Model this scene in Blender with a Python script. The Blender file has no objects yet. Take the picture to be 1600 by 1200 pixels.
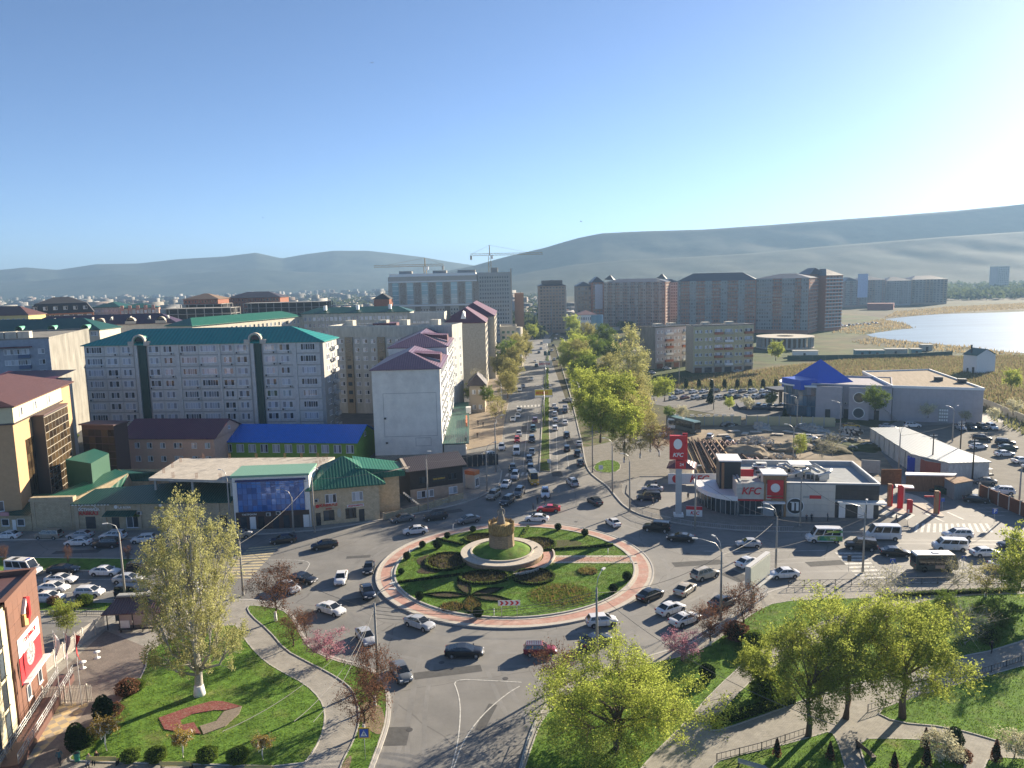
import bpy,bmesh,math,random
import numpy as np
from mathutils import Vector,Matrix,Euler
rnd=random.Random(7)
D=bpy.data
C=bpy.context.scene.collection
sc=bpy.context.scene
R=math.radians
# ------------------------------------------------------------------ camera, sky, sun, exposure
H=46.0
FPX,PITCH,ROLL=1190.0,0.1375,-0.0225
_w=Vector((0,math.cos(PITCH),-math.sin(PITCH)))
_u0=Vector((0,math.sin(PITCH),math.cos(PITCH)))
_r=Vector((1,0,0))*math.cos(ROLL)+_u0*math.sin(ROLL)
_u=_u0*math.cos(ROLL)-Vector((1,0,0))*math.sin(ROLL)
cam=D.cameras.new('camera'); camo=D.objects.new('camera',cam); C.objects.link(camo)
cam.lens=36.0*FPX/1600.0; cam.sensor_width=36.0
cam.clip_start=0.5; cam.clip_end=40000
m=Matrix(((_r.x,_u.x,-_w.x,0),(_r.y,_u.y,-_w.y,0),(_r.z,_u.z,-_w.z,H),(0,0,0,1)))
camo.matrix_world=m
sc.camera=camo
SUN_AZ,SUN_EL=44.0,17.5
HAZE_D=1.8e-4
sdir=Vector((math.cos(R(SUN_AZ))*math.cos(R(SUN_EL)),math.sin(R(SUN_AZ))*math.cos(R(SUN_EL)),math.sin(R(SUN_EL))))
world=D.worlds.new("World"); sc.world=world; world.use_nodes=True
wn=world.node_tree
for n in list(wn.nodes):wn.nodes.remove(n)
sky=wn.nodes.new('ShaderNodeTexSky'); sky.sky_type='NISHITA'; sky.sun_disc=False
sky.sun_elevation=R(SUN_EL); sky.sun_rotation=R(90-SUN_AZ)
sky.air_density=0.5; sky.dust_density=0.2; sky.ozone_density=3.0; sky.altitude=0
bg=wn.nodes.new('ShaderNodeBackground'); bg.inputs[1].default_value=0.056
wo=wn.nodes.new('ShaderNodeOutputWorld')
wn.links.new(sky.outputs[0],bg.inputs[0]); wn.links.new(bg.outputs[0],wo.inputs[0])
sl=D.lights.new('sun','SUN'); sl.energy=5.0; sl.angle=R(0.5); sl.color=(1.0,0.86,0.66)
so=D.objects.new('sun',sl); C.objects.link(so)
so.rotation_euler=(-sdir).to_track_quat('-Z','Y').to_euler(); so.location=sdir*300
vs=sc.view_settings
vs.view_transform='Standard'; vs.look='None'; vs.gamma=1.0; vs.use_curve_mapping=False
vs.exposure=1.85
sc.display_settings.display_device='sRGB'
sc.cycles.max_bounces=6; sc.cycles.diffuse_bounces=4; sc.cycles.glossy_bounces=2
sc.cycles.transmission_bounces=3; sc.cycles.transparent_max_bounces=6; sc.cycles.volume_bounces=0
sc.cycles.caustics_reflective=False; sc.cycles.caustics_refractive=False
# ------------------------------------------------------------------ surveying helpers: a sight line from the camera's window to the ground
def ray(x,y):return _r*((x-800)/FPX)+_u*((600-y)/FPX)+_w
def G(x,y,z=0.0):
 d=ray(x,y); t=(z-H)/d.z
 return Vector((d.x*t,d.y*t,z))
def W(x,y,Y):
 d=ray(x,y); t=Y/d.y
 return Vector((d.x*t,Y,H+d.z*t))
def hit(A,B,x,y):
 """sight line meets the facade A-B: distance along it and height"""
 d=ray(x,y); e=(B-A).normalized(); det=d.x*-e.y+d.y*e.x
 t=(A.x*-e.y+A.y*e.x)/det; P=d*t
 return(P.x-A.x)*e.x+(P.y-A.y)*e.y,H+P.z
# ------------------------------------------------------------------ materials
_M={}
def mat(name,col=(.5,.5,.5),rough=.8,var=.12,scale=3.0,bump=0.0,bscale=None,metal=0.0,spec=None,col2=None,fac2=None,coat=0,objcol=False,rand=0.0,island=0.0,stretch=None):
 if name in _M:return _M[name]
 mt=D.materials.new(name); mt.use_nodes=True; nt=mt.node_tree; N=nt.nodes; L=nt.links
 b=N['Principled BSDF']; b.inputs['Roughness'].default_value=rough; b.inputs['Metallic'].default_value=metal
 if spec is None and rough>=.85:spec=.08
 if spec is not None:b.inputs['Specular IOR Level'].default_value=spec
 if coat:b.inputs['Coat Weight'].default_value=coat; b.inputs['Coat Roughness'].default_value=.06
 tc=N.new('ShaderNodeTexCoord')
 vec=tc.outputs['Object']
 if stretch:
  mp=N.new('ShaderNodeMapping'); mp.inputs['Scale'].default_value=stretch; L.new(vec,mp.inputs[0]); vec=mp.outputs[0]
 nz=N.new('ShaderNodeTexNoise'); nz.inputs['Scale'].default_value=scale; nz.inputs['Detail'].default_value=5; nz.inputs['Roughness'].default_value=.6
 L.new(vec,nz.inputs['Vector'])
 if objcol:
  oi=N.new('ShaderNodeObjectInfo'); base=oi.outputs['Color']
 else:
  rgb=N.new('ShaderNodeRGB'); rgb.outputs[0].default_value=(*col,1); base=rgb.outputs[0]
 if col2 is not None:
  rr=N.new('ShaderNodeValToRGB'); f=fac2 or(.42,.58)
  rr.color_ramp.elements[0].position=f[0]; rr.color_ramp.elements[1].position=f[1]
  L.new(nz.outputs[0],rr.inputs[0])
  mx=N.new('ShaderNodeMix'); mx.data_type='RGBA'; L.new(rr.outputs[0],mx.inputs[0]); L.new(base,mx.inputs[6]); mx.inputs[7].default_value=(*col2,1)
  base=mx.outputs[2]
 hsv=N.new('ShaderNodeHueSaturation'); L.new(base,hsv.inputs['Color'])
 n2=N.new('ShaderNodeTexNoise'); n2.inputs['Scale'].default_value=scale*2.7; n2.inputs['Detail'].default_value=6; n2.inputs['Roughness'].default_value=.7
 L.new(vec,n2.inputs['Vector'])
 mr=N.new('ShaderNodeMapRange'); mr.inputs[1].default_value=.25; mr.inputs[2].default_value=.75
 mr.inputs[3].default_value=1-var*1.6; mr.inputs[4].default_value=1+var*1.6; L.new(n2.outputs[0],mr.inputs[0])
 val=mr.outputs[0]
 def addrand(sock,amt):
  nonlocal val
  m1=N.new('ShaderNodeMapRange'); m1.inputs[3].default_value=1-amt; m1.inputs[4].default_value=1+amt; L.new(sock,m1.inputs[0])
  mm=N.new('ShaderNodeMath'); mm.operation='MULTIPLY'; L.new(val,mm.inputs[0]); L.new(m1.outputs[0],mm.inputs[1]); val=mm.outputs[0]
 if rand:
  o2=N.new('ShaderNodeObjectInfo'); addrand(o2.outputs['Random'],rand)
 if island:
  g2=N.new('ShaderNodeNewGeometry'); addrand(g2.outputs['Random Per Island'],island)
 L.new(val,hsv.inputs['Value'])
 L.new(hsv.outputs[0],b.inputs['Base Color'])
 if bump:
  bp=N.new('ShaderNodeBump'); bp.inputs['Strength'].default_value=bump; bp.inputs['Distance'].default_value=.05
  n3=N.new('ShaderNodeTexNoise'); n3.inputs['Scale'].default_value=bscale or scale*6; n3.inputs['Detail'].default_value=4
  L.new(vec,n3.inputs['Vector']); L.new(n3.outputs[0],bp.inputs['Height']); L.new(bp.outputs[0],b.inputs['Normal'])
 _M[name]=mt; mt['_b']=1
 return mt
def leafmat(name,col,col2,trans=.45,isl=.45):
 if name in _M:return _M[name]
 mt=D.materials.new(name); mt.use_nodes=True; nt=mt.node_tree; N=nt.nodes; L=nt.links
 for n in list(N):N.remove(n)
 out=N.new('ShaderNodeOutputMaterial'); g=N.new('ShaderNodeNewGeometry'); oi=N.new('ShaderNodeObjectInfo')
 tc=N.new('ShaderNodeTexCoord'); nz=N.new('ShaderNodeTexNoise'); nz.inputs['Scale'].default_value=.8; L.new(tc.outputs['Object'],nz.inputs[0])
 ad=N.new('ShaderNodeMath'); ad.operation='MULTIPLY_ADD'; L.new(nz.outputs[0],ad.inputs[0]); ad.inputs[1].default_value=1.6;
 sb=N.new('ShaderNodeMath'); sb.operation='MULTIPLY_ADD'; L.new(g.outputs['Random Per Island'],sb.inputs[0]); sb.inputs[1].default_value=.7; sb.inputs[2].default_value=-.65
 L.new(sb.outputs[0],ad.inputs[2])
 mx=N.new('ShaderNodeMix'); mx.data_type='RGBA'; L.new(ad.outputs[0],mx.inputs[0]); mx.inputs[6].default_value=(*col,1); mx.inputs[7].default_value=(*col2,1)
 hs=N.new('ShaderNodeHueSaturation'); L.new(mx.outputs[2],hs.inputs['Color'])
 mr=N.new('ShaderNodeMapRange'); mr.inputs[3].default_value=1-isl*.5; mr.inputs[4].default_value=1+isl*.5; L.new(oi.outputs['Random'],mr.inputs[0]); L.new(mr.outputs[0],hs.inputs['Value'])
 df=N.new('ShaderNodeBsdfDiffuse'); tr=N.new('ShaderNodeBsdfTranslucent'); ms=N.new('ShaderNodeMixShader'); ms.inputs[0].default_value=trans
 L.new(hs.outputs[0],df.inputs[0]); L.new(hs.outputs[0],tr.inputs[0]); L.new(df.outputs[0],ms.inputs[1]); L.new(tr.outputs[0],ms.inputs[2]); L.new(ms.outputs[0],out.inputs[0])
 _M[name]=mt
 return mt
def roofmat(name,col,spacing=.5,rough=.45,axis=0,metal=0.0,var=.1):
 """sheet-metal roof: fine standing ribs in relief, light on them also put into the colour"""
 if name in _M:return _M[name]
 mt=mat(name,col,rough,var,.35,metal=metal); nt=mt.node_tree; N=nt.nodes; L=nt.links
 tc=N.new('ShaderNodeTexCoord'); wv=N.new('ShaderNodeTexWave'); wv.wave_type='BANDS'; wv.bands_direction='XYZ'[axis]
 wv.inputs['Scale'].default_value=.3142/spacing; L.new(tc.outputs['Object'],wv.inputs[0])
 bp=N.new('ShaderNodeBump'); bp.inputs['Strength'].default_value=.7; bp.inputs['Distance'].default_value=.06
 L.new(wv.outputs[1],bp.inputs['Height']); L.new(bp.outputs[0],N['Principled BSDF'].inputs['Normal'])
 hs=[n for n in N if n.type=='HUE_SAT'][0]; mr=N.new('ShaderNodeMapRange'); mr.inputs[3].default_value=1.06; mr.inputs[4].default_value=.84; L.new(wv.outputs[1],mr.inputs[0])  # bands also paint the ribs' light and shade into the sheet colour
 ml=N.new('ShaderNodeMath'); ml.operation='MULTIPLY'; L.new(hs.inputs['Value'].links[0].from_socket,ml.inputs[0]); L.new(mr.outputs[0],ml.inputs[1]); L.new(ml.outputs[0],hs.inputs['Value'])
 return mt
def glassmat(name,dark,light,frac=.45,rough=.08,spec=.6):
 """window glass with curtains behind: each pane or each window its own tone"""
 if name in _M:return _M[name]
 mt=D.materials.new(name); mt.use_nodes=True; nt=mt.node_tree; N=nt.nodes; L=nt.links
 b=N['Principled BSDF']; b.inputs['Roughness'].default_value=rough; b.inputs['Specular IOR Level'].default_value=spec
 oi=N.new('ShaderNodeObjectInfo'); g=N.new('ShaderNodeNewGeometry')
 a=N.new('ShaderNodeMath'); a.operation='ADD'; L.new(oi.outputs['Random'],a.inputs[0]); L.new(g.outputs['Random Per Island'],a.inputs[1])
 ml=N.new('ShaderNodeMath'); ml.operation='MULTIPLY'; L.new(a.outputs[0],ml.inputs[0]); ml.inputs[1].default_value=.5
 rr=N.new('ShaderNodeValToRGB'); rr.color_ramp.elements[0].position=max(0,.5-frac*.5); rr.color_ramp.elements[1].position=min(1,1.0-frac*.5)
 rr.color_ramp.elements[0].color=(*dark,1); rr.color_ramp.elements[1].color=(*light,1)
 L.new(ml.outputs[0],rr.inputs[0]); L.new(rr.outputs[0],b.inputs['Base Color'])
 _M[name]=mt
 return mt
def brickmat(name,c1,c2,mortar,scale=1.0,bw=.5,bh=.22,rough=.85,var=.15,grime=None):
 if name in _M:return _M[name]
 mt=mat(name,c1,rough,var,.5); nt=mt.node_tree; N=nt.nodes; L=nt.links
 hs=[n for n in N if n.type=='HUE_SAT'][0]
 tc=N.new('ShaderNodeTexCoord'); sp=N.new('ShaderNodeSeparateXYZ'); L.new(tc.outputs['Object'],sp.inputs[0])
 ad=N.new('ShaderNodeMath'); ad.operation='ADD'; L.new(sp.outputs[0],ad.inputs[0]); L.new(sp.outputs[1],ad.inputs[1])
 cb=N.new('ShaderNodeCombineXYZ'); L.new(ad.outputs[0],cb.inputs[0]); L.new(sp.outputs[2],cb.inputs[1])
 br=N.new('ShaderNodeTexBrick'); br.inputs['Scale'].default_value=scale; br.inputs['Brick Width'].default_value=bw; br.inputs['Row Height'].default_value=bh
 br.inputs['Mortar Size'].default_value=.02; br.inputs['Color1'].default_value=(*c1,1); br.inputs['Color2'].default_value=(*c2,1); br.inputs['Mortar'].default_value=(*mortar,1)
 L.new(cb.outputs[0],br.inputs[0])
 for l in list(hs.inputs['Color'].links):L.remove(l)
 L.new(br.outputs[0],hs.inputs['Color'])
 return mt
def pavemat(name,c1,c2,mortar,scale,bw=.5,bh=.25,check=None,rot=0.0):
 """ground paving seen from above; joints far below a pixel"""
 if name in _M:return _M[name]
 mt=mat(name,c1,.85,.14,.25,bump=.2,bscale=20); nt=mt.node_tree; N=nt.nodes; L=nt.links
 hs=[n for n in N if n.type=='HUE_SAT'][0]
 tc=N.new('ShaderNodeTexCoord'); mp=N.new('ShaderNodeMapping'); mp.inputs['Rotation'].default_value=(0,0,rot); L.new(tc.outputs['Object'],mp.inputs[0])
 br=N.new('ShaderNodeTexChecker' if check else 'ShaderNodeTexBrick'); br.inputs['Scale'].default_value=scale
 br.inputs['Color1'].default_value=(*c1,1); br.inputs['Color2'].default_value=(*c2,1)
 if not check:
  br.inputs['Brick Width'].default_value=bw; br.inputs['Row Height'].default_value=bh; br.inputs['Mortar Size'].default_value=.015; br.inputs['Mortar'].default_value=(*mortar,1)
 L.new(mp.outputs[0],br.inputs[0])
 for l in list(hs.inputs['Color'].links):L.remove(l)
 L.new(br.outputs[0],hs.inputs['Color'])
 return mt
# ------------------------------------------------------------------ mesh builder
class MB:
 def __init__(s):s.v=[]; s.f=[]; s.m=[]; s.sm=[]
 def poly(s,pts,mi=0,sm=False):
  b=len(s.v); s.v+=[tuple(p)for p in pts]; s.f.append(tuple(range(b,b+len(pts)))); s.m.append(mi); s.sm.append(sm)
 def box(s,x0,y0,z0,x1,y1,z1,mi=0,M=None):
  b=len(s.v)
  vs_=[(x0,y0,z0),(x1,y0,z0),(x1,y1,z0),(x0,y1,z0),(x0,y0,z1),(x1,y0,z1),(x1,y1,z1),(x0,y1,z1)]
  if M is not None:vs_=[tuple(M@Vector(q))for q in vs_]
  s.v+=vs_
  for q in((0,3,2,1),(4,5,6,7),(0,1,5,4),(1,2,6,5),(2,3,7,6),(3,0,4,7)):
   s.f.append(tuple(b+i for i in q)); s.m.append(mi); s.sm.append(False)
  return s
 def bar(s,p,q,w,h=None,mi=0,up=Vector((0,0,1))):
  p=Vector(p); q=Vector(q); h=h or w; d=(q-p); L_=d.length
  if L_<1e-6:return s
  d.normalize(); a=d.cross(up)
  if a.length<1e-3:a=Vector((1,0,0))
  a.normalize(); c=a.cross(d)
  b=len(s.v)
  for e in(p,q):
   for sx,sy in((-1,-1),(1,-1),(1,1),(-1,1)):s.v.append(tuple(e+a*(w/2*sx)+c*(h/2*sy)))
  for f in((3,2,1,0),(4,5,6,7),(0,1,5,4),(1,2,6,5),(2,3,7,6),(3,0,4,7)):
   s.f.append(tuple(b+i for i in f)); s.m.append(mi); s.sm.append(False)
  return s
 def tube(s,pts,rad,n=6,mi=0,caps=True,sm=True):
  pts=[Vector(p)for p in pts]; b=len(s.v); k=len(pts)
  if not hasattr(rad,'__len__'):rad=[rad]*k
  for i,p in enumerate(pts):
   d=(pts[min(i+1,k-1)]-pts[max(i-1,0)]).normalized()
   a=d.cross(Vector((0,0,1))); a=Vector((1,0,0))if a.length<.05 else a.normalized(); c=a.cross(d)
   for j in range(n):
    t=2*math.pi*j/n; s.v.append(tuple(p+(a*math.cos(t)+c*math.sin(t))*rad[i]))
  for i in range(k-1):
   for j in range(n):
    j2=(j+1)%n; s.f.append((b+i*n+j,b+i*n+j2,b+(i+1)*n+j2,b+(i+1)*n+j)); s.m.append(mi); s.sm.append(sm)
  if caps:
   s.f.append(tuple(b+j for j in range(n))[::-1]); s.m.append(mi); s.sm.append(False)
   s.f.append(tuple(b+(k-1)*n+j for j in range(n))); s.m.append(mi); s.sm.append(False)
  return s
 def prism(s,poly,z0,z1,mi=0,side=None,bottom=False):
  n=len(poly); b=len(s.v)
  ar=sum(poly[i][0]*poly[(i+1)%n][1]-poly[(i+1)%n][0]*poly[i][1]for i in range(n))
  if ar<0:poly=poly[::-1]
  zz0=z0 if callable(z0)else(lambda p:z0); zz1=z1 if callable(z1)else(lambda p:z1)
  for p in poly:s.v.append((p[0],p[1],zz0(p)))
  for p in poly:s.v.append((p[0],p[1],zz1(p)))
  s.f.append(tuple(b+n+i for i in range(n))); s.m.append(mi); s.sm.append(False)
  for i in range(n):
   j=(i+1)%n; s.f.append((b+i,b+j,b+n+j,b+n+i)); s.m.append(mi if side is None else side); s.sm.append(False)
  if bottom:s.f.append(tuple(b+i for i in range(n))[::-1]); s.m.append(mi); s.sm.append(False)
  return s
 def lathe(s,prof,n=16,mi=0,c=(0,0),sm=True,cap=True):
  b=len(s.v); k=len(prof)
  for r_,z in prof:
   for j in range(n):
    t=2*math.pi*j/n; s.v.append((c[0]+r_*math.cos(t),c[1]+r_*math.sin(t),z))
  for i in range(k-1):
   for j in range(n):
    j2=(j+1)%n; s.f.append((b+i*n+j,b+i*n+j2,b+(i+1)*n+j2,b+(i+1)*n+j)); s.m.append(mi); s.sm.append(sm)
  if cap:s.f.append(tuple(b+(k-1)*n+j for j in range(n))); s.m.append(mi); s.sm.append(False)
  return s
 def mesh(s,name,mats):
  me=D.meshes.new(name); me.from_pydata(s.v,[],s.f)
  if not isinstance(mats,(list,tuple)):mats=[mats]
  for q in mats:me.materials.append(q)
  if len(mats)>1:me.polygons.foreach_set('material_index',s.m)
  me.polygons.foreach_set('use_smooth',s.sm); me.update()
  return me
 def build(s,name,mats,parent=None,loc=None,rz=0):
  return link(name,s.mesh(name,mats),parent,loc,rz)
def link(name,me,parent=None,loc=None,rz=0):
 o=D.objects.new(name,me); C.objects.link(o)
 if parent is not None:o.parent=parent
 if loc is not None:o.location=loc
 if rz:o.rotation_euler=(0,0,rz)
 return o
def tag(o,label=None,cat=None,group=None,kind=None):
 if label:o['label']=label
 if cat:o['category']=cat
 if group:o['group']=group
 if kind:o['kind']=kind
 return o
def empty(name,loc,rz=0,label=None,cat=None,group=None):
 o=D.objects.new(name,None); C.objects.link(o); o.location=loc; o.rotation_euler=(0,0,rz); o.empty_display_size=.5
 return tag(o,label,cat,group)
def struct(name,mb,mats):return tag(mb.build(name,mats),kind='structure')
def copy_tree(o,parent=None,top=True):
 c=o.copy(); C.objects.link(c); c.parent=parent
 for ch in KIDS.get(o.name,[])or list(o.children):copy_tree(ch,c,False)
 return c
KIDS={}
ORD='first second third fourth fifth sixth seventh eighth ninth tenth eleventh twelfth thirteenth fourteenth fifteenth sixteenth seventeenth eighteenth nineteenth twentieth twenty-first twenty-second twenty-third twenty-fourth'.split()
def text(name,body,size,m_,parent,loc,rot,bold=.0,shear=0.0,ext=.03,sx=1.0,align='CENTER'):
 cu=D.curves.new('t','FONT'); cu.body=body; cu.size=size; cu.offset=bold; cu.shear=shear; cu.extrude=ext; cu.align_x=align; cu.align_y='CENTER'; cu.resolution_u=3
 t=D.objects.new('t',cu); C.objects.link(t)
 me=D.meshes.new_from_object(t); D.objects.remove(t)
 me.materials.clear(); me.materials.append(m_)
 for p in me.polygons:p.material_index=0
 o=link(name,me,parent); o.location=loc; o.rotation_euler=rot; o.scale=(sx,1,1)
 return o
concrete=mat('concrete',(.36,.36,.34),.9,.12,.6,bump=.15)
white=mat('white_paint',(.75,.75,.73),.6,.05,1)
darkm=mat('dark_metal',(.03,.032,.036),.5,.1,2)
steel=mat('galvanised_steel',(.42,.43,.44),.45,.08,2,metal=.6)
rust=mat('rusty_sheet',(.17,.075,.04),.8,.3,1.2)
winglass=glassmat('curtained_glass',(.02,.026,.035),(.50,.54,.60),.55)
darkglass=glassmat('dark_glass',(.012,.016,.02),(.06,.08,.10),.5)
pvc=mat('white_window_frame',(.72,.73,.74),.5,.03,2)
# ------------------------------------------------------------------ terrain
def px(pts,z=0.0):return[tuple(G(x,y,z)[:2])for x,y in pts]
def smooth(pts,k=2):
 for _ in range(k):
  o=[]
  n=len(pts)
  for i in range(n):
   a=pts[i]; b=pts[(i+1)%n]
   o.append((a[0]*.75+b[0]*.25,a[1]*.75+b[1]*.25)); o.append((a[0]*.25+b[0]*.75,a[1]*.25+b[1]*.75))
  pts=o
 return pts
def sheet(name,pts,z,mt,kind='structure'):
 mb=MB(); n=len(pts)
 if sum(pts[i][0]*pts[(i+1)%n][1]-pts[(i+1)%n][0]*pts[i][1]for i in range(n))<0:pts=pts[::-1]
 mb.poly([(p[0],p[1],z)for p in pts]); o=mb.build(name,mt)
 bm=bmesh.new(); bm.from_mesh(o.data); bmesh.ops.triangulate(bm,faces=bm.faces[:]); bm.to_mesh(o.data); bm.free()
 return tag(o,kind=kind)
def slab(name,pts,z0,z1,mt,kerbm=None,kw=.22):
 mb=MB(); mb.prism([(p[0],p[1])for p in pts],z0,z1,0,1 if kerbm else None)
 o=mb.build(name,[mt,kerbm]if kerbm else mt)
 bm=bmesh.new(); bm.from_mesh(o.data); bmesh.ops.triangulate(bm,faces=[f for f in bm.faces if len(f.verts)>4]); bm.to_mesh(o.data); bm.free()
 return tag(o,kind='structure')
def ribbon(mb,pts,w,z0,z1,mi=0,closed=False):
 """a low kerb of width w along a line"""
 n=len(pts); P=[Vector((p[0],p[1],0))for p in pts]; Lf=[]; Rt=[]
 for i in range(n):
  a=P[(i-1)%n]if(closed or i>0)else P[i]; b=P[(i+1)%n]if(closed or i<n-1)else P[i]
  d=(b-a).normalized(); nn=Vector((-d.y,d.x,0))*(w/2); Lf.append(P[i]+nn); Rt.append(P[i]-nn)
 rng=range(n)if closed else range(n-1)
 for i in rng:
  j=(i+1)%n
  l0,l1,r0,r1=Lf[i],Lf[j],Rt[i],Rt[j]
  mb.poly([(r0.x,r0.y,z1),(r1.x,r1.y,z1),(l1.x,l1.y,z1),(l0.x,l0.y,z1)],mi)
  if z1-z0>.001:
   mb.poly([(r0.x,r0.y,z0),(r1.x,r1.y,z0),(r1.x,r1.y,z1),(r0.x,r0.y,z1)],mi)
   mb.poly([(l1.x,l1.y,z0),(l0.x,l0.y,z0),(l0.x,l0.y,z1),(l1.x,l1.y,z1)],mi)
def openline(pts,k=2):
 for _ in range(k):
  o=[pts[0]]
  for i in range(len(pts)-1):
   a=pts[i]; b=pts[i+1]
   o.append((a[0]*.75+b[0]*.25,a[1]*.75+b[1]*.25)); o.append((a[0]*.25+b[0]*.75,a[1]*.25+b[1]*.75))
  o.append(pts[-1]); pts=o
 return pts
earth=mat('dry_earth',(.12,.10,.07),.95,.25,.02,bump=.4,bscale=.6,col2=(.075,.085,.035),fac2=(.4,.6))
asph=mat('asphalt',(.205,.198,.184),.82,.13,.09,bump=.25,bscale=9,col2=(.160,.156,.148),fac2=(.35,.65))
def crackify(mt,sc_,col=.55,w=.012):
 nt=mt.node_tree; N=nt.nodes; L=nt.links; hs=[n for n in N if n.type=='HUE_SAT'][0]
 tc=N.new('ShaderNodeTexCoord'); nz=N.new('ShaderNodeTexNoise'); nz.inputs['Scale'].default_value=sc_*4; L.new(tc.outputs['Object'],nz.inputs[0])
 mx=N.new('ShaderNodeMix'); mx.data_type='RGBA'; mx.inputs[0].default_value=.02/sc_*.25
 vm=N.new('ShaderNodeVectorMath'); vm.operation='MULTIPLY_ADD'; L.new(nz.outputs['Color'],vm.inputs[0]); vm.inputs[1].default_value=(1.4,1.4,0); L.new(tc.outputs['Object'],vm.inputs[2])
 vo=N.new('ShaderNodeTexVoronoi'); vo.feature='DISTANCE_TO_EDGE'; vo.inputs['Scale'].default_value=sc_; L.new(vm.outputs[0],vo.inputs['Vector'])
 mr=N.new('ShaderNodeMapRange'); mr.inputs[1].default_value=0; mr.inputs[2].default_value=w; mr.inputs[3].default_value=col; mr.inputs[4].default_value=1; L.new(vo.outputs['Distance'],mr.inputs[0])
 src=hs.inputs['Value'].links[0].from_socket; ml=N.new('ShaderNodeMath'); ml.operation='MULTIPLY'; L.new(src,ml.inputs[0]); L.new(mr.outputs[0],ml.inputs[1]); L.new(ml.outputs[0],hs.inputs['Value'])
crackify(asph,.07,.62,.006)
lawn=mat('lawn',(.105,.19,.034),.95,.38,.28,bump=.9,bscale=5,col2=(.16,.17,.06),fac2=(.52,.74))
kerbm=mat('kerb_stone',(.44,.42,.385),.85,.1,1)
pave=pavemat('grey_pavers',(.33,.31,.275),(.28,.265,.24),(.19,.18,.165),2.0)
pave2=pavemat('pale_pavers',(.35,.33,.29),(.30,.285,.255),(.2,.19,.17),1.4)
pinkp=mat('pink_pavers',(.44,.26,.21),.85,.14,.6,col2=(.48,.36,.30),fac2=(.45,.7),bump=.1)
palek=mat('pale_stone',(.50,.45,.38),.85,.12,.8)
sand=mat('sandy_ground',(.30,.245,.175),.95,.3,.05,bump=.6,bscale=1.2,col2=(.17,.15,.12),fac2=(.42,.62))
dirt=mat('bare_soil',(.07,.05,.038),.95,.3,1.5,bump=.8,bscale=6)
linem=mat('road_marking',(.52,.51,.47),.8,.3,1.5,col2=(.2,.2,.19),fac2=(.5,.75))
yellow=mat('yellow_road_marking',(.50,.42,.25),.8,.3,1.5,col2=(.25,.23,.17),fac2=(.5,.75))
redm=mat('signal_red',(.55,.018,.022),.45,.04,1)
ground=MB(); ground.poly([(-9500,-400,-.06),(9500,-400,-.06),(9500,9500,-.06),(-9500,9500,-.06)])
struct('ground',ground,mat('plain',(.06,.07,.035),.95,.35,.004,col2=(.10,.085,.055),fac2=(.4,.6)))
sheet('field',px([(880,545),(960,520),(1010,515),(1180,545),(1290,560),(1400,560),(1600,560),(1700,560),(2100,900),(1500,700),(1100,720),(960,700),(905,640)]),-.03,earth)
meadow=mat('meadow',(.062,.085,.03),.95,.4,.02,bump=.5,bscale=.5,col2=(.115,.095,.05),fac2=(.45,.6))
sheet('meadow',px([(868,560),(905,517),(1000,500),(1100,506),(1330,488),(1420,505),(1320,530),(1400,545),(1600,570),(1640,640),(1360,600),(1200,606),(1000,612),(900,640)]),-.025,meadow)
sheet('road',[(-190,30),(150,30),(170,190),(200,250),(120,232),(95,205),(88,172),(60,168),(40,200),(38,262),(34,262),(20,262),(22,400),(26,560),(36,640),(60,690),(150,735),(146,750),(30,700),(-6,690),(0,560),(-3,400),(-6,262),(-30,255),(-50,190),(-190,190)],-.012,asph)
sheet('courtyard',[(-190,186),(-34,186),(-14,255),(-10,400),(-190,400)],-.02,mat('courtyard_asphalt',(.10,.10,.10),.9,.2,.1))
sheet('building_site_ground',px([(1030,668),(1060,660),(1160,657),(1330,661),(1362,668),(1372,700),(1400,738),(1380,745),(1330,742),(1290,735),(1060,740),(1010,745),(990,735)]),.02,sand)
def lake():
 pts=smooth(px([(1345,519),(1360,509),(1378,500),(1395,497),(1460,491),(1530,489),(1600,487),(1750,480),(1900,500),(2000,560),(1800,556),(1600,552),(1560,549),(1500,541),(1440,535),(1395,531),(1360,526)]),2)
 w=mat('lake_water',(.17,.235,.275),.32,.25,.008,bump=1.0,bscale=.18,spec=1.0,stretch=(.35,1.6,1))
 return sheet('lake',pts,.02,w)
lake()
reedland=mat('reed_bed_ground',(.13,.10,.055),.95,.35,.05,bump=.6,bscale=.8,col2=(.08,.09,.04),fac2=(.5,.65))
sheet('reed_bed_ground',px([(1010,606),(1030,598),(1100,590),(1180,580),(1230,573),(1340,561),(1600,556),(1640,600),(1600,655),(1545,640),(1480,590),(1300,590),(1240,606),(1010,612)]),.0,reedland)
spit=sheet('peninsula',smooth(px([(1300,520),(1345,505),(1380,499),(1410,504),(1432,513),(1400,515),(1350,523),(1330,530),(1300,535)])),.05,meadow)
sheet('far_shore',smooth(px([(1378,499),(1400,487),(1480,480),(1600,474),(1700,470),(1700,480),(1600,486),(1594,484),(1530,488),(1460,490)])),.04,reedland)
sheet('car_park',px([(1010,607),(1235,600),(1245,628),(1215,655),(1150,652),(1010,630)]),.03,mat('dusty_asphalt',(.185,.178,.165),.9,.15,.1))
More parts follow.
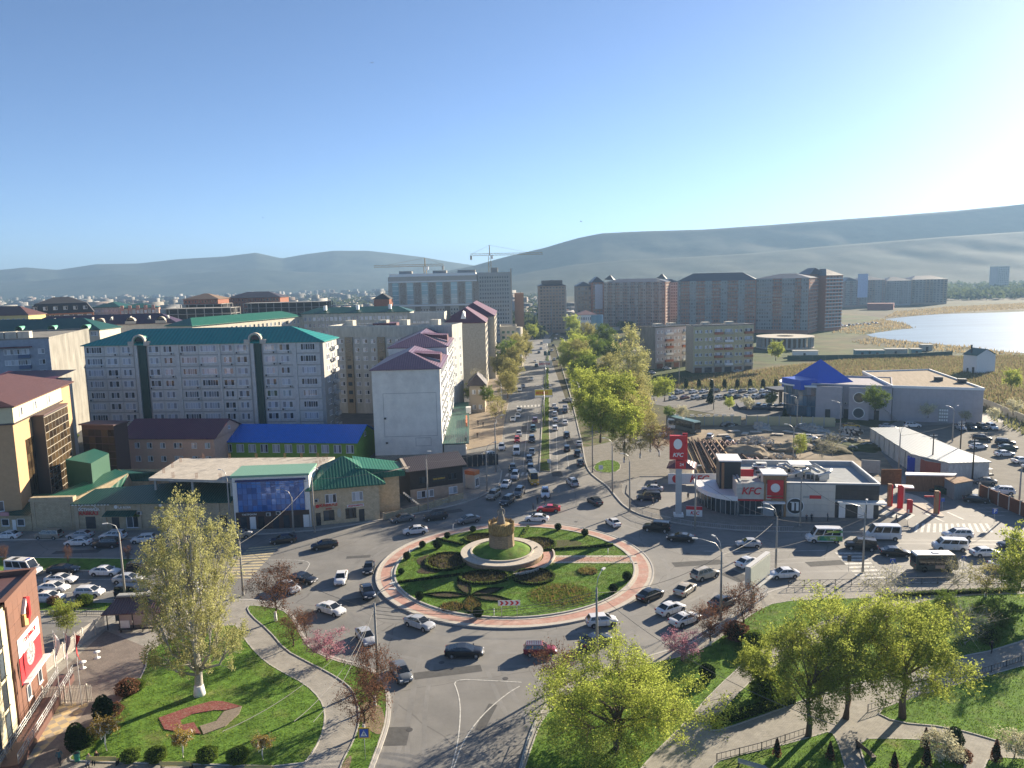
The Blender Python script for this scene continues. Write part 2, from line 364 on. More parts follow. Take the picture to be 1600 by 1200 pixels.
# ------------------------------------------------------------------ pavements, lawns and paths of the crossing
KZ=.13
def pavement(name,pts_px,mt=pave):return slab(name,px(pts_px),-.05,KZ,mt,kerbm)
edgeA=[(574,1225),(582,1200),(596,1165),(606,1135),(609,1110),(608,1085),(600,1066),(585,1050),(567,1040),(540,1034),(510,1025),(488,1012),(474,995),(462,970),(450,955),(425,944),(395,937),(240,938),(50,939),(-60,940)]
pavement('pavement',edgeA+[(-60,1400),(500,1400)],pave2)
mbk=MB(); ribbon(mbk,openline(px(edgeA)),.3,0,KZ+.02); struct('kerb',mbk,kerbm)
def lawnpatch(pts_px,name='lawn',z=KZ+.05,mt=None,k=1):
 p=smooth(px(pts_px,KZ),k)
 o=slab(name,p,0,z,mt or lawn,kerbm)
 mb=MB(); ribbon(mb,p,.14,0,z+.03,closed=True); struct('kerb',mb,kerbm)
 return p
LAWNS=[]
LAWNS.append(lawnpatch([(232,1010),(226,1055),(190,1092),(150,1140),(108,1183),(112,1190),(300,1194),(470,1199),(492,1172),(506,1140),(508,1112),(500,1092),(478,1070),(440,1050),(415,1035),(390,1010),(374,985),(366,975),(320,985)]))
LAWNS.append(lawnpatch([(392,962),(420,985),(446,1016),(480,1034),(512,1050),(535,1064),(551,1078),(560,1100),(562,1130),(552,1160),(535,1190),(528,1215),(572,1215),(580,1192),(592,1160),(602,1130),(605,1100),(602,1072),(588,1054),(560,1042),(520,1032),(486,1016),(470,994),(456,966),(440,952),(400,946),(385,948)]))
LAWNS.append(lawnpatch([(52,942),(175,942),(235,942),(232,952),(165,955),(52,955)],k=0))
slab('soil_patch',smooth(px([(560,1120),(566,1095),(590,1098),(600,1112),(602,1135),(594,1150),(575,1140)],.2)),.1,.20,mat('trodden_soil',(.25,.19,.13),.95,.2,1))
slab('soil_patch',smooth(px([(528,1212),(540,1185),(552,1178),(542,1212)],.2)),.1,.20,_M['trodden_soil'])
pm=px([(-60,871),(120,873),(218,874),(226,880),(224,890),(215,893),(120,892),(-60,894)])
slab('median',pm,-.05,KZ,lawn,kerbm); mbk=MB(); ribbon(mbk,pm,.25,0,KZ+.02,closed=True); struct('kerb',mbk,kerbm)
edgeE=[(-60,846),(60,843),(230,841),(310,838),(400,836),(500,829),(600,812),(660,801),(725,787),(765,771),(781,757),(784,736),(787,700),(791,660),(796,630),(806,600),(818,575),(826,555),(832,535)]
pE=px(edgeE)
pavement('pavement',[(-60,831)]+[(-60,846),(60,843),(230,841),(310,838),(400,836),(500,829),(600,812),(660,801),(725,787),(765,771),(781,757),(784,736),(776,722),(757,716),(750,728),(742,760),(690,770),(640,790),(590,800),(500,812),(400,822),(310,826)])
mbk=MB(); ribbon(mbk,openline(pE[:12]),.3,0,KZ+.03); struct('kerb',mbk,kerbm)
slab('pavement',[tuple(G(*p)[:2])for p in[(784,692),(788,660),(793,635),(803,600),(815,575),(824,555),(832,535)]]+[(-8,560),(-13,400),(-15,300),(-15,262),(-15.5,225),(-16,200)],-.05,KZ,pavemat('warm_pavers',(.33,.27,.20),(.28,.23,.18),(.2,.17,.13),1.5),kerbm)
med=[tuple(G(*p)[:2])for p in[(843,737),(845,700),(847,660),(849,620),(851,590),(853,565),(856,548)]]+[tuple(G(*p)[:2])for p in[(857,548),(857,565),(857,590),(858,620),(858,660),(859,700),(860,737)]]
slab('median',med,-.05,KZ,mat('median_grass',(.085,.13,.025),.95,.3,.3,bump=.7,bscale=3,col2=(.13,.12,.06),fac2=(.45,.6)),kerbm)
mbk=MB(); ribbon(mbk,med,.25,0,KZ+.03,closed=True); struct('kerb',mbk,kerbm)
edgeD=[(868,540),(874,560),(881,585),(889,610),(897,640),(904,670),(911,700),(914,722),(921,738),(934,749),(950,760),(962,776),(976,792),(1000,805),(1030,813),(1080,822),(1150,829),(1200,831),(1330,832),(1420,829)]
pavement('pavement',edgeD[6:]+[(1420,822),(1416,812),(1372,806),(1340,800),(1150,796),(1100,800),(1070,790),(1040,800),(990,790),(972,770),(972,755),(1000,745),(1060,745),(1060,700),(960,690)],pavemat('shade_toned_pavers',(.25,.235,.21),(.21,.2,.18),(.14,.13,.12),1.7))  # darker copy of the grey pavers, tree shade put into their tone
slab('pavement',[tuple(G(*p)[:2])for p in edgeD[:7]]+[tuple(G(*p)[:2])for p in[(960,690),(990,668),(960,640),(940,600),(920,570),(900,545)]],-.05,KZ,mat('scrubby_verge',(.16,.14,.09),.95,.25,.3,bump=.6,bscale=3,col2=(.075,.10,.03),fac2=(.42,.6)),kerbm)
mbk=MB(); ribbon(mbk,openline(px(edgeD)),.3,0,KZ+.03); struct('kerb',mbk,kerbm)
sheet('restaurant_car_park',px([(978,770),(980,757),(1000,748),(1040,750),(1070,750),(1075,775),(1060,790),(1035,797),(998,790)],KZ),KZ+.012,asph)
LAWNS.append(lawnpatch([(926,735),(932,722),(955,718),(970,724),(968,736),(948,740)]))
edgeC=[(812,1230),(818,1190),(826,1160),(836,1130),(850,1105),(880,1075),(930,1048),(1000,1030),(1050,1016),(1090,1002),(1130,975),(1165,948),(1200,925),(1240,916),(1330,914),(1440,912),(1700,905)]
pavement('pavement',edgeC+[(1900,1300),(800,1400)],pave2)
mbk=MB(); ribbon(mbk,openline(px(edgeC)),.3,0,KZ+.02); struct('kerb',mbk,kerbm)
for pts in([(836,1150),(850,1120),(885,1085),(935,1058),(1005,1040),(1080,1022),(1110,1008),(1150,978),(1180,956),(1215,940),(1300,936),(1390,934),(1250,985),(1180,1020),(1110,1085),(1080,1120),(1000,1200),(960,1260),(800,1260)],[(1112,1130),(1160,1075),(1200,1045),(1290,1000),(1400,960),(1460,932),(1700,925),(1700,965),(1560,1015),(1500,1026),(1300,1078),(1160,1130),(1110,1145)],[(1110,1200),(1130,1186),(1210,1168),(1275,1150),(1298,1142),(1310,1160),(1325,1215),(1100,1260)],[(1340,1155),(1400,1154),(1470,1158),(1508,1180),(1505,1250),(1370,1260),(1350,1190)],[(1365,1112),(1420,1092),(1500,1068),(1600,1040),(1760,1000),(1800,1200),(1600,1171),(1540,1152),(1480,1136),(1400,1129)],[(1530,1190),(1580,1182),(1700,1200),(1700,1300),(1540,1300)]):
 LAWNS.append(lawnpatch(pts))
sheet('car_park',px([(1362,668),(1560,660),(1750,670),(1800,800),(1600,790),(1545,760),(1540,742),(1450,738)]),.012,mat('worn_asphalt',(.17,.16,.14),.9,.15,.1,bump=.2))
for pts in([(1440,776),(1468,800),(1478,808),(1466,808),(1450,800),(1430,790),(1404,775),(1398,768)],[(1360,770),(1385,784),(1400,790),(1424,806),(1405,804),(1378,792),(1352,776)]):
 p=smooth(px(pts)); slab('traffic_island',p,-.05,KZ,palek,kerbm)
# ------------------------------------------------------------------ painted markings
def zebra(name,a,b,c,d,n,mt,z=.004,duty=.5):
 """stripes run from side ab to side cd"""
 A,B,C_,D_=[G(*q)for q in(a,b,c,d)]; mb=MB()
 for i in range(n):
  t0=(i+.25)/n; t1=(i+.25+duty)/n
  q=[A.lerp(B,t0),A.lerp(B,t1),D_.lerp(C_,t1),D_.lerp(C_,t0)]
  mb.poly([(v.x,v.y,z)for v in q])
 o=mb.build(name,mt); bm=bmesh.new(); bm.from_mesh(o.data); bmesh.ops.recalc_face_normals(bm,faces=bm.faces[:]); bm.to_mesh(o.data); bm.free()
 return tag(o,kind='structure')
zebra('crosswalk',(440,850),(390,905),(340,905),(390,855),12,yellow)
zebra('crosswalk',(1303,862),(1345,908),(1386,905),(1345,862),8,linem)
zebra('crosswalk',(1430,818),(1545,818),(1555,832),(1425,832),13,linem)
zebra('crosswalk',(806,637),(845,635),(845,632),(806,634),7,linem)
zebra('crosswalk',(787,745),(843,741),(845,736),(790,740),7,linem)
zebra('crosswalk',(1375,800),(1405,822),(1432,806),(1390,785),5,linem)
ml=MB()
for ln in([(703,1208),(716,1160),(720,1110),(716,1082),(707,1061),(760,1063),(815,1066)],[(707,1205),(722,1160),(752,1118),(790,1085),(812,1072)],[(420,875),(486,875),(480,890),(470,898),(425,895)],[(0,907),(180,905)],[(0,927),(190,925)],[(1100,861),(1160,862),(1290,860)],[(1396,882),(1600,890)],[(800,735),(806,690)],[(817,735),(826,650)],[(871,735),(868,640)],[(889,735),(879,640)]):
 ribbon(ml,openline(px(ln)),.13,0,.004)
for a,b in(((1443,801),(1475,815)),((1480,800),(1506,812))):ribbon(ml,px([a,b]),.5,0,.005)
for i in range(6):
 ribbon(ml,px([(1515-i*6+30,796+i*6-20),(1570-i*6+30,795+i*6-20)]),.12,0,.005)
struct('lane_markings',ml,linem)
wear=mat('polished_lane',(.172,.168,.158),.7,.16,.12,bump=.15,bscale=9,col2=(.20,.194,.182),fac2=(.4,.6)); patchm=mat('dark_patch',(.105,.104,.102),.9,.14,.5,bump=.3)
wl=MB(); _zw=[-.0115]
def zw():_zw[0]+=.00022; return _zw[0]
for r_,a0,a1 in((24.4,-170,170),(28.2,-160,100),(31.6,-140,40),(26.3,60,200),(34.5,-120,10)):
 ribbon(wl,[(-.25+r_*math.cos(R(a0+(a1-a0)*i/70)),117.6+(r_+.5*math.sin(i*.13))*math.sin(R(a0+(a1-a0)*i/70)))for i in range(71)],.62,0,zw())
for q in([(852,1200),(800,1110),(770,1040)],[(650,1200),(650,1110),(668,1020)],[(600,1200),(628,1120),(640,1050)],[(60,912),(300,911),(480,893)],[(60,934),(300,932),(470,915)],[(1600,872),(1300,872),(1100,885),(1030,925)],[(1600,848),(1250,845),(1080,850)],[(1600,893),(1230,890),(1090,925),(1000,985)],[(829,760),(831,690),(840,600)],[(808,760),(809,700),(824,600)],[(880,770),(868,690),(864,600)],[(902,770),(888,700),(878,620)]):
 for dx in(-.85,.85):ribbon(wl,[(p[0]+dx*(.3 if abs(q[0][1]-q[-1][1])<60 else 1),p[1]+dx*(1 if abs(q[0][1]-q[-1][1])<60 else.2))for p in openline(px(q),3)],.5,0,zw())
struct('wheel_tracks',wl,wear)
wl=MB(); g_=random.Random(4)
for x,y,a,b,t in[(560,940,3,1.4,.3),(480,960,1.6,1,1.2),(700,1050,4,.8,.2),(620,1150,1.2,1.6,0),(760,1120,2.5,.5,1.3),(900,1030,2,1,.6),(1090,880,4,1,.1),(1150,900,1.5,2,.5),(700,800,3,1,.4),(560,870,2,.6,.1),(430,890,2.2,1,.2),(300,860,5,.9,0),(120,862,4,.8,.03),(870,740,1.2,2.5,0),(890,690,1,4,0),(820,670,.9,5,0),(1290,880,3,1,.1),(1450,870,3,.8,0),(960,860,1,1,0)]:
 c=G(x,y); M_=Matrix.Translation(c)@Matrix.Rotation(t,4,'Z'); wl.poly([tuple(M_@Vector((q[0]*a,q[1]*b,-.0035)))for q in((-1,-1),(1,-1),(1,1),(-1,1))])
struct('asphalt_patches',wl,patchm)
for i,(x,y)in enumerate([(600,905),(690,1035),(560,985),(1010,880),(1075,865),(900,815),(640,1140),(470,880),(1330,868),(1180,872),(790,1060)]):
 c=G(x,y); m_=MB(); m_.lathe([(.36,-.01),(.36,.0),(.33,.002)],14,0,(0,0)); o=m_.build('manhole_cover',mat('cast_iron',(.06,.058,.055),.6,.15,3)); o.location=c; tag(o,'iron manhole cover '+['left of the roundabout beside the black boxy car','just left of the long black sedan','near the white spoilered sedan','on the asphalt right of the island by the black suv','between pylon shadow and black coupe','above the island near the red sports car','at the lower left of the bottom road','by the black sedan before the cafe','by the black suv at the right crossing','behind the silver old sedan','right of the long black sedan below the island'][i],'manhole cover','manhole covers of the crossing')
# ------------------------------------------------------------------ vegetation
nr=np.random.RandomState(5)
def leafmesh(name,cen,size,mt,aspect=.5,jit=.45,upbias=0.0):
 n=len(cen); cen=np.asarray(cen,float)
 a=nr.normal(size=(n,3)); a[:,2]*=(1-upbias); a/=np.linalg.norm(a,axis=1)[:,None]+1e-9
 b=nr.normal(size=(n,3)); b-=(b*a).sum(1)[:,None]*a; b/=np.linalg.norm(b,axis=1)[:,None]+1e-9
 s=size*(1+jit*nr.normal(size=n)).clip(.4,1.9)
 a=a*(s*.5)[:,None]; b=b*(s*.5*aspect)[:,None]
 v=np.empty((n,4,3)); v[:,0]=cen-a; v[:,1]=cen+b; v[:,2]=cen+a; v[:,3]=cen-b
 me=D.meshes.new(name); me.vertices.add(4*n); me.vertices.foreach_set('co',v.reshape(-1).astype(np.float32))
 me.loops.add(4*n); me.loops.foreach_set('vertex_index',np.arange(4*n,dtype=np.int32))
 me.polygons.add(n); me.polygons.foreach_set('loop_start',np.arange(0,4*n,4,dtype=np.int32)); me.polygons.foreach_set('loop_total',np.full(n,4,dtype=np.int32))
 me.materials.append(mt); me.update(calc_edges=True); me.validate()
 return me
bark=mat('bark',(.13,.10,.075),.95,.25,3,bump=.5)
barkp=mat('pale_bark',(.36,.34,.29),.9,.25,3,bump=.4)
barkd=mat('dark_bark',(.075,.055,.045),.95,.2,3)
lime=mat('whitewash',(.7,.69,.66),.9,.08,3)
def tree_proto(h,rx,z0,nclump,leaves,lsize,lm,bm_=bark,seed=1,shape='round',rtrunk=.22,limbs=9,spread=.55,twigs=True,ry=None,lean=(0,0),whitewash=False,droop=.0,nseg=4):
 """returns (trunk mesh, crown mesh), base at the origin"""
 global nr
 nr=np.random.RandomState(seed); ry=ry or rx
 mb=MB(); cz=(h+z0)/2; hz=(h-z0)/2
 pts=[]
 ph=nr.uniform(0,6.28,6)
 while len(pts)<nclump:
  p=nr.uniform(-1,1,3); r_=np.linalg.norm(p)
  az=math.atan2(p[1],p[0]); lump=1+.16*math.sin(3*az+ph[0]+2*p[2])+.12*math.sin(5*az+ph[1]-3*p[2])+.1*math.sin(2*az+ph[2]+5*p[2])
  if shape=='round':ok=r_<lump and r_>.35
  elif shape=='column':
   t=(p[2]+1)/2; rr=math.hypot(p[0],p[1]); lim=(1.15*math.sin(math.pi*min(1,t*.8+.16))**.8)*lump; ok=rr<lim*.95
  elif shape=='vase':
   t=(p[2]+1)/2; rr=math.hypot(p[0],p[1]); lim=(.35+.75*t)*(1-max(0,t-.75)*1.8)*lump; ok=rr<lim and rr>lim*.2
  else:ok=r_<lump
  if ok:pts.append((p[0]*rx+lean[0]*(p[2]+1),p[1]*ry+lean[1]*(p[2]+1),cz+p[2]*hz))
 P=np.array(pts)
 tz=z0+(h-z0)*(.35 if shape!='column' else.8)
 tr=[Vector((0,0,-.2)),Vector((nr.normal()*.1,nr.normal()*.1,z0*.5)),Vector((nr.normal()*.2,nr.normal()*.2,z0)),Vector((lean[0]*.4+nr.normal()*.25,lean[1]*.4+nr.normal()*.25,(z0+tz)/2)),Vector((lean[0]*.7+nr.normal()*.3,lean[1]*.7,tz))]
 mb.tube(tr,[rtrunk*1.35,rtrunk,rtrunk*.85,rtrunk*.6,rtrunk*.25],8,0)
 if whitewash:mb.tube([Vector((0,0,-.1)),Vector((0,0,1.3))],[rtrunk*1.6,rtrunk*1.15],10,1)
 def trunk_at(z):
  for a,b in zip(tr[:-1],tr[1:]):
   if z<=b.z:return a.lerp(b,max(0,min(1,(z-a.z)/(b.z-a.z))))
  return tr[-1]
 k=min(limbs,nclump); ce=P[nr.choice(len(P),k,replace=False)]
 for _ in range(6):
  dd=((P[:,None]-ce[None])**2).sum(2); lab=dd.argmin(1)
  for i in range(k):
   if(lab==i).any():ce[i]=P[lab==i].mean(0)
 L_=[]
 for i in range(k):
  c=Vector(ce[i]); z_a=z0*.8+max(0,(c.z-z0))*(.35 if shape!='column' else.25)-(.0 if shape!='column' else.0)
  if shape=='column':z_a=nr.uniform(z0*.7,max(z0,c.z-4))
  a=trunk_at(min(max(z_a,z0*.7),tz*.98))
  e=a.lerp(c,.8); mid=a.lerp(e,.5)+Vector((0,0,(-.1 if shape!='column' else-.9)))+Vector(nr.normal(size=3)*.25)
  if shape=='column':mid=Vector((a.x+(e.x-a.x)*.75,a.y+(e.y-a.y)*.75,a.z+(e.z-a.z)*.4))
  r0=rtrunk*.42
  mb.tube([a,mid,e],[r0,r0*.65,r0*.35],6,0)
  for j in np.where(lab==i)[0]:
   p=Vector(P[j]); s=mid.lerp(e,nr.uniform(0,1)); q=s.lerp(p,.5)+Vector(nr.normal(size=3)*.18)+Vector((0,0,.15))
   mb.tube([s,q,p],[r0*.25,r0*.16,.012],4,0,caps=False); L_.append((q,p))
   if twigs:
    for _ in range(3):
     e2=p+Vector(nr.normal(size=3)*spread*.9); mb.tube([q.lerp(p,nr.uniform(.2,1)),e2],[.018,.006],3,0,caps=False); L_.append((p,e2))
 per=max(1,leaves//len(L_)); cen=[]
 for q,p in L_:
  t=nr.uniform(.15,1.15,per)[:,None]; c=np.array(q)[None]*(1-t)+np.array(p)[None]*t
  off=nr.normal(size=(per,3))*spread*.42
  if shape=='column':off[:,:2]*=.6; off[:,2]=np.abs(off[:,2])*2.2
  c=c+off
  if droop:c[:,2]-=droop*nr.uniform(0,1,per)**2
  cen.append(c)
 cen=np.concatenate(cen)
 return mb.mesh('trunk',[bm_,lime]),leafmesh('crown',cen,lsize,lm)
LM=dict(elm=leafmat('fresh_leaves',(.20,.25,.042),(.45,.50,.11),.55),pop=leafmat('poplar_leaves',(.28,.28,.10),(.52,.51,.23),.5),olive=leafmat('olive_leaves',(.24,.23,.075),(.42,.39,.16),.45),green=leafmat('green_leaves',(.08,.13,.025),(.19,.26,.05),.45),brown=leafmat('red_brown_leaves',(.10,.045,.03),(.24,.13,.08),.35),pink=leafmat('pink_blossom',(.42,.18,.23),(.66,.36,.42),.35),cream=leafmat('cream_blossom',(.45,.42,.26),(.68,.66,.48),.35),dark=leafmat('dark_evergreen',(.012,.03,.012),(.035,.065,.02),.2),gold=leafmat('golden_leaves',(.30,.21,.05),(.48,.37,.11),.45))
PR={'big':tree_proto(10.2,7.2,2.4,250,62000,.155,LM['elm'],seed=3,rtrunk=.33,limbs=16,spread=.62,droop=.9),'park':tree_proto(12.5,5.0,3.6,150,36000,.155,LM['elm'],seed=8,rtrunk=.27,limbs=12,spread=.55,droop=.6),'park2':tree_proto(12.5,5.2,4.2,135,31000,.155,LM['elm'],seed=12,rtrunk=.27,limbs=11,spread=.55,droop=.7),'poplar':tree_proto(22.0,5.0,3.2,320,62000,.16,LM['pop'],barkp,seed=4,shape='column',rtrunk=.42,limbs=34,spread=.55,whitewash=True),'street':tree_proto(11,4.2,2.6,120,13000,.30,LM['elm'],seed=21,rtrunk=.22,limbs=9,spread=.7),'street2':tree_proto(11,3.9,2.2,120,12000,.30,LM['olive'],seed=22,rtrunk=.2,limbs=9,spread=.7),'green':tree_proto(10,4.4,2.0,110,12000,.30,LM['green'],seed=23,rtrunk=.2,limbs=9,spread=.7),'sparse':tree_proto(9,3.2,2.6,80,3600,.22,LM['olive'],seed=24,rtrunk=.16,limbs=9,spread=.6,whitewash=True),'fpoplar':tree_proto(20,4.6,2.0,150,13000,.32,LM['pop'],barkp,seed=25,shape='column',rtrunk=.3,limbs=24,spread=.75),'bare':tree_proto(6.6,3.3,1.6,110,5200,.15,LM['brown'],barkd,seed=31,shape='vase',rtrunk=.13,limbs=10,spread=.5,whitewash=True),'bare2':tree_proto(5.0,2.5,1.2,80,2600,.14,LM['brown'],barkd,seed=32,shape='vase',rtrunk=.1,limbs=9,spread=.45),'pink':tree_proto(3.6,2.3,.8,70,4600,.13,LM['pink'],barkd,seed=33,shape='vase',rtrunk=.08,limbs=8,spread=.36),'cream':tree_proto(4.2,2.2,1.0,50,3600,.22,LM['cream'],bark,seed=34,rtrunk=.09,limbs=7,spread=.45),'twiggy':tree_proto(5.0,2.6,.8,90,900,.12,LM['olive'],barkp,seed=35,shape='vase',rtrunk=.09,limbs=10,spread=.6),'gold':tree_proto(2.5,.95,1.5,40,3200,.11,LM['gold'],lime,seed=36,rtrunk=.06,limbs=7,spread=.2),'forsythia':tree_proto(4.6,1.9,.5,60,5200,.15,LM['elm'],bark,seed=37,shape='vase',rtrunk=.06,limbs=12,spread=.42),}
def blob(name,prof_r,prof_h,lm,n,size,seed,kind='round',flat=1.0):
 global nr
 nr=np.random.RandomState(seed); t=nr.uniform(-1,1,n); a=nr.uniform(0,6.283,n)
 if kind=='round':r_=np.sqrt(1-t*t)*prof_r; z=prof_h/2*(1+t)
 elif kind=='cone':u=(t+1)/2; r_=prof_r*(1-u)**.8*(u*12).clip(0,1); z=u*prof_h
 else:u=(t+1)/2; r_=prof_r*(np.sin(np.pi*(u*.86+.1))**.5); z=u*prof_h
 r_=r_*nr.uniform(.82,1.05,n)*(1+.08*np.sin(3*a+5*t)); c=np.stack([r_*np.cos(a),r_*np.sin(a)*flat,z+.04],1)
 return leafmesh(name,c,size,lm)
BL={'ball':blob('foliage',.72,1.35,LM['dark'],1500,.14,1),'upright':blob('foliage',.85,2.5,LM['dark'],2600,.15,2,'col'),'cone':blob('foliage',.42,1.7,LM['brown'],700,.13,3,'cone'),'bush':blob('foliage',1.2,1.7,LM['green'],2400,.17,4),'pine':blob('foliage',1.9,6.0,LM['dark'],4200,.34,5,'cone'),'redbush':blob('foliage',1.0,1.3,LM['brown'],1500,.15,6),}
inner=mat('leaf_shade',(.012,.022,.008),1,.2,3)  # near-black: shade inside the foliage put into a colour
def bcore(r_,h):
 mb=MB(); mb.lathe([(.05,0),(r_*.62,h*.18),(r_*.78,h*.5),(r_*.55,h*.82),(.05,h*.97)],9); return mb.mesh('branches',inner)  # solid core in the painted shade colour, not modelled branches
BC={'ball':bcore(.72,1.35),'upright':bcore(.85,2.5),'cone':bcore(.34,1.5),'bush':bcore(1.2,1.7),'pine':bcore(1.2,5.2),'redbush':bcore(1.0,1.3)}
def tree(pro,p,h,label,name='tree',group=None,rot=None,wide=1.0,cat='tree'):
 H0={'big':10.2,'park':12.5,'park2':12.5,'poplar':22,'street':11,'street2':11,'green':10,'sparse':9,'fpoplar':20,'bare':6.6,'bare2':5,'pink':3.6,'cream':4.2,'twiggy':5,'gold':2.5,'forsythia':4.6}[pro]
 s=h/H0; o=empty(name,(p[0],p[1],p[2]if len(p)>2 else 0),rnd.uniform(0,6.28)if rot is None else rot,label,cat,group)
 o.scale=(s*wide,s*wide,s)
 link('trunk',PR[pro][0],o); link('crown',PR[pro][1],o); return o
def shrub(kind,p,s,label,name='shrub',group=None,cat='shrub',sz=1.0):
 o=empty(name,(p[0],p[1],p[2]if len(p)>2 else KZ+.03),rnd.uniform(0,6.28),label,cat,group); o.scale=(s,s,s*sz)
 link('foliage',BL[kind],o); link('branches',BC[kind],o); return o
def hedge(pts,w,h,label,group=None,closed=False,lm='green',z=KZ+.05):
 """clipped hedge along a line"""
 global nr
 nr=np.random.RandomState(len(pts)+3); cen=[]
 n=len(pts); P=[Vector((q[0],q[1],0))for q in pts]; o=empty('hedge',(P[0].x,P[0].y,z),0,label,'hedge',group)
 mb=MB(); ribbon(mb,[(q.x-P[0].x,q.y-P[0].y)for q in P],w*.7,0,h*.85,closed=closed); mb.build('branches',inner,o)  # solid hedge core, inner shade painted by its dark colour
 for i in range(n if closed else n-1):
  a,b=P[i],P[(i+1)%n]; L_=(b-a).length; k=int(L_*(w+2*h)*55)+1; d=(b-a).normalized(); nn=Vector((-d.y,d.x,0))
  t=nr.uniform(0,1,k); u=nr.uniform(-1,1,k); side=nr.uniform(0,1,k)<(2*h/(w+2*h))
  uu=np.where(side,np.sign(u),u)*w/2; zz=np.where(side,nr.uniform(0,1,k)*h,h)
  c=np.array(a-P[0])[None]+np.array(b-a)[None]*t[:,None]+np.array(nn)[None]*uu[:,None]; c[:,2]=zz; cen.append(c+nr.normal(size=(k,3))*.04)
 link('foliage',leafmesh('foliage',np.concatenate(cen),.15,LM[lm]),o); return o
def tufts(name,polyfn,n,hgt,mt,seed,w=.25,z=0.0,clump=None):
 """upright blades scattered in an area: nobody could count them"""
 g=np.random.RandomState(seed); pts=polyfn(g,n); n=len(pts)
 a=g.uniform(0,math.pi,n); hh=hgt*g.uniform(.5,1.25,n); lean=g.normal(size=(n,2))*.18*hh[:,None]
 v=np.zeros((n,3,3)); dx=np.cos(a)*w/2; dy=np.sin(a)*w/2
 v[:,0,0]=pts[:,0]-dx; v[:,0,1]=pts[:,1]-dy; v[:,1,0]=pts[:,0]+dx; v[:,1,1]=pts[:,1]+dy
 v[:,2,0]=pts[:,0]+lean[:,0]; v[:,2,1]=pts[:,1]+lean[:,1]; v[:,:2,2]=z-.02; v[:,2,2]=z+hh
 me=D.meshes.new(name); me.vertices.add(3*n); me.vertices.foreach_set('co',v.reshape(-1).astype(np.float32))
 me.loops.add(3*n); me.loops.foreach_set('vertex_index',np.arange(3*n,dtype=np.int32))
 me.polygons.add(n); me.polygons.foreach_set('loop_start',np.arange(0,3*n,3,dtype=np.int32)); me.polygons.foreach_set('loop_total',np.full(n,3,dtype=np.int32))
 me.materials.append(mt); me.update(calc_edges=True)
 return tag(link(name,me),kind='stuff')
def inpoly(poly,p):
 x,y=p[:,0],p[:,1]; ins=np.zeros(len(p),bool); j=len(poly)-1
 for i in range(len(poly)):
  xi,yi=poly[i]; xj,yj=poly[j]
  ins^=((yi>y)!=(yj>y))&(x<(xj-xi)*(y-yi)/((yj-yi)or 1e-9)+xi); j=i
 return ins
def inarea(polys,holes=()):
 def f(g,n):
  allp=np.concatenate([np.array(p)[:,:2]for p in polys]); lo=allp.min(0); hi=allp.max(0)
  p=g.uniform(lo,hi,(n,2)); k=np.zeros(n,bool)
  for q in polys:k|=inpoly(q,p)
  for q in holes:k&=~inpoly(q,p)
  return p[k]
 return f
grassm=leafmat('grass_blades',(.09,.16,.018),(.21,.30,.042),.4)
reedm=leafmat('reed_blades',(.20,.15,.08),(.38,.31,.18),.4)
reedg=leafmat('green_reed_blades',(.11,.13,.05),(.27,.26,.11),.4)
for i,P_ in enumerate(LAWNS):
 a_=np.array(P_); sp=(a_.max(0)-a_.min(0)).prod()
 tufts('grass',inarea([P_]),int(min(sp*26,60000)),.13,grassm,50+i,.10,KZ+.05)
rp=[px([(1010,606),(1030,598),(1100,588),(1180,580),(1230,573),(1340,561),(1600,556),(1640,600),(1600,652),(1545,640),(1480,590),(1300,592),(1240,606)])]
tufts('reeds',inarea(rp),90000,1.3,reedm,3,.5)
tufts('green_reeds',inarea(rp),55000,1.2,reedg,33,.5)
tufts('green_reeds',inarea([px([(1010,608),(1100,602),(1235,598),(1240,606),(1230,612),(1010,611)]),px([(1290,566),(1400,560),(1480,568),(1400,572),(1290,573)]),px([(1545,645),(1600,640),(1640,690),(1600,680),(1548,655)])]),26000,1.4,reedg,4,.5)
tufts('reeds',inarea([px([(1300,520),(1345,505),(1380,499),(1410,504),(1432,513),(1400,515),(1350,523)]),px([(1380,497),(1400,487),(1480,480),(1600,474),(1600,483),(1530,486)]),px([(1330,535),(1400,545),(1560,556),(1600,558),(1600,552),(1500,541),(1440,537),(1360,528)]),px([(950,530),(985,525),(1010,540),(985,545),(950,540)])]),60000,1.8,reedm,5,.8)
tree('big',G(962,1172),9.0,'huge spreading yellow-green tree overhanging the foreground pavement below the roundabout',name='elm_tree',wide=1.38,rot=.4)
tree('park',G(1263,1152),12.6,'dark-trunked thin-crowned tree standing on the wall side of the park path, leftmost of three',name='elm_tree',group='three park trees by the sloping path',rot=1.0)
tree('park2',G(1321,1124),13.4,'straight-trunked green tree standing in the middle of the sloping park path',name='elm_tree',group='three park trees by the sloping path',rot=2.2,wide=1.1)
tree('park',G(1410,1124),13.0,'broad bright green tree on the lawn corner, its branches reaching right over the grass',name='elm_tree',group='three park trees by the sloping path',rot=4.0,wide=1.22)
tree('poplar',G(312,1088),23,'tall poplar with whitewashed foot on the lawn by the bus shelter',name='poplar_tree',rot=.5)
tree('bare',G(431,972),7.6,'bare brown tree with whitewashed trunk beside the winding path',name='small_tree')
tree('bare2',G(458,1012),4.6,'small reddish bare tree on the verge between path and road',name='small_tree')
tree('bare',G(586,1105),6.6,'red-brown tree whose crown hides the foot of a lamp post',name='small_tree',wide=.9)
tree('bare',G(569,1148),6.0,'red-brown tree standing behind the crossing sign at the path edge',name='small_tree',rot=2)
tree('bare2',G(478,995),3.2,'reddish bush-like sapling right at the road kerb',name='small_tree')
tree('pink',G(512,1036),3.6,'pink blossoming tree on the verge at the road edge left',name='blossom_tree',wide=1.15)
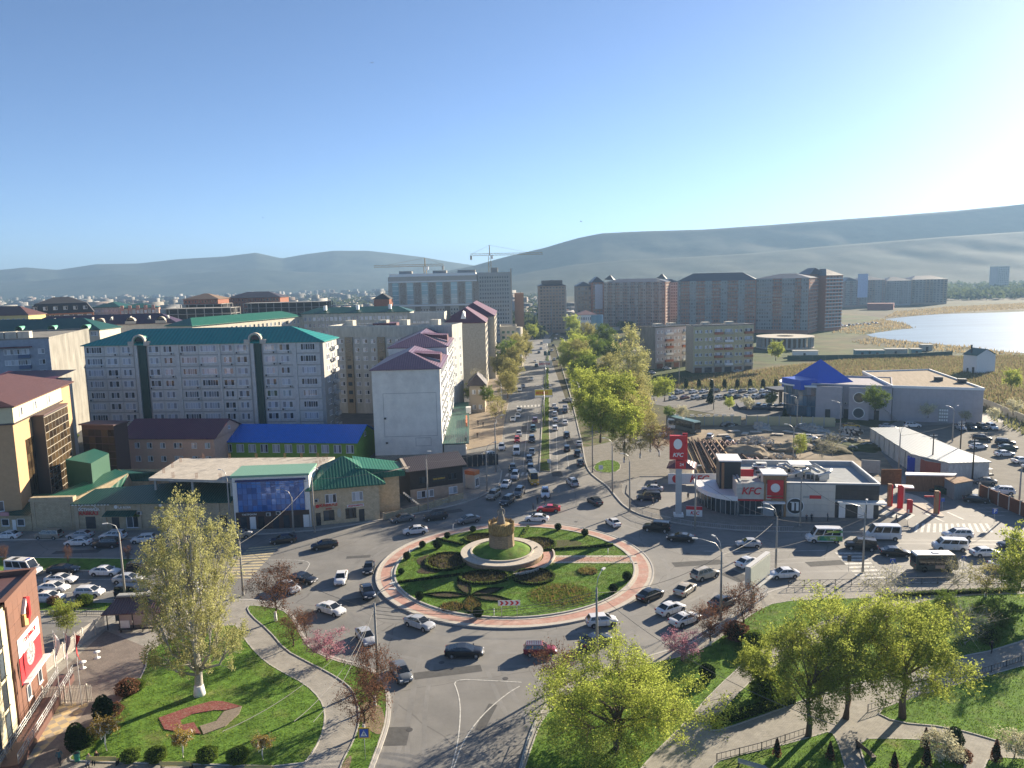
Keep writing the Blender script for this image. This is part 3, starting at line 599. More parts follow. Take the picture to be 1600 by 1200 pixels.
tree('pink',G(1066,1036),3.6,'pink blossoming tree beside the railing below the waiting cars',name='blossom_tree',rot=3)
tree('bare2',G(868,1090),5.6,'dark red leaved sapling peeping out left of the huge foreground tree',name='small_tree')
tree('bare',G(1110,1010),5.4,'brown leaved tree by the railing under the tall lamp post',name='small_tree',rot=5)
tree('bare2',G(1160,985),6.0,'dark reddish tree beside the white billboard post',name='small_tree')
tree('twiggy',G(1380,945),5.2,'bare yellowish tree on the strip beside the right road railing',name='small_tree',wide=1.4)
tree('twiggy',G(1495,925),5.0,'pale twiggy tree next to the blue sign by the right road',name='small_tree')
tree('sparse',G(1540,935),5.5,'golden budding tree on the verge right of the blue sign',name='small_tree',wide=1.3)
tree('twiggy',G(1510,1010),5.4,'bare grey tree in the dark shrubs of the park',name='small_tree',wide=1.2)
tree('green',G(1555,985),4.6,'low dense green tree by the park path where a walker passes',name='small_tree',wide=1.3)
tree('street',G(1605,945),10.5,'leafy tree cut by the right edge beside the waiting cars',name='elm_tree')
tree('green',G(1480,965),3.6,'dark green rounded shrub tree in the park shadow',name='small_tree')
tree('street',G(1185,1080),5.6,'young light green tree between hedge and paved walk',name='elm_tree')
tree('forsythia',G(105,990),4.6,'yellow-green forsythia bush by the picket fence',name='forsythia_bush',cat='bush')
tree('gold',G(168,1176),3.6,'golden ball-headed sapling behind the first yellow bench',name='sapling')
tree('gold',G(286,1186),3.0,'smaller golden ball-headed sapling behind the second bench',name='sapling')
tree('gold',G(412,1190),2.6,'golden sapling at the bottom of the poplar lawn near the path',name='sapling')
tree('bare2',G(8,884),3.4,'thin rusty-leaved sapling on the grass median behind the ambulance',name='sapling',wide=.5)
tree('bare2',G(108,885),3.4,'thin sapling on the grass median above the white sedans',name='sapling',wide=.45)
tree('bare2',G(201,885),3.4,'thin sapling on the grass median just right of the concrete lamp post',name='sapling',wide=.5)
def ORDN(k,y,L_):return sorted([-q[1]for q in L_ if q[3]==['street','street2','green','sparse'][k[1]]]).index(-y)
TR=[(894,522,13,'street'),(917,542,13,'street2'),(944,545,13,'green'),(887,562,10,'street'),(889,582,10,'street'),(916,583,10,'street'),(928,566,12,'green'),(899,603,9,'street'),(930,624,8,'street2'),(928,662,13,'street'),(962,668,14,'street'),(988,652,12,'street2'),(952,600,11,'street2'),(938,690,12,'street'),(910,620,10,'street'),(903,575,12,'street2'),(905,560,12,'street'),(915,602,11,'green'),(945,648,12,'street'),(975,700,11,'street'),(1000,672,10,'street2'),(925,545,11,'street2'),(955,570,11,'green'),(985,690,11,'street2'),(1016,705,8,'sparse'),(900,545,11,'street'),(1022,626,7,'street'),(1038,626.5,8,'street')]
for i,(x,y,h,pk)in enumerate(TR):
 k_=['street','street2','green','sparse'].index(pk); tree(pk,G(x,y,.6*h),h,(ORD[ORDN(('r',k_),y,TR)]+' from the crossing of the '+['bright yellow-green','olive-tinted','deeper green'][k_]+' trees right of the avenue')if k_<3 else 'thinly leaved brownish tree behind the red restaurant pylon',group='trees lining the right side of the avenue',wide=1.05)
for i,(x,y,h,pk)in enumerate([(984,610,20,'fpoplar'),(998,632,13,'fpoplar'),(966,612,12,'fpoplar')]):
 tree(pk,G(x,y,.5*h),h,['tallest pale poplar rising above the avenue trees','shorter pale poplar just right of the tallest one','shorter pale poplar just left of the tallest one'][i],name='poplar_tree',wide=1.25)
for i,(x,y,h,pk)in enumerate([(831,530,10,'street'),(817,545,11,'street2'),(808,560,12,'street2'),(803,582,11,'street2'),(798,602,10,'street2'),(793,622,9,'street2'),(792,568,11,'green'),(781,590,9,'street2'),(822,560,9,'street2')]):
 tree(pk,G(x,y,.6*h),h,ORD[[8,7,6,3,1,0,4,2,5][i]]+' tree from the crossing in the ochre-green row left of the avenue',group='trees lining the left side of the avenue',wide=1.1)
for x,y,h,pk,lb in[(1000,715,7,'sparse','sparse olive tree left of the KFC banner wall'),(1030,712,7,'bare','reddish bare tree touching the KFC banner wall'),(975,722,7,'sparse','sparse tree standing before the grass triangle lamp')]:tree(pk,G(x,y,.5*h),h,lb,wide=1.2)
tree('sparse',G(775,662,5.2),8.6,'sparse young tree on the sunlit forecourt near the three walkers',group='forecourt trees')
tree('twiggy',G(748,615,5),9,'bare brown tree in front of the small brown-roofed house',group='forecourt trees')
tree('green',G(763,630,3.4),6,'dense little green tree beside the forecourt of the small house',group='forecourt trees')
tree('street',G(738,628,3),7,'fresh green tree at the far end of the white apartment block',group='forecourt trees')
tree('street',G(1212,563,5),9,'lone rounded tree on the meadow behind the blue pyramid roof',name='willow_tree')
tree('green',G(1367,645,4),8,'dark weeping birch in front of the grey hall wall',name='birch_tree')
tree('street',G(1580,610,3.5),7.5,'light green tree beyond the hall in the right-hand yard',name='tree')
for x,y,h,pk,lb in[(1450,652,4,'cream','greyish bush before the hall loading door'),(1508,658,3,'cream','small white blossoming bush left of the hall corner'),(1553,657,3.6,'cream','white blossoming bush right of the hall corner'),(1583,648,4.5,'cream','white blossoming tree along the pale wall by the right edge'),(1250,712,5,'forsythia','yellow-green bush on the building site behind the restaurant roof'),(1300,712,5.2,'twiggy','bare brown thicket bush on the building site'),(1285,720,4,'twiggy','second bare thicket bush close to the restaurant parapet'),(1205,560+74,4.5,'green','round green bush behind the yellowish site wall'),(1168,640,4,'cream','cream blossoming bush behind the yellowish site wall'),(1140,640,4,'street','light bush at the garden of the yellowish site wall'),(1045,655,4,'green','green bush left end of the yellowish site wall'),(1065,652,3.6,'cream','cream bush near the left end of the site wall')]:
 tree(pk,G(x,y,.6*h),h,lb,name='bush',cat='bush')
for x,y,s,lb in[(1110,622,.85,'dark spruce beside the car park lamp'),(1226,655,.8,'dark spruce by the low building near the blue pyramid'),(1305,663,.0,'')]:
 if s:shrub('pine',G(x,y+8,0),s,lb,name='spruce_tree',cat='tree')
for i in range(15):
 shrub('bush',G(948+i*19+rnd.uniform(-5,5),512+rnd.uniform(-6,6)-i*.6,0),rnd.uniform(2.2,3.4),ORD[i]+' tree from the left in the belt below the brick towers',name='tree',cat='tree',group='tree belt below the brick towers',sz=rnd.uniform(1.2,1.7))
for i in range(9):
 shrub('bush',G(930+i*9.5,rnd.uniform(590,606),0),rnd.uniform(1.5,2.6),ORD[i]+' dark bush from the left in the hollow behind the poplars',name='bush',cat='bush',group='bushes behind the poplars')
for i in range(11):shrub('upright',G(1012+i*20,607,0),1.0,ORD[i]+' slender young tree from the left between reeds and car park',name='young_tree',cat='tree',group='young trees above the car park',sz=1.5)
for k,x,y,s,lb in[('upright',162,1128,1.15,'tall dark egg-shaped conifer at the middle of the lawn edge'),('upright',120,1172,1.1,'dark egg-shaped conifer next to the green litter bin'),('redbush',178,1118,1.0,'brownish low bush right of the tall egg-shaped conifer'),('bush',142,1160,.85,'dark round bush between the two egg-shaped conifers'),('redbush',200,1085,1.3,'brown-green bush on the kerb below the poplar'),('bush',216,1078,.7,'small dark bush on the lawn kerb by the paved yard'),('bush',205,1190,.75,'olive bush beyond the first yellow bench'),('bush',245,1190,.85,'dark bush midway between the yellow benches'),('bush',325,1190,.85,'dark bush right of the second yellow bench'),('bush',372,1192,.9,'wide dark bush near the bottom of the poplar lawn'),('bush',133,946,.95,'round light green bush on the grass strip by the road'),('redbush',84,944,.9,'brown low bush on the grass strip next to a standing man'),('ball',1105,1062,1.3,'dark green clipped ball beside the paved walk'),('redbush',1150,1000,1.7,'dark red bush under the reddish tree'),('bush',1180,1012,1.2,'dark bush between park walk and red bush'),('bush',1195,1095,1.3,'dark shrub behind the long hedge'),('bush',1210,1085,1.1,'green shrub at the upper end of the long hedge'),('cone',1214,1182,1.1,'rust-brown cone conifer left of the leftmost park tree'),('cone',1297,1187,1.1,'rust-brown cone conifer left of the slatted bench'),('cone',1446,1168,1.2,'rust-brown cone conifer right of the slatted bench'),('cone',1448,1198,1.3,'rust-brown cone conifer at the bottom edge'),('cone',1397,1204,1.1,'rust-brown cone conifer cut by the bottom edge'),('upright',1491,1172,.9,'narrow dark conifer among pale blossoming twigs'),('cone',1556,1190,1.3,'dark narrow conifer in the lower right corner'),('redbush',1500,1190,1.0,'pale brown bush by the narrow dark conifer'),('bush',1440,990,1.8,'large dark shrub in the middle of the shaded park'),('bush',1545,1003,1.2,'dark shrub near the lady walking the park path'),('redbush',1110,668+40,.01,'')]:
 if s>.1:shrub(k,G(x,y,KZ),s,lb)
tree('cream',G(1470,1195),3.2,'twiggy bush with white blossoms by the bottom edge of the park',name='bush',cat='bush')
tree('cream',G(1585,1185),2.6,'white blossoming bush in the lower right corner',name='bush',cat='bush')
hedge(openline(px([(1113,1138),(1160,1122),(1240,1099)])),1.0,1.0,'long dark clipped hedge along the sloping park path')
hedge(px([(1385,935),(1440,931),(1590,925)]),.8,.5,'low clipped hedge along the upper edge of the park')
# ------------------------------------------------------------------ roundabout
RC=Vector((-.25,117.6,0))
def circ(r_,n=72,c=RC,a0=0,a1=2*math.pi):
 full=abs(a1-a0-2*math.pi)<1e-6
 return[(c.x+r_*math.cos(a0+(a1-a0)*i/(n if full else n-1)),c.y+r_*math.sin(a0+(a1-a0)*i/(n if full else n-1)))for i in range(n)]
slab('roundabout_island',circ(22.0),-.05,.16,palek,kerbm)
sheet('roundabout_ring_path',circ(21.3),.165,pinkp)
slab('roundabout_inner_kerb',circ(19.75),.1,.20,palek,kerbm)
mb=MB(); ribbon(mb,circ(19.1),.25,.1,.34,closed=True); struct('kerb',mb,kerbm)
mb=MB(); ribbon(mb,circ(22.0),.22,-.02,.21,closed=True); struct('kerb',mb,kerbm)
slab('roundabout_lawn',circ(19.0),.1,.26,lawn)
tufts('grass',inarea([circ(18.9)]),46000,.13,grassm,90,.10,.26)
RZ=.27
pa=[G(852,868,RZ),G(994,868,RZ),G(996,880,RZ),G(850,880,RZ)]
slab('monument_path',[(p.x,p.y)for p in pa],.2,.30,palek)
pb=[G(852,870.5,.3),G(994,870.5,.3),G(996,877.5,.3),G(850,877.5,.3)]
sheet('monument_path_paving',[(p.x,p.y)for p in pb],.305,pinkp)
def bed(pts,name='flower_bed',mt=dirt,z=.30):return slab(name,pts,.2,z,mt)
def ell(cx,cy,rx_,ry_,rot=0,n=28):
 c=G(cx,cy,RZ); return[(c.x+rx_*math.cos(t)*math.cos(rot)-ry_*math.sin(t)*math.sin(rot),c.y+rx_*math.cos(t)*math.sin(rot)+ry_*math.sin(t)*math.cos(rot))for t in[2*math.pi*i/n for i in range(n)]]
bedplants=leafmat('bedding_plants',(.05,.04,.025),(.13,.12,.045),.3)
flow=leafmat('flower_carpet',(.11,.16,.04),(.30,.19,.08),.3)
def petal(c,tip,w):
 c=G(*c,RZ); t=G(*tip,RZ); d=t-c; nn=Vector((-d.y,d.x,0)).normalized()
 return[tuple((c+d*u+nn*w*math.sin(math.pi*u)**1.1*s)[:2])for s,us in((1,[i/9 for i in range(10)]),(-1,[i/9 for i in range(8,0,-1)]))for u in us]
for i,tp in enumerate([(716,904),(662,929),(787,919),(800,939),(741,961)]):
 q=petal((734,931),tp,.95 if i!=4 else 1.3); bed(q,mt=dirt)
 if i in(4,):tufts('bedding_plants',inarea([q]),900,.25,flow,7,.14,.3)
 hedge([(a[0],a[1])for a in q],.12,.2,['narrow petal bed pointing back to the monument','long petal bed pointing left','petal bed pointing to the right rear','petal bed pointing right','planted petal bed pointing to the front'][i]+' with a low clipped edge',group='petal beds of the flower figure',closed=True,lm='dark',z=.27)
for cx,cy,a,b,lb in[(698,878,3.4,3.9,'hedge ring round the flower bed left of the monument'),(757,903,3.8,2.6,'hedge ring round the flower bed before the monument'),(834,902,3.2,3.0,'hedge ring round the flower bed right before the monument'),(838,851,3.3,3.2,'hedge ring round the flower bed behind the monument on the right'),(752,842,3.0,2.4,'hedge ring round the flower bed behind the monument on the left')]:
 q=ell(cx,cy,a,b); bed(q); tufts('bedding_plants',inarea([q]),700,.35,bedplants,int(cx),.2,.3); hedge(q,.35,.42,lb,group='ring hedges round the monument',closed=True,z=.25)
q=ell(876,929,5.0,4.4); bed(q,mt=mat('sparse_lawn',(.10,.13,.035),.95,.4,1.2,col2=(.17,.10,.05),fac2=(.5,.7)),z=.275); tufts('flower_carpet',inarea([ell(876,929,4.4,3.6)]),1500,.28,flow,17,.16,.28); tufts('grass',inarea([q]),3500,.16,grassm,27,.1,.28)
q=ell(706,948,1.7,1.6); bed(q); tufts('bedding_plants',inarea([q]),500,.3,flow,18,.16,.3)
q=ell(918,893,1.6,1.5); bed(q); tufts('bedding_plants',inarea([q]),500,.4,flow,19,.16,.3)
bed(smooth(px([(650,873),(672,866),(682,872),(672,882),(690,886),(688,894),(668,897),(648,895),(660,886),(652,880)],RZ)))
bed(ell(880,850,3.2,2.0),mt=earth)
for a,b,lb in[((622,911),(733,897),'straight hedge running left from the monument beds'),((682,843),(724,852),'straight hedge at the rear left of the island'),((857,860),(958,853),'long straight hedge at the rear right of the island'),((812,846),(826,824),'short hedge behind the monument')]:
 hedge(px([a,b],RZ),.45,.45,lb,group='straight hedges of the island',z=.25)
for x,y,s,lb in[(636,870,.9,'clipped ball bush third along the left rim of the island'),(660,851,.8,'clipped ball bush at the rear left rim beside another'),(684,853,1.1,'larger ball bush set in from the rear left rim'),(699,837,.8,'ball bush at the rear left rim behind the larger one'),(739,827,.8,'ball bush at the rear rim left of the statue'),(872,824,.9,'ball bush at the rear rim right of the statue'),(914,833,.9,'ball bush at the rear right rim'),(980,903,1.0,'ball bush nearest the right rim of the island'),(959,921,.9,'ball bush at the front right rim'),(747,960,1.0,'ball bush at the tip of the planted petal bed'),(656,933,.9,'yellowish ball bush at the front left'),(627,893,.7,'small ball bush at the left rim')]:
 shrub('ball',G(x,y+4,RZ),s,lb,name='clipped_bush',cat='bush')
MC=Vector((-2.3,121.6,0))
sandstone=brickmat('sandstone_blocks',(.32,.24,.16),(.26,.19,.12),(.18,.14,.10),1.0,.6,.3)
ter=empty('monument_terrace',(MC.x,MC.y,.25),0,'round stepped terrace of sandstone with pale coping under the grass mound','terrace')
mb=MB(); mb.lathe([(6.7,0),(6.7,.85),(5.7,.85)],56,0,sm=False,cap=False); mb.build('retaining_wall',sandstone,ter)
mb=MB(); mb.lathe([(6.95,0.0),(6.95,.0)],4,0);
mb=MB(); mb.lathe([(6.85,.85),(6.85,1.0),(5.2,1.0),(5.2,.85)],56,0,sm=False,cap=False); mb.build('coping',palek,ter)
mb=MB(); mb.lathe([(5.25,.9),(5.25,1.22),(4.95,1.22),(4.95,.95)],56,0,sm=False,cap=False); mb.build('inner_kerb',palek,ter)
mb=MB(); mb.lathe([(5.0,1.0),(4.2,1.35),(3.2,1.75),(2.0,2.0)],48,0); tag(mb.build('grass_mound',lawn,ter))
rp_=[(p[0]-MC.x,p[1]-MC.y)for p in circ(8.6,20,MC,R(-75),R(10))]+[(p[0]-MC.x,p[1]-MC.y)for p in circ(6.9,20,MC,R(-75),R(10))][::-1]
mb=MB(); mb.prism(rp_,0,.16,0); mb.build('curved_ramp',pinkp,ter)
mb=MB(); ribbon(mb,[(p[0]-MC.x,p[1]-MC.y)for p in circ(8.7,20,MC,R(-78),R(12))],.25,0,.4); mb.build('ramp_kerb',palek,ter)
mon=empty('monument',(MC.x,MC.y,2.2),0,'statue of a standing figure on a drum of golden wheat ears above a sandstone plinth','statue')
mb=MB(); mb.lathe([(2.15,-.2),(2.05,2.1),(0,2.1)],12,0,sm=False); mb.build('plinth',sandstone,mon)
wheat=mat('wheat_gold',(.34,.24,.10),.8,.25,3,island=.35)
g_=random.Random(2); mb=MB(); mb.lathe([(1.85,2.1),(1.95,2.9),(1.85,3.5),(1.1,3.8)],20,0)
for i in range(900):
 a=g_.uniform(0,6.28); z=g_.uniform(2.05,3.5); r_=1.98; p=Vector((r_*math.cos(a),r_*math.sin(a),z)); e=p+Vector((math.cos(a)*.16,math.sin(a)*.16,g_.uniform(.5,.95)))
 mb.tube([p,p.lerp(e,.6),e],[.035,.085,.01],4,0,caps=False)
mb.build('wheat_ears',wheat,mon)
st=mat('weathered_stone',(.20,.19,.17),.85,.15,2)
# ------------------------------------------------------------------ people: one skinned body per pose
def skin_mesh(name,joints,bones,sub=1):
 me=D.meshes.new(name); names=list(joints); ix={k:i for i,k in enumerate(names)}
 me.from_pydata([joints[k][0]for k in names],[(ix[a],ix[b])for a,b in bones],[])
 o=D.objects.new(name,me); C.objects.link(o)
 md=o.modifiers.new('skin','SKIN'); md.use_smooth_shade=True; md.branch_smoothing=.3
 for i,k in enumerate(names):
  r_=joints[k][1]; r_=r_ if isinstance(r_,tuple)else(r_,r_)
  me.skin_vertices[0].data[i].radius=r_; me.skin_vertices[0].data[i].use_root=(k=='pelvis')
 sb=o.modifiers.new('sub','SUBSURF'); sb.levels=sub; sb.render_levels=sub
 dg=bpy.context.evaluated_depsgraph_get(); out=D.meshes.new_from_object(o.evaluated_get(dg)); D.objects.remove(o)
 return out
def figure(pose):
 J={'pelvis':((0,0,.95),(.15,.11)),'waist':((0,0,1.08),(.135,.10)),'chest':((0,0,1.3),(.165,.115)),'neckb':((0,0,1.45),(.09,.08)),'neck':((0,0,1.52),.052),'head':((0,-.01,1.62),(.085,.10)),'crown':((0,0,1.70),(.07,.085))}
 B=[('pelvis','waist'),('waist','chest'),('chest','neckb'),('neckb','neck'),('neck','head'),('head','crown')]
 for s,q in((-1,'l'),(1,'r')):
  f=s if pose=='walk' else 0
  if pose=='sit':
   leg=[((s*.1,-.02,.52),.095),((s*.12,-.46,.50),.065),((s*.12,-.5,.1),.045),((s*.12,-.62,.045),.035)]; dz=-.42
  else:
   leg=[((s*.09,0,.86),.09),((s*.095,-.04-f*.16,.49),.062),((s*.095,.04-f*.26,.11),.042),((s*.1,-.1-f*.26,.04),.036)]; dz=0
  arm=[((s*.19,0,1.42+dz),.055),((s*.25,.03+f*.1,1.15+dz),.043),((s*.24,(-.12 if pose!='sit' else-.25)+f*.12,.93+dz+(.08 if pose=='sit' else 0)),.033),((s*.23,(-.17 if pose!='sit' else-.33)+f*.14,.86+dz+(.08 if pose=='sit' else 0)),.035)]
  nm=['hip','knee','ankle','toe'];
  for k,v in zip(nm,leg):J[k+q]=v
  for a,b in zip(['pelvis']+[k+q for k in nm[:-1]],[k+q for k in nm]):B.append((a,b))
  nm=['sh','el','wr','hand']
  for k,v in zip(nm,arm):J[k+q]=v
  for a,b in zip(['neckb']+[k+q for k in nm[:-1]],[k+q for k in nm]):B.append((a,b))
 if pose=='sit':
  for k in('pelvis','waist','chest','neckb','neck','head','crown'):
   (x,y,z),r_=J[k]; J[k]=((x,y,z-.42),r_)
 me=skin_mesh('body',J,B)
 return me
skinm=mat('skin',(.38,.22,.15),.6,.05,2)
hairm=mat('dark_hair',(.02,.015,.012),.7,.1,2)
topm=mat('coat_cloth',objcol=True,rough=.9,var=.1)
trous=mat('dark_trousers',(.025,.027,.035),.9,.1,3)
POSE={}
for ps in('stand','walk','sit'):
 me=figure(ps)
 dz=-.42 if ps=='sit' else 0
 for q in(topm,trous,skinm,hairm):me.materials.append(q)
 for p in me.polygons:
  c=p.center; p.use_smooth=True
  hand=abs(c.x)>.19 and c.z<.93+dz+(.1 if ps=='sit' else 0)and c.z>.8+dz
  if c.z>1.56+dz and(c.y>-.01 or c.z>1.69+dz)and c.y>-.03:p.material_index=3
  elif c.z>1.47+dz:p.material_index=2
  elif hand and c.z>.6+dz:p.material_index=2
  elif c.z>.88+dz:p.material_index=0
  else:p.material_index=1
 POSE[ps]=me
def person(p,rz,col,label,pose='stand',s=1.0,z=0.0):
 o=link('person',POSE[pose],None,(p[0],p[1],z)); o.rotation_euler=(0,0,R(rz)); o.scale=(s,s,s); o.color=(*col,1)
 return tag(o,label,'person')
me=POSE['stand'].copy(); me.materials.clear(); me.materials.append(st)
for p in me.polygons:p.material_index=0
o=link('statue_figure',me,mon,(0,0,3.7)); o.scale=(2.3,2.3,1.75)
mb=MB(); mb.lathe([(.75,3.6),(.62,4.3),(.52,4.9),(.45,5.3)],12,0); mb.build('statue_robe',st,mon)
blk=(.02,.02,.025)
for(x,y,rz,col,lb,ps)in[(840,788,20,blk,'police officer in black beside the stopped patrol car','stand'),(833,799,80,blk,'man in black standing left of the red sports car','stand'),(852,785,180,blk,'officer in dark uniform between patrol car and red sports car','stand'),(1549,1021,120,blk,'person in black walking up the sloping park path','walk'),(94,1196,200,(.05,.12,.14),'small person in a teal top walking on the bottom left paving','walk'),(91,950,180,(.05,.05,.06),'man in a dark jacket on the grass strip by the railing','stand'),(1075,782,10,blk,'person in black walking beside the restaurant pylon','walk'),(1020,790,60,(.12,.12,.12),'person with pale cap behind the dark parked suv','walk'),(1025,763,180,blk,'person in black at the far end of the restaurant car park','stand'),(1260,817,0,(.04,.05,.08),'person in dark blue by the restaurant kerb, left of a pair','stand'),(1268,816,0,blk,'woman in a long black coat at the restaurant kerb','stand'),(1293,815,90,(.10,.10,.11),'person in grey waiting by the minibus stop','stand'),(1400,817,40,blk,'person crouching at the kerb behind the white minibus','walk'),(1219,811,20,blk,'person in black by the restaurant entrance door','stand'),(746,673,10,blk,'walker in black on the sunlit forecourt, lowest of three','walk'),(748,669,10,blk,'second walker on the forecourt','walk'),(755,667,10,blk,'third walker on the forecourt, rightmost','walk'),(136,825,180,blk,'man in black standing at the hotel door','stand'),(68,827,180,(.10,.04,.03),'person in brown by the long stone wall of the hotel','stand'),(899,636,0,blk,'pedestrian waiting at the far crossing right of the avenue','stand'),(936,641,0,blk,'person walking under the avenue trees','walk'),(1141,628,0,blk,'person walking across the car park by the lamp','walk')]:
 if lb.startswith('second walker'):x,y=747,665
 if lb.startswith('walker in black'):x,y=746,684
 on_pave=y>940 or(x<700 and y<830)or x in(746,747,755,1260,1268,1293,1400,1219,1075)
 person(G(x,y,KZ if on_pave else 0),rz,col,lb,ps,z=KZ if on_pave else 0)
# ------------------------------------------------------------------ vehicles
paint=mat('car_paint',objcol=True,rough=.28,var=.03,coat=.6,spec=.5)
cglass=mat('car_glass',(.012,.015,.018),.06,.02,1,spec=.8)
rubber=mat('tyre_rubber',(.012,.012,.012),.9,.1,5)
rimm=mat('alloy_rim',(.38,.38,.40),.35,.05,5,metal=.7)
lampm=mat('headlamp_glass',(.75,.76,.78),.1,.02,1,spec=.8)
tailm=mat('tail_lamp',(.35,.01,.012),.2,.02,1)
platem=mat('number_plate',(.65,.65,.66),.5,.02,1)
trimm=mat('black_plastic',(.02,.02,.021),.6,.05,3)
CT={'sedan':(4.6,.90,.90,.97,1.45,1.02,-1.85,-1.02,.30,1.18,.20,.32),'lada':(4.1,.82,.88,.95,1.42,.98,-1.50,-1.05,.25,.85,.20,.29),'coupe':(4.8,.94,.88,.95,1.36,1.04,-2.05,-.80,.20,1.20,.17,.35),'hatch':(4.2,.88,.95,1.02,1.52,1.0,-1.98,-1.62,.42,1.25,.20,.32),'suv':(4.75,.95,1.08,1.15,1.72,1.1,-2.25,-1.85,.42,1.20,.26,.37),'bigsuv':(5.0,.99,1.15,1.22,1.90,1.15,-2.42,-2.25,.55,1.22,.30,.40),'wagon':(4.15,.81,.90,.96,1.44,.98,-1.98,-1.75,.30,.85,.22,.29),'mpv':(4.8,.93,1.0,1.10,1.75,1.1,-2.30,-2.05,.75,1.75,.20,.33),'van':(5.3,.96,1.12,1.22,1.98,1.2,-2.58,-2.45,1.2,1.95,.22,.34),'minibus':(5.9,1.0,1.20,1.32,2.62,1.3,-2.88,-2.80,1.35,2.15,.25,.36),}
def car_meshes(k):
 L_,w,hood,belt,roof,trunk,xrb,xrt,xft,xfb,clr,wr=CT[k]
 h=L_/2; mb=MB()
 S=[(-h,.80,clr+.16,trunk*.80),(-h+.07,.90,clr+.04,trunk*.95),(-h+.30,.97,clr,trunk),(xrb+.1,1.0,clr-.02,max(belt,trunk)),(0,1.0,clr-.03,belt),(xfb-.15,1.0,clr-.02,belt),(xfb+.25,.99,clr-.02,hood+(belt-hood)*.4),((xfb+h)/2+.15,.97,clr,hood*.97),(h-.22,.92,clr+.02,hood*.86),(h-.06,.82,clr+.08,hood*.74),(h,.68,clr+.18,hood*.62)]
 if S[2][0]>S[3][0]:S.pop(3)
 n=12; b=0
 for x,f,zb,zt in S:
  ww=w*f; zm=zb+(zt-zb)*.55
  half=[(ww*.80,zb),(ww*.96,zb+.10),(ww,zm),(ww*.975,zt-.10),(ww*.86,zt-.015),(ww*.45,zt+.02)]
  ring=[(-y,z)for y,z in half]+[(y,z)for y,z in half[::-1]]
  mb.v+=[(x,y,z)for y,z in ring]
 ns=len(S)
 for i in range(ns-1):
  for j in range(n):
   j2=(j+1)%n; mb.f.append((i*n+j,(i+1)*n+j,(i+1)*n+j2,i*n+j2)); mb.m.append(0); mb.sm.append(True)
 mb.f.append(tuple(range(n))); mb.m.append(0); mb.sm.append(False)
 mb.f.append(tuple((ns-1)*n+j for j in range(n))[::-1]); mb.m.append(0); mb.sm.append(False)
 wb,wt=w*.87,w*.70 if roof<1.9 else w*.84
 zb=belt-.02
 def sec(x,z,y):return[(x,-y,z),(x,y,z)]
 r1,r2,r3,r4=sec(xrb,max(belt,trunk)-.03 if k not in('sedan','lada','coupe')else trunk-.03,wb),sec(xrt,roof-.02,wt),sec(xft,roof,wt),sec(xfb,zb,wb)
 rm=[((xrt+xft)/2,-wt,roof+.025),((xrt+xft)/2,wt,roof+.025)]
 q=[r1,r2,rm,r3,r4]
 for a,c in zip(q[:-1],q[1:]):mb.poly([a[0],c[0],c[1],a[1]],0,True)
 for s in(0,1):
  pts=[p[s]for p in q];
  mb.poly(pts if s==1 else pts[::-1],0)
 ax=(-h+L_*.19,h-L_*.185)
 for s in(-1,1):
  for x in ax:
   b=len(mb.v); m_=14; y=s*(w+.004)
   mb.v+=[(x+(wr+.07)*math.cos(t),y,wr+(wr+.07)*math.sin(t))for t in[math.pi*i/(m_-1)for i in range(m_)]]+[(x-wr-.07,y,clr),(x+wr+.07,y,clr)]
   fc=tuple(range(b,b+m_+2)); mb.f.append(fc if s<0 else fc[::-1]); mb.m.append(1); mb.sm.append(False)
  mb.box(ax[0]+wr+.1,s*(w-.04)-.03,clr-.03,ax[1]-wr-.1,s*(w-.04)+.05,clr+.07,1)
  mb.box(xfb-.25,s*(w+.02)-.1,belt-.0,xfb-.1,s*(w+.02)+.1,belt+.13,0)
  for xx in(xft-.35+(xfb-xft)*.5-.1,(xrt+xft)/2-.25):
   mb.box(xx,s*(w+.001)-.004,clr+.12,xx+.018,s*(w+.001)+.004,belt-.08,1)
 mb.box(h-.035,-w*.48,clr+.12,h+.012,w*.48,clr+.30,1)
 mb.box(h-.10,-w*.35,hood*.62-.05,h-.0+.006,w*.35,hood*.62+.03,1)
 mb.box(-h-.02,-w*.7,clr+.1,-h+.05,w*.7,clr+.22,1)
 if k in('suv','bigsuv','mpv'):
  for s in(-1,1):mb.bar((xrt+.15,s*wt*.92,roof+.06),(xft-.1,s*wt*.92,roof+.06),.04,.04,1)
 body=mb.mesh('body',[paint,trimm]); body.set_sharp_from_angle(angle=R(38))
 out={'body':body}
 def pane(nm,p,off=.012,ins=.07):
  a=[Vector(v)for v in p]; c=sum(a,Vector())/len(a); nn=(a[1]-a[0]).cross(a[2]-a[1]).normalized()
  if nn.dot(c-Vector((0,0,.9)))<0:nn=-nn
  m2=MB(); pp=[v+(c-v).normalized()*ins*1.3+nn*off for v in a]
  f=(pp[1]-pp[0]).cross(pp[2]-pp[1])
  if f.dot(nn)<0:pp=pp[::-1]
  m2.poly(pp); return m2.mesh(nm,cglass)
 out['windscreen']=pane('windscreen',[r4[0],r4[1],r3[1],r3[0]])
 out['rear_window']=pane('rear_window',[r1[0],r1[1],r2[1],r2[0]])
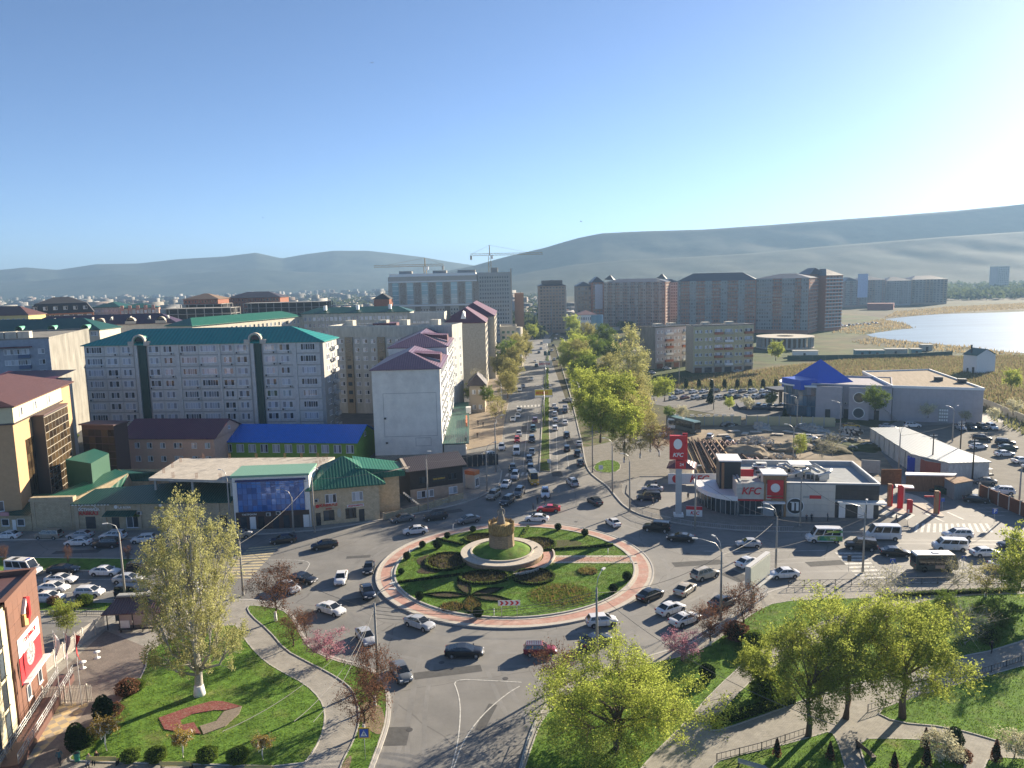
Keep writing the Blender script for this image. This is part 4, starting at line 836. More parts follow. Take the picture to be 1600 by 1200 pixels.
 for s,nm in((0,'side_window'),(1,'side_window_')):
  a,b_,c_,d_=[Vector(t[s])for t in(r1,r2,r3,r4)]
  m2=MB(); nd=2 if k not in('van','minibus','suv','bigsuv','mpv','wagon')else 3
  yo=.014*(-1 if s==0 else 1)
  lo0=a.lerp(d_,.07); lo1=a.lerp(d_,.95); up0=b_.lerp(c_,.03); up1=b_.lerp(c_,.97)
  for i in range(nd):
   t0=i/nd+.018; t1=(i+1)/nd-.018
   q_=[lo0.lerp(lo1,t0),lo0.lerp(lo1,t1),up0.lerp(up1,t1),up0.lerp(up1,t0)]
   lowf=.12
   q_=[q_[0].lerp(q_[3],lowf),q_[1].lerp(q_[2],lowf),q_[2].lerp(q_[1],.12),q_[3].lerp(q_[0],.12)]
   q_=[v+Vector((0,yo,0))for v in q_]
   m2.poly(q_ if s==0 else q_[::-1])
  out[nm]=m2.mesh('side_window',cglass)
 m2=MB(); m2.lathe([(wr*.2,-.1),(wr,-.1),(wr,.1),(wr*.66,.105)],14,0,sm=True,cap=False); out['wheel']=m2.mesh('wheel',rubber)
 m2=MB(); m2.lathe([(wr*.66,.10),(wr*.5,.075),(wr*.12,.11)],14,0,sm=False); out['rim']=m2.mesh('rim',rimm)
 m2=MB(); m2.box(-.10,-.16,-.07,.06,.16,.07); out['headlight']=m2.mesh('headlight',lampm)
 m2=MB(); m2.box(-.03,-.14,-.09,.10,.14,.09); out['tail_light']=m2.mesh('tail_light',tailm)
 m2=MB(); m2.box(-.012,-.26,-.055,.012,.26,.055); out['number_plate']=m2.mesh('number_plate',platem)
 out['_p']=(h,w,hood,trunk,clr,wr,ax); return out
CM={k:car_meshes(k)for k in CT}
COL=dict(white=(.70,.70,.70),black=(.012,.012,.014),silver=(.42,.43,.45),grey=(.13,.14,.15),dark=(.035,.038,.045),beige=(.48,.43,.34),blue=(.02,.035,.10),red=(.50,.008,.008),maroon=(.22,.018,.03),green=(.02,.06,.04),yellow=(.60,.34,.03),tan=(.30,.26,.21),navy=(.015,.022,.045),brown=(.16,.04,.035))
def car(a,b,kind,col,label,group=None,full=True,name=None,z=0.0):
 p,q=G(*a),G(*b); d=q-p; c=(p+q)/2; M_=CM[kind]; h,w,hood,trunk,clr,wr,ax=M_['_p']
 o=empty(name or{'minibus':'minibus','van':'van'}.get(kind,'car'),(c.x,c.y,z),math.atan2(d.y,d.x),label,{'minibus':'minibus','van':'van','suv':'car','bigsuv':'car'}.get(kind,'car'),group)
 bo=link('body',M_['body'],o); bo.color=(*COL[col],1)
 for k in('windscreen','rear_window','side_window','side_window_'):link(k.rstrip('_'),M_[k],o)
 for s in(-1,1):
  for x in ax:
   t=link('wheel',M_['wheel'],o,(x,s*(w-.085),wr)); t.rotation_euler=(-math.pi/2*s,0,0); link('rim',M_['rim'],t)
  if full:
   link('headlight',M_['headlight'],o,(h-.10,s*w*.66,hood*.72)); link('tail_light',M_['tail_light'],o,(-h+.01,s*w*.72,trunk*.82))
 if full:
  link('number_plate',M_['number_plate'],o,(h+.02,0,clr+.3)); link('number_plate',M_['number_plate'],o,(-h-.02,0,clr+.42))
 return o
gr_r='cars circling the roundabout'; gr_l='cars on the left road'; gr_s='cars on the avenue'; gr_e='cars on the right road'; gr_p='cars in the right-hand car park'
CARS=[((500,952),(536,963),'sedan','white','white sedan with rear spoiler on the open asphalt left of the roundabout',gr_r),((640,974),(672,985),'sedan','silver','silver sedan close to the lower left rim of the roundabout',gr_r),((564,990),(580,1012),'sedan','silver','silver sedan half hidden by the leaning lamp post near the pink tree',gr_r),((619,1044),(635,1070),'sedan','grey','dark grey sedan leaving past the red-brown tree at the lower left',gr_r),((702,1024),(750,1024),'coupe','black','black sedan casting a long shadow straight below the roundabout',gr_r),((822,1022),(867,1022),'wagon','maroon','old dark red station wagon with a ribbed roof rack',gr_r),((923,978),(958,975),'hatch','white','white hatchback hugging the lower right rim behind a lamp post',gr_r),((914,1014),(948,1002),'sedan','navy','dark blue-silver car partly hidden by the huge foreground tree',gr_r),((1004,940),(1028,930),'sedan','black','black sedan waiting at the right rim, first of the dark ones',gr_r),((1061,933),(1080,919),'sedan','beige','beige sedan seen from behind right of the roundabout',gr_r),((1034,962),(1062,952),'sedan','white','white sedan right of the roundabout, upper one of two side by side',gr_r),((1054,979),(1087,967),'coupe','white','white sloping-tailed sedan, lower one of two side by side',gr_r),((1115,952),(1142,941),'sedan','dark','dark sedan behind the tall lamp post by the railing',gr_r),((1087,907),(1116,899),'suv','beige','champagne suv with sunroof in the sunlight right of the roundabout',gr_r),((1156,888),(1182,880),'sedan','white','white car half hidden behind the white billboard',gr_r),((1186,854),(1152,854),'lada','silver','silver old sedan driving left in the restaurant shadow',gr_e),((1084,846),(1043,843),'coupe','black','black coupe-roofed suv entering the roundabout behind the big black suv',gr_r),((1045,831),(1007,828),'bigsuv','black','big black suv with roof rails below the restaurant pylon',gr_r),((967,827),(949,815),'lada','white','white small sedan at the upper right edge of the roundabout',gr_r),((938,792),(921,782),'sedan','dark','dark sedan heading up towards the avenue, alone on the asphalt',gr_r),((853,815),(825,814),'sedan','white','white sedan right behind the statue at the top of the roundabout',gr_r),((872,799),(842,799),'coupe','red','bright red sports car stopped across the road by the police',gr_r),((852,769),(852,782),'suv','white','white patrol car facing the red sports car',gr_r),((900,763),(889,753),'suv','silver','grey suv driving up into the avenue at its mouth',gr_s),((665,832),(633,835),'sedan','white','white sedan at the upper left rim of the roundabout',gr_r),((745,814),(718,819),'sedan','grey','dark grey sedan between the white sedan and the statue',gr_r),((694,810),(667,813),'suv','dark','dark hatchback-like suv turning left before the brown pub',gr_r),((643,812),(614,817),'sedan','grey','dark grey sedan before the sandstone cafe yard',gr_r),((524,854),(490,859),'sedan','black','black sedan alone left of the roundabout heading to the left road',gr_l),((459,846),(426,850),'sedan','black','black sedan driving over the yellow crossing',gr_l),((537,896),(529,921),'sedan','white','white sedan seen from the front left of the roundabout',gr_r),((580,882),(573,903),'lada','black','black boxy car at the left rim of the roundabout',gr_r),((569,918),(580,942),'sedan','navy','black-blue sedan hugging the left rim below the boxy one',gr_r),((457,906),(492,913),'sedan','black','black sedan half hidden by the bare whitewashed tree',gr_l),((440,917),(463,928),'sedan','silver','silver car nose showing right of the bare tree',gr_l),((75,895),(124,894),'coupe','black','long black coupe beside the white ambulance',gr_l),((146,898),(184,898),'sedan','white','white sedan in the far lane left of the concrete lamp post',gr_l),((73,910),(119,910),'coupe','white','white sedan in the middle lane, upper one of a diagonal of three',gr_l),((62,923),(108,924),'sedan','white','white sedan, middle one of a diagonal of three',gr_l),((54,939),(100,939),'sedan','white','white sedan, lowest one of a diagonal of three beside the emblem building',gr_l),((118,931),(163,931),'hatch','white','white hatchback in the near lane left of the concrete lamp post',gr_l),((181,910),(221,910),'sedan','silver','silver-white sedan behind the concrete lamp post',gr_l),((188,932),(228,932),'bigsuv','black','black suv behind the bus shelter roof',gr_l),((206,895),(242,895),'bigsuv','black','black off-roader in the far lane by the poplar crown',gr_l),((285,905),(325,906),'sedan','white','white sedan glimpsed through the poplar crown, upper one',gr_l),((283,926),(325,927),'hatch','white','white hatchback glimpsed through the poplar crown, lower one',gr_l),((31,841),(-5,841),'sedan','white','white sedan at the left edge before the small kiosk front',gr_l),((95,841),(59,841),'mpv','tan','champagne minivan parked along the long stone wall',gr_l),((143,840),(108,841),'sedan','silver','silver sedan parked at the hotel door behind a white one',gr_l),((140,851),(106,852),'sedan','white','white sedan double-parked before the hotel door',gr_l),((196,842),(158,843),'suv','white','white suv parked under the shop awning',gr_l),((185,854),(148,855),'suv','dark','dark suv double-parked below the shop awning',gr_l),((239,846),(210,848),'hatch','white','white hatchback parked angled right of the shop awning',gr_l),((285,840),(253,840),'sedan','silver','pale sedan parked behind the poplar tips',gr_l),((325,852),(295,853),'sedan','navy','dark car passing behind the right poplar tips',gr_l),((390,839),(358,841),'sedan','tan','tan sedan parked before the blue glass facade',gr_l),((779,772),(763,784),'suv','tan','silver-beige suv turning at the pub corner',gr_s),((801,781),(784,793),'suv','dark','black suv lowest of the cars leaving the avenue',gr_s),((816,767),(806,780),'suv','grey','dark grey suv beside the yellow minibus',gr_s),((796,754),(785,767),'sedan','white','white sedan with taxi look at the avenue kerb left',gr_s),((807,742),(803,753),'suv','silver','silver-grey suv ahead of the yellow minibus on its left',gr_s),((801,729),(801,740),'hatch','black','black hatchback in the left lane at the crossing stripes',gr_s),((829,729),(829,741),'hatch','navy','dark blue hatchback directly behind the yellow minibus',gr_s),((827,715),(827,728),'hatch','dark','dark hatchback second behind the yellow minibus',gr_s),((831,704),(831,715),'sedan','grey','grey sedan third behind the yellow minibus',gr_s),((807,703),(807,715),'van','white','white van-like car in the middle lane behind the red one',gr_s),((785,697),(783,708),'suv','white','white suv near the forecourt kerb',gr_s),((771,714),(752,718),'suv','white','white suv parked by the black hoarding',gr_s),((831,684),(831,696),'suv','dark','dark suv in the inner lane fourth behind the minibus',gr_s),((810,676),(811,686),'hatch','silver','silver hatchback just beyond the red old car',gr_s),((833,668),(833,679),'suv','green','dark green suv next to the grassy median',gr_s),((836,655),(836,665),'hatch','brown','brownish red car next to the planted median',gr_s),((802,653),(801,662),'sedan','white','white car nearest of three in the outer left lane',gr_s),((809,648),(809,656),'sedan','white','white car middle of three in the outer left lane',gr_s),((811,639),(811,647),'sedan','white','white car farthest of three in the outer left lane',gr_s),((866,641),(866,633),'sedan','white','white car farthest of the queue right of the median',gr_s),((869,646),(869,639),'sedan','black','black car second farthest right of the median',gr_s),((867,654),(867,645),'hatch','silver','silver car fourth from the front of the queue right of the median',gr_s),((868,664),(868,654),'sedan','white','white car in the middle of the queue right of the median',gr_s),((867,677),(867,667),'hatch','white','white rounded hatchback at the rear of the queue right of the median',gr_s),((883,643),(883,635),'sedan','white','white car in the middle right lane, farthest',gr_s),((883,648),(883,641),'sedan','black','black car in the middle right lane behind a white one',gr_s),((883,668),(883,658),'sedan','white','white sedan alone in the middle right lane',gr_s),((886,688),(885,678),'suv','dark','boxy dark suv in the middle right lane',gr_s),((886,710),(886,698),'hatch','black','black hatchback in the middle right lane, nearest',gr_s),((905,701),(905,692),'sedan','silver','silver car under the trees at the right kerb',gr_s),((903,718),(902,706),'suv','black','black suv under the trees at the right kerb',gr_s),((908,732),(906,721),'sedan','dark','dark sedan parked at the right kerb by the crossing sign',gr_s),((893,628),(882,627),'sedan','silver','silver car turning out of the side street by the trees',gr_s),((1032,782),(995,782),'bigsuv','navy','dark blue big suv parked in the restaurant car park','cars in the restaurant car park'),((1033,768),(1005,767),'sedan','silver','pale car behind the dark blue suv in the restaurant car park','cars in the restaurant car park'),((1369,860),(1321,856),'bigsuv','black','black suv stopped at the right pedestrian crossing',gr_e),((1379,867),(1419,869),'sedan','black','black sedan between the black suv and the dark green minibus',gr_e),((1517,841),(1474,841),'suv','white','white suv behind the white van on the right road',gr_e),((1516,869),(1563,868),'sedan','white','white sedan right of the dark green minibus',gr_e),((1604,856),(1560,856),'sedan','dark','dark sedan at the right edge partly behind leaves',gr_e),((1548,888),(1592,888),'sedan','white','white sedan partly hidden by the tree at the right edge',gr_e),((1242,901),(1206,903),'sedan','white','white sedan behind the low railing in the middle right',gr_e),((1508,783),(1542,786),'sedan','black','black sedan parked by the rusty fence in the restaurant yard',gr_p),((1511,781-79),(1546,700),'sedan','white','white sedan in the car park near the twin power poles',gr_p),((1558,694),(1583,696),'suv','black','black car topmost of a stack of three in the car park',gr_p),((1561,703),(1588,703),'sedan','green','dark green car in the middle of a stack of three',gr_p),((1552,713),(1587,712),'sedan','white','white sedan lowest of a stack of three',gr_p),((1580,724),(1612,722),'sedan','white','white sedan at the right edge of the car park',gr_p),((1595,733),(1630,731),'sedan','white','white sedan cut by the right edge below another',gr_p),((1527,688),(1542,689),'suv','black','black suv parked apart in the upper car park',gr_p),((1494,668),(1508,675),'suv','silver','silver car first of the angled row by the hall',gr_p),((1509,667),(1524,674),'suv','dark','dark suv second of the angled row by the hall',gr_p),((1526,667),(1542,674),'suv','black','black suv third of the angled row by the hall',gr_p),((1541,667),(1558,674),'suv','white','white pickup-like suv last of the angled row by the hall',gr_p),((1553,757),(1523,755),'sedan','grey','grey sedan behind the grey shed near the golf cart',gr_p),((1583,773),(1546,771),'suv','white','white suv just above the rusty fence',gr_p),((1254,686),(1276,687),'lada','white','white small sedan on the sandy building site','cars on the building site'),((1105,690),(1114,680),'hatch','silver','silver car by the steel trusses on the building site','cars on the building site'),((1131,687),(1143,693),'sedan','dark','dark car right of the steel trusses','cars on the building site'),((1412,668),(1438,668),'suv','white','white suv in the shade of the grey hall','cars by the hall'),((1375,669),(1398,669),'sedan','silver','silver car in the shade of the grey hall','cars by the hall'),((1318,668),(1343,668),'sedan','yellow','yellow car in the shade of the grey hall','cars by the hall'),]
for c_ in CARS:car(*c_[:5],group=c_[5])
for i,(x,y,k,cl)in enumerate([(812,611,'suv','white'),(817,605,'sedan','silver'),(830,594,'sedan','white'),(836,566,'sedan','white'),(838,573,'suv','dark'),(842,552,'sedan','dark'),(845,546,'sedan','white'),(846,538,'suv','silver'),(848,530,'sedan','dark'),(864,541,'sedan','black'),(862,549,'suv','white'),(866,563,'sedan','silver'),(873,560,'sedan','dark'),(862,534,'sedan','dark'),(868,530,'sedan','white'),(870,524,'sedan','white')]):
 car((x,y+2.5),(x+.3,y-2.5),k,cl,'%s car far up the avenue, %s '%(cl,['level with the yellow billboard at the kerb','just beyond another at the left kerb','alone in the left lanes beyond the billboard','in the left lanes past the white billboard','low behind a white one near the white billboard','at the left of the teal gantry sign','beside the teal gantry sign','near the head of the left lanes','farthest in the left lanes','in the right lanes near the head','in the right lanes by the gantry sign','in the right lanes by the white billboard','at the right kerb beyond the white billboard','near the foot of the tall mast','behind the tall mast','at the very end of the roadway'][i]),group='distant cars up the avenue',full=False)
cc=['white','silver','white','white','dark','white','grey','white','white','white','silver','silver','brown','white','grey','white','green','dark','white','silver','navy','white']
for i,(x,y)in enumerate([(1045,616),(1062,615),(1083,614),(1100,613.5),(1118,613),(1145,613.5),(1160,613),(1176,613),(1193,613),(1207,612.5),(1033,616),(1052,624),(1070,623),(1087,623),(1103,622),(1125,622),(1138,622),(1153,622),(1168,622),(1182,622),(1195,621),(1208,621)]):
 car((x-5,y+1.5),(x+5,y-.5),['sedan','suv','hatch'][i%3],cc[i],'%s car, %s from the left in the %s row parked below the reeds'%(cc[i],ORD[i]if i<10 else ORD[i-10],'upper' if i<10 else 'lower'),group='cars parked in rows below the reeds',full=False)
for i in range(6):
 car((1183+i*9,640+i%2),(1189+i*9,634+i%2),['suv','sedan'][i%2],['dark','white','grey','black','silver','dark'][i],['dark suv','white sedan','grey suv','black sedan','silver suv','dark sedan'][i]+' in the short angled row behind the low dark-walled building',group='cars behind the low dark-walled building',full=False)
for x,y,dx,dy,cl,lb in[(1000,566,8,1,'white','white car on the lane left of the five-storey block'),(1006,560,7,-2,'navy','dark blue car at the end wall of the five-storey block'),(1035,572,9,1,'navy','blue car before the garages of the five-storey block'),(1042,577,9,1,'white','white car before the garages of the five-storey block'),(1019,584,8,2,'silver','silver car on the lane below the five-storey block'),(1153,582,10,-1,'white','white car at the right garages of the five-storey block'),(1095,581,10,0,'dark','dark car at the middle garages of the five-storey block')]:
 car((x-dx/2,y-dy/2),(x+dx/2,y+dy/2),'sedan',cl,lb,group='cars round the five-storey block',full=False)
for i in range(12):
 x=1302+i*6; y=511-i*.55+(i%2)*1.2
 car((x,y+.4),(x+3.2,y-.2),'suv',['white','dark','silver'][i%3],'%s car, %s from the left in the row at the foot of the striped towers'%(['white','dark','silver'][i%3],ORD[i]),group='cars below the striped towers',full=False)
def stripe(o,z0,z1,x0,x1,m_,w,name='side_stripe'):
 mb=MB()
 for s in(-1,1):mb.box(x0,s*(w+.012)-.008,z0,x1,s*(w+.012)+.008,z1)
 return mb.build(name,m_,o)
bluem=mat('blue_stripe',(.02,.06,.30),.4,.03,2)
for o in[q for q in C.objects if q.get('label','').startswith('white patrol')]:
 stripe(o,.55,.72,-1.9,1.9,bluem,.95); mb=MB(); mb.box(-.1,-.5,1.76,.15,.5,1.9); mb.build('light_bar',bluem,o)
for o in[q for q in C.objects if q.get('label','').startswith('old dark red')]:
 mb=MB()
 for i in range(9):mb.box(-1.7+i*.22,-.55,1.50,-1.62+i*.22,.55,1.53)
 for s in(-.56,.56):mb.box(-1.75,s-.02,1.47,.15,s+.02,1.52)
 mb.build('roof_rack',rimm,o)
a=car((12,896),(64,899),'minibus','white','white ambulance van with blue roof beacon above the queue of white sedans',name='ambulance',group=None); a['category']='ambulance'
mb=MB(); mb.box(.9,-.35,2.64,1.15,.35,2.78); mb.build('beacon',bluem,a); stripe(a,.9,1.02,-2.6,1.6,mat('red_stripe',(.5,.03,.03),.4),1.0)
mb=MB(); mb.box(-1.6,-.4,2.63,-.8,.4,2.72); mb.build('roof_hatch',trimm,a)
lg=mat('lime_wrap',(.36,.50,.05),.4,.25,.6,col2=(.02,.25,.14),fac2=(.4,.6))
a=car((1315,847),(1259,846),'minibus','white','white minibus wrapped in lime green advertising before the restaurant'); stripe(a,.55,1.35,-2.8,1.3,lg,1.0,'advert_wrap'); stripe(a,1.95,2.3,-2.8,-.2,lg,.93,'advert_wrap')
for s in(-1,1):text('lettering','WIFI',.5,white,a,(-1.2,s*1.03,.95),(math.pi/2,0,0 if s<0 else math.pi),.01)
a=car((1402,843),(1354,842),'minibus','white','white high-roofed minibus at the stop behind the lime green one')
a=car((1509,860),(1459,858),'van','white','white passenger van on the right road before the drive-in exit')
a=car((829,746),(838,763),'minibus','yellow','yellow minibus leading the queue out of the avenue',name='minibus')
a=car((1012,684),(1042,681),'van','white','white van parked beside the coaches at the tree row')
def bus(a,b,L_,w,h,cols,label,name='bus',cat='bus',open_front=False):
 p,q=G(*a),G(*b); d=q-p; c=(p+q)/2; o=empty(name,(c.x,c.y,0),math.atan2(d.y,d.x),label,cat)
 mb=MB(); x0,x1=-L_/2,L_/2
 prof=[(x0,.35),(x1-.1,.35),(x1,.6),(x1-.02,1.3),(x1-.35 if L_<8 else x1-.12,h-.25),(x1-.6,h),(x0+.15,h),(x0,h-.2)]
 b0=len(mb.v); n=len(prof); mb.v+=[(x,-w,z)for x,z in prof]+[(x,w,z)for x,z in prof]
 mb.f+=[tuple(range(n)),tuple(range(n,2*n))[::-1]]; mb.m+=[0,0]; mb.sm+=[False,False]
 for i in range(n):j=(i+1)%n; mb.f.append((i,i+n,j+n,j)); mb.m.append(1 if prof[i][1]>h-.3 and prof[j][1]>h-.3 else 0); mb.sm.append(False)
 mb.build('body',[cols[0],cols[1]],o)
 nw=max(3,int(L_/1.5));
 for s in(-1,1):
  for i in range(nw):
   m2=MB(); xa=x0+.35+i*(L_-1.2)/nw; m2.box(xa,s*(w+.01)-.015,h*.42,xa+(L_-1.2)/nw-.1,s*(w+.01)+.015,h*.82); m2.build('window',cglass,o)
  for x in(x0+L_*.2,x1-L_*.2):
   t=link('wheel',CM['bigsuv']['wheel'],o,(x,s*(w-.06),.42)); t.rotation_euler=(-math.pi/2*s,0,0); t.scale=(1.1,1.1,1.3)
 m2=MB(); m2.box(x0-.02,-w*.82,h*.5,x0+.02,w*.82,h*.85); m2.build('rear_window',cglass,o)
 m2=MB(); m2.poly([(x1+.01,-w*.88,1.35),(x1+.01,w*.88,1.35),(prof[4][0]+.02,w*.86,h-.35),(prof[4][0]+.02,-w*.86,h-.35)]); m2.build('windscreen',cglass,o)
 for s in(-1,1):link('headlight',CM['sedan']['headlight'],o,(x1-.02,s*w*.7,.85)); link('tail_light',CM['sedan']['tail_light'],o,(x0-.02,s*w*.8,1.1))
 mb=MB(); mb.box(-.4,-.35,h-.01,.5,.35,h+.10); mb.build('roof_hatch',white,o)
 return o
dg_=mat('dark_green_bus',(.05,.065,.058),.4,.1,1)
a=bus((1427,890),(1491,890),6.3,1.05,2.75,(dg_,white),'small dark green bus with white roof stopped on the right road','minibus','minibus')
for i,x in enumerate((-.6,)):
 mb=MB(); mb.box(-.3,-1.085,.6,1.1,-1.065,1.1); mb.build('advert_panel',mat('advert_print',(.5,.35,.28),.5,.3,2),a)
a=bus((1056,660),(1048,674),9,1.25,3.2,(white,white),'white coach parked end-on behind the restaurant pylon',cat='coach')
a=bus((1034,664),(1104,682),13,1.27,3.7,(mat('bus_grey',(.06,.08,.09),.3,.1,1),mat('bus_roof',(.10,.20,.20),.4,.1,1)),'long dark glassy coach parked beside the white one',cat='coach')
a=car((808,684),(808,696),'wagon','red','bright red vintage style car in the middle lane',group=gr_s)
o=empty('golf_cart',G(1543,745),R(10),'golf cart with white canopy in the car park behind the power pole','golf cart'); mb=MB(); mb.box(-.9,-.5,1.8,.9,.5,1.86); mb.build('canopy',white,o)
mb=MB(); mb.box(-1.1,-.55,.3,1.1,.55,.7); mb.box(-.6,-.5,.7,-.1,.5,1.0); mb.build('body',darkm,o)
mb=MB(); [mb.bar((x,y,.6),(x,y,1.8),.05)for x in(-.8,.8)for y in(-.45,.45)]; mb.build('posts',steel,o)
# ------------------------------------------------------------------ buildings
def bld(name,label,cat,A,B,depth,h,wall,group=None,z0=0.0,wname='wall',flat=True,parapet=0):
 A=Vector((A[0],A[1],0)); B=Vector((B[0],B[1],0)); d=B-A
 o=empty(name,(A.x,A.y,z0),math.atan2(d.y,d.x),label,cat,group); w=d.length
 mb=MB(); mb.box(0,0,-.3,w,depth,h-z0); mb.build(wname,wall,o)
 if parapet:
  t=.3; H2=h-z0
  mb=MB()
  for q in((-.08,-.08,w+.08,t),(-.08,depth-t,w+.08,depth+.08),(-.08,t,t,depth-t),(w-t,t,w+.08,depth-t)):mb.box(q[0],q[1],H2-.05,q[2],q[3],H2+parapet)
  mb.build('parapet',wall,o)
 return o,w
_WM={}
def winmesh(ww,wh,n=2,sash=True,glass=None,frame=None,nv=1):
 k=(round(ww,2),round(wh,2),n,(glass or winglass).name,(frame or pvc).name,nv)
 if k in _WM:return _WM[k]
 mb=MB(); f=.09; mb.box(-ww/2,-.07,0,ww/2,.02,f,0); mb.box(-ww/2,-.07,wh-f,ww/2,.02,wh,0)
 for i in range(n+1):
  x=-ww/2+f/2+(ww-f)*i/n; mb.box(x-f/2,-.07,f,x+f/2,.02,wh-f,0)
 for j in range(1,nv):mb.box(-ww/2+f,-.06,wh*j/nv-.04,ww/2-f,.0,wh*j/nv+.04,0)
 mb.box(-ww/2-.06,-.16,-.06,ww/2+.06,.02,-.003,0)
 for i in range(n):
  xa=-ww/2+f+(ww-f)*i/n; mb.poly([(xa,-.025,f),(xa+(ww-f)/n-f,-.025,f),(xa+(ww-f)/n-f,-.025,wh-f),(xa,-.025,wh-f)],1)
 _WM[k]=mb.mesh('window',[frame or pvc,glass or winglass]); return _WM[k]
def place(me,name,root,face,u,z,w,d,off=0.0):
 o=link(name,me,root)
 if face=='F':o.location=(u,-off,z)
 elif face=='R':o.location=(w+off,u,z); o.rotation_euler=(0,0,math.pi/2)
 elif face=='L':o.location=(-off,u,z); o.rotation_euler=(0,0,-math.pi/2)
 return o
def wins(root,face,us,zs,ww,wh,w=0,d=0,n=2,glass=None,frame=None,name='window',skip=0.0,nv=1):
 me=winmesh(ww,wh,n,True,glass,frame,nv)
 for z in zs:
  for u in us:
   if skip and rnd.random()<skip:continue
   place(me,name,root,face,u,z,w,d)
acm=MB(); acm.box(-.42,-.42,0,.42,-.08,.6); acm.box(-.30,-.44,.06,.22,-.42,.54,1); AC=acm.mesh('air_conditioner',[mat('ac_white',(.55,.55,.53),.6,.1,2),darkm])
def acs(root,face,spots,w=0):
 for u,z in spots:place(AC,'air_conditioner',root,face,u,z,w,0)
def hip(root,w,d,h,rise,over,mt,inset=None,name='roof',z0=0.0,x0=0,y0=0):
 mb=MB(); a=over; ins=inset if inset is not None else d/2
 x1,y1=x0+w,y0+d; ym=(y0+y1)/2
 e=[(x0-a,y0-a,h),(x1+a,y0-a,h),(x1+a,y1+a,h),(x0-a,y1+a,h)]
 if w>=d:r_=[(x0+ins,ym,h+rise),(x1-ins,ym,h+rise)]; fs=[(e[0],e[1],r_[1],r_[0]),(e[1],e[2],r_[1]),(e[2],e[3],r_[0],r_[1]),(e[3],e[0],r_[0])]
 else:
  xm=(x0+x1)/2; ins=inset if inset is not None else w/2
  r_=[(xm,y0+ins,h+rise),(xm,y1-ins,h+rise)]; fs=[(e[0],e[1],r_[0]),(e[1],e[2],r_[1],r_[0]),(e[2],e[3],r_[1]),(e[3],e[0],r_[0],r_[1])]
 for f in fs:mb.poly(f)
 mb.box(x0-a,y0-a,h-.22,x1+a,y1+a,h-.003)
 return mb.build(name,mt,root)
def gable(root,w,d,h,rise,over,mt,gm,name='roof',ridge=.5):
 mb=MB(); a=over; yr=d*ridge; t=.14
 for s in(0,-t):
  mb.poly([(-a,-a,h+s),(w+a,-a,h+s),(w+a,yr,h+rise+s),(-a,yr,h+rise+s)][::1 if s==0 else-1]); mb.poly([(-a,yr,h+rise+s),(w+a,yr,h+rise+s),(w+a,d+a,h+s),(-a,d+a,h+s)][::1 if s==0 else-1])
 mb.poly([(-a,-a,h-t),(w+a,-a,h-t),(w+a,-a,h),(-a,-a,h)])
 for x in(-a,w+a):mb.poly([(x,-a,h-t),(x,-a,h),(x,yr,h+rise),(x,yr,h+rise-t)]); mb.poly([(x,yr,h+rise-t),(x,yr,h+rise),(x,d+a,h),(x,d+a,h-t)])
 o=mb.build(name,mt,root)
 for x,s in((0,-1),(w,1)):m2=MB(); q=[(x,0,h-.3),(x,d,h-.3),(x,d,h-.05),(x,yr,h+rise-.2),(x,0,h-.05)]; m2.poly(q if s>0 else q[::-1]); m2.build('gable',gm,root)
 return o
def field(root,face,w,d,x0,x1,z0,z1,cols,rows,fw=.55,fh=.55,mats=None,name='windows',off=.04,seed=0,open_=0.0):
 """windows too small in the picture to pick apart one by one: real recess-framed units joined in one part"""
 g=random.Random(seed+cols); mb=MB(); cw=(x1-x0)/cols; rh=(z1-z0)/rows
 for i in range(cols):
  for j in range(rows):
   if open_ and g.random()<open_:continue
   a=x0+cw*(i+.5-fw/2); b=x0+cw*(i+.5+fw/2); c=z0+rh*(j+.5-fh/2); e=z0+rh*(j+.5+fh/2)
   def P(u,o_,z):return(u,-o_,z)if face=='F' else((w+o_,u,z)if face=='R' else(-o_,d-u,z))
   mb.poly([P(a,off+.02,c),P(b,off+.02,c),P(b,off+.02,e),P(a,off+.02,e)],1)
   for q in((a-.1,c-.12,b+.1,c),(a-.1,c,a,e),(b,c,b+.1,e)):
    mb.poly([P(q[0],off+.03,q[1]),P(q[2],off+.03,q[1]),P(q[2],off+.03,q[3]),P(q[0],off+.03,q[3])],0)
 o=mb.build(name,mats or[pvc,winglass],root); tag(o,kind='stuff'); return o
def bands(root,w,d,zs,t,mt,name='floor_band',proud=.12,faces='FRL'):
 for z in zs:
  mb=MB()
  if 'F' in faces:mb.box(-proud if 'L' in faces else 0,-proud,z,w+(proud if 'R' in faces else 0),0,z+t)
  if 'R' in faces:mb.box(w,0,z,w+proud,d,z+t)
  if 'L' in faces:mb.box(-proud,0,z,0,d,z+t)
  mb.build(name,mt,root)
def strips(root,w,xs,z0,z1,mt,name='facade_strip',proud=.5,face='F'):
 for a,b in xs:
  mb=MB()
  if face=='F':mb.box(a,-proud,z0,b,0,z1)
  else:mb.box(w,a,z0,w+proud,b,z1)
  mb.build(name,mt,root)
def balconies(root,face,w,us,zs,bw,bd,mt,rail=1.0):
 mb=MB(); mb.box(-bw/2,-bd,0,bw/2,0,.14,0); mb.box(-bw/2,-bd,.14,bw/2,-bd+.07,rail,0); mb.box(-bw/2,-bd+.07,.14,-bw/2+.06,0,rail,0); mb.box(bw/2-.06,-bd+.07,.14,bw/2,0,rail,0)
 me=mb.mesh('balcony',mt)
 for z in zs:
  for u in us:place(me,'balcony',root,face,u,z,w,0)
ROADDIR=Vector((math.cos(R(87.2)),math.sin(R(87.2)),0))
tealroof=roofmat('teal_metal_roof',(.012,.23,.20),1.1)
greenroof=roofmat('green_metal_roof',(.014,.125,.075),.6)
greenroofd=roofmat('green_metal_roof_dark',(.010,.075,.055),.5)
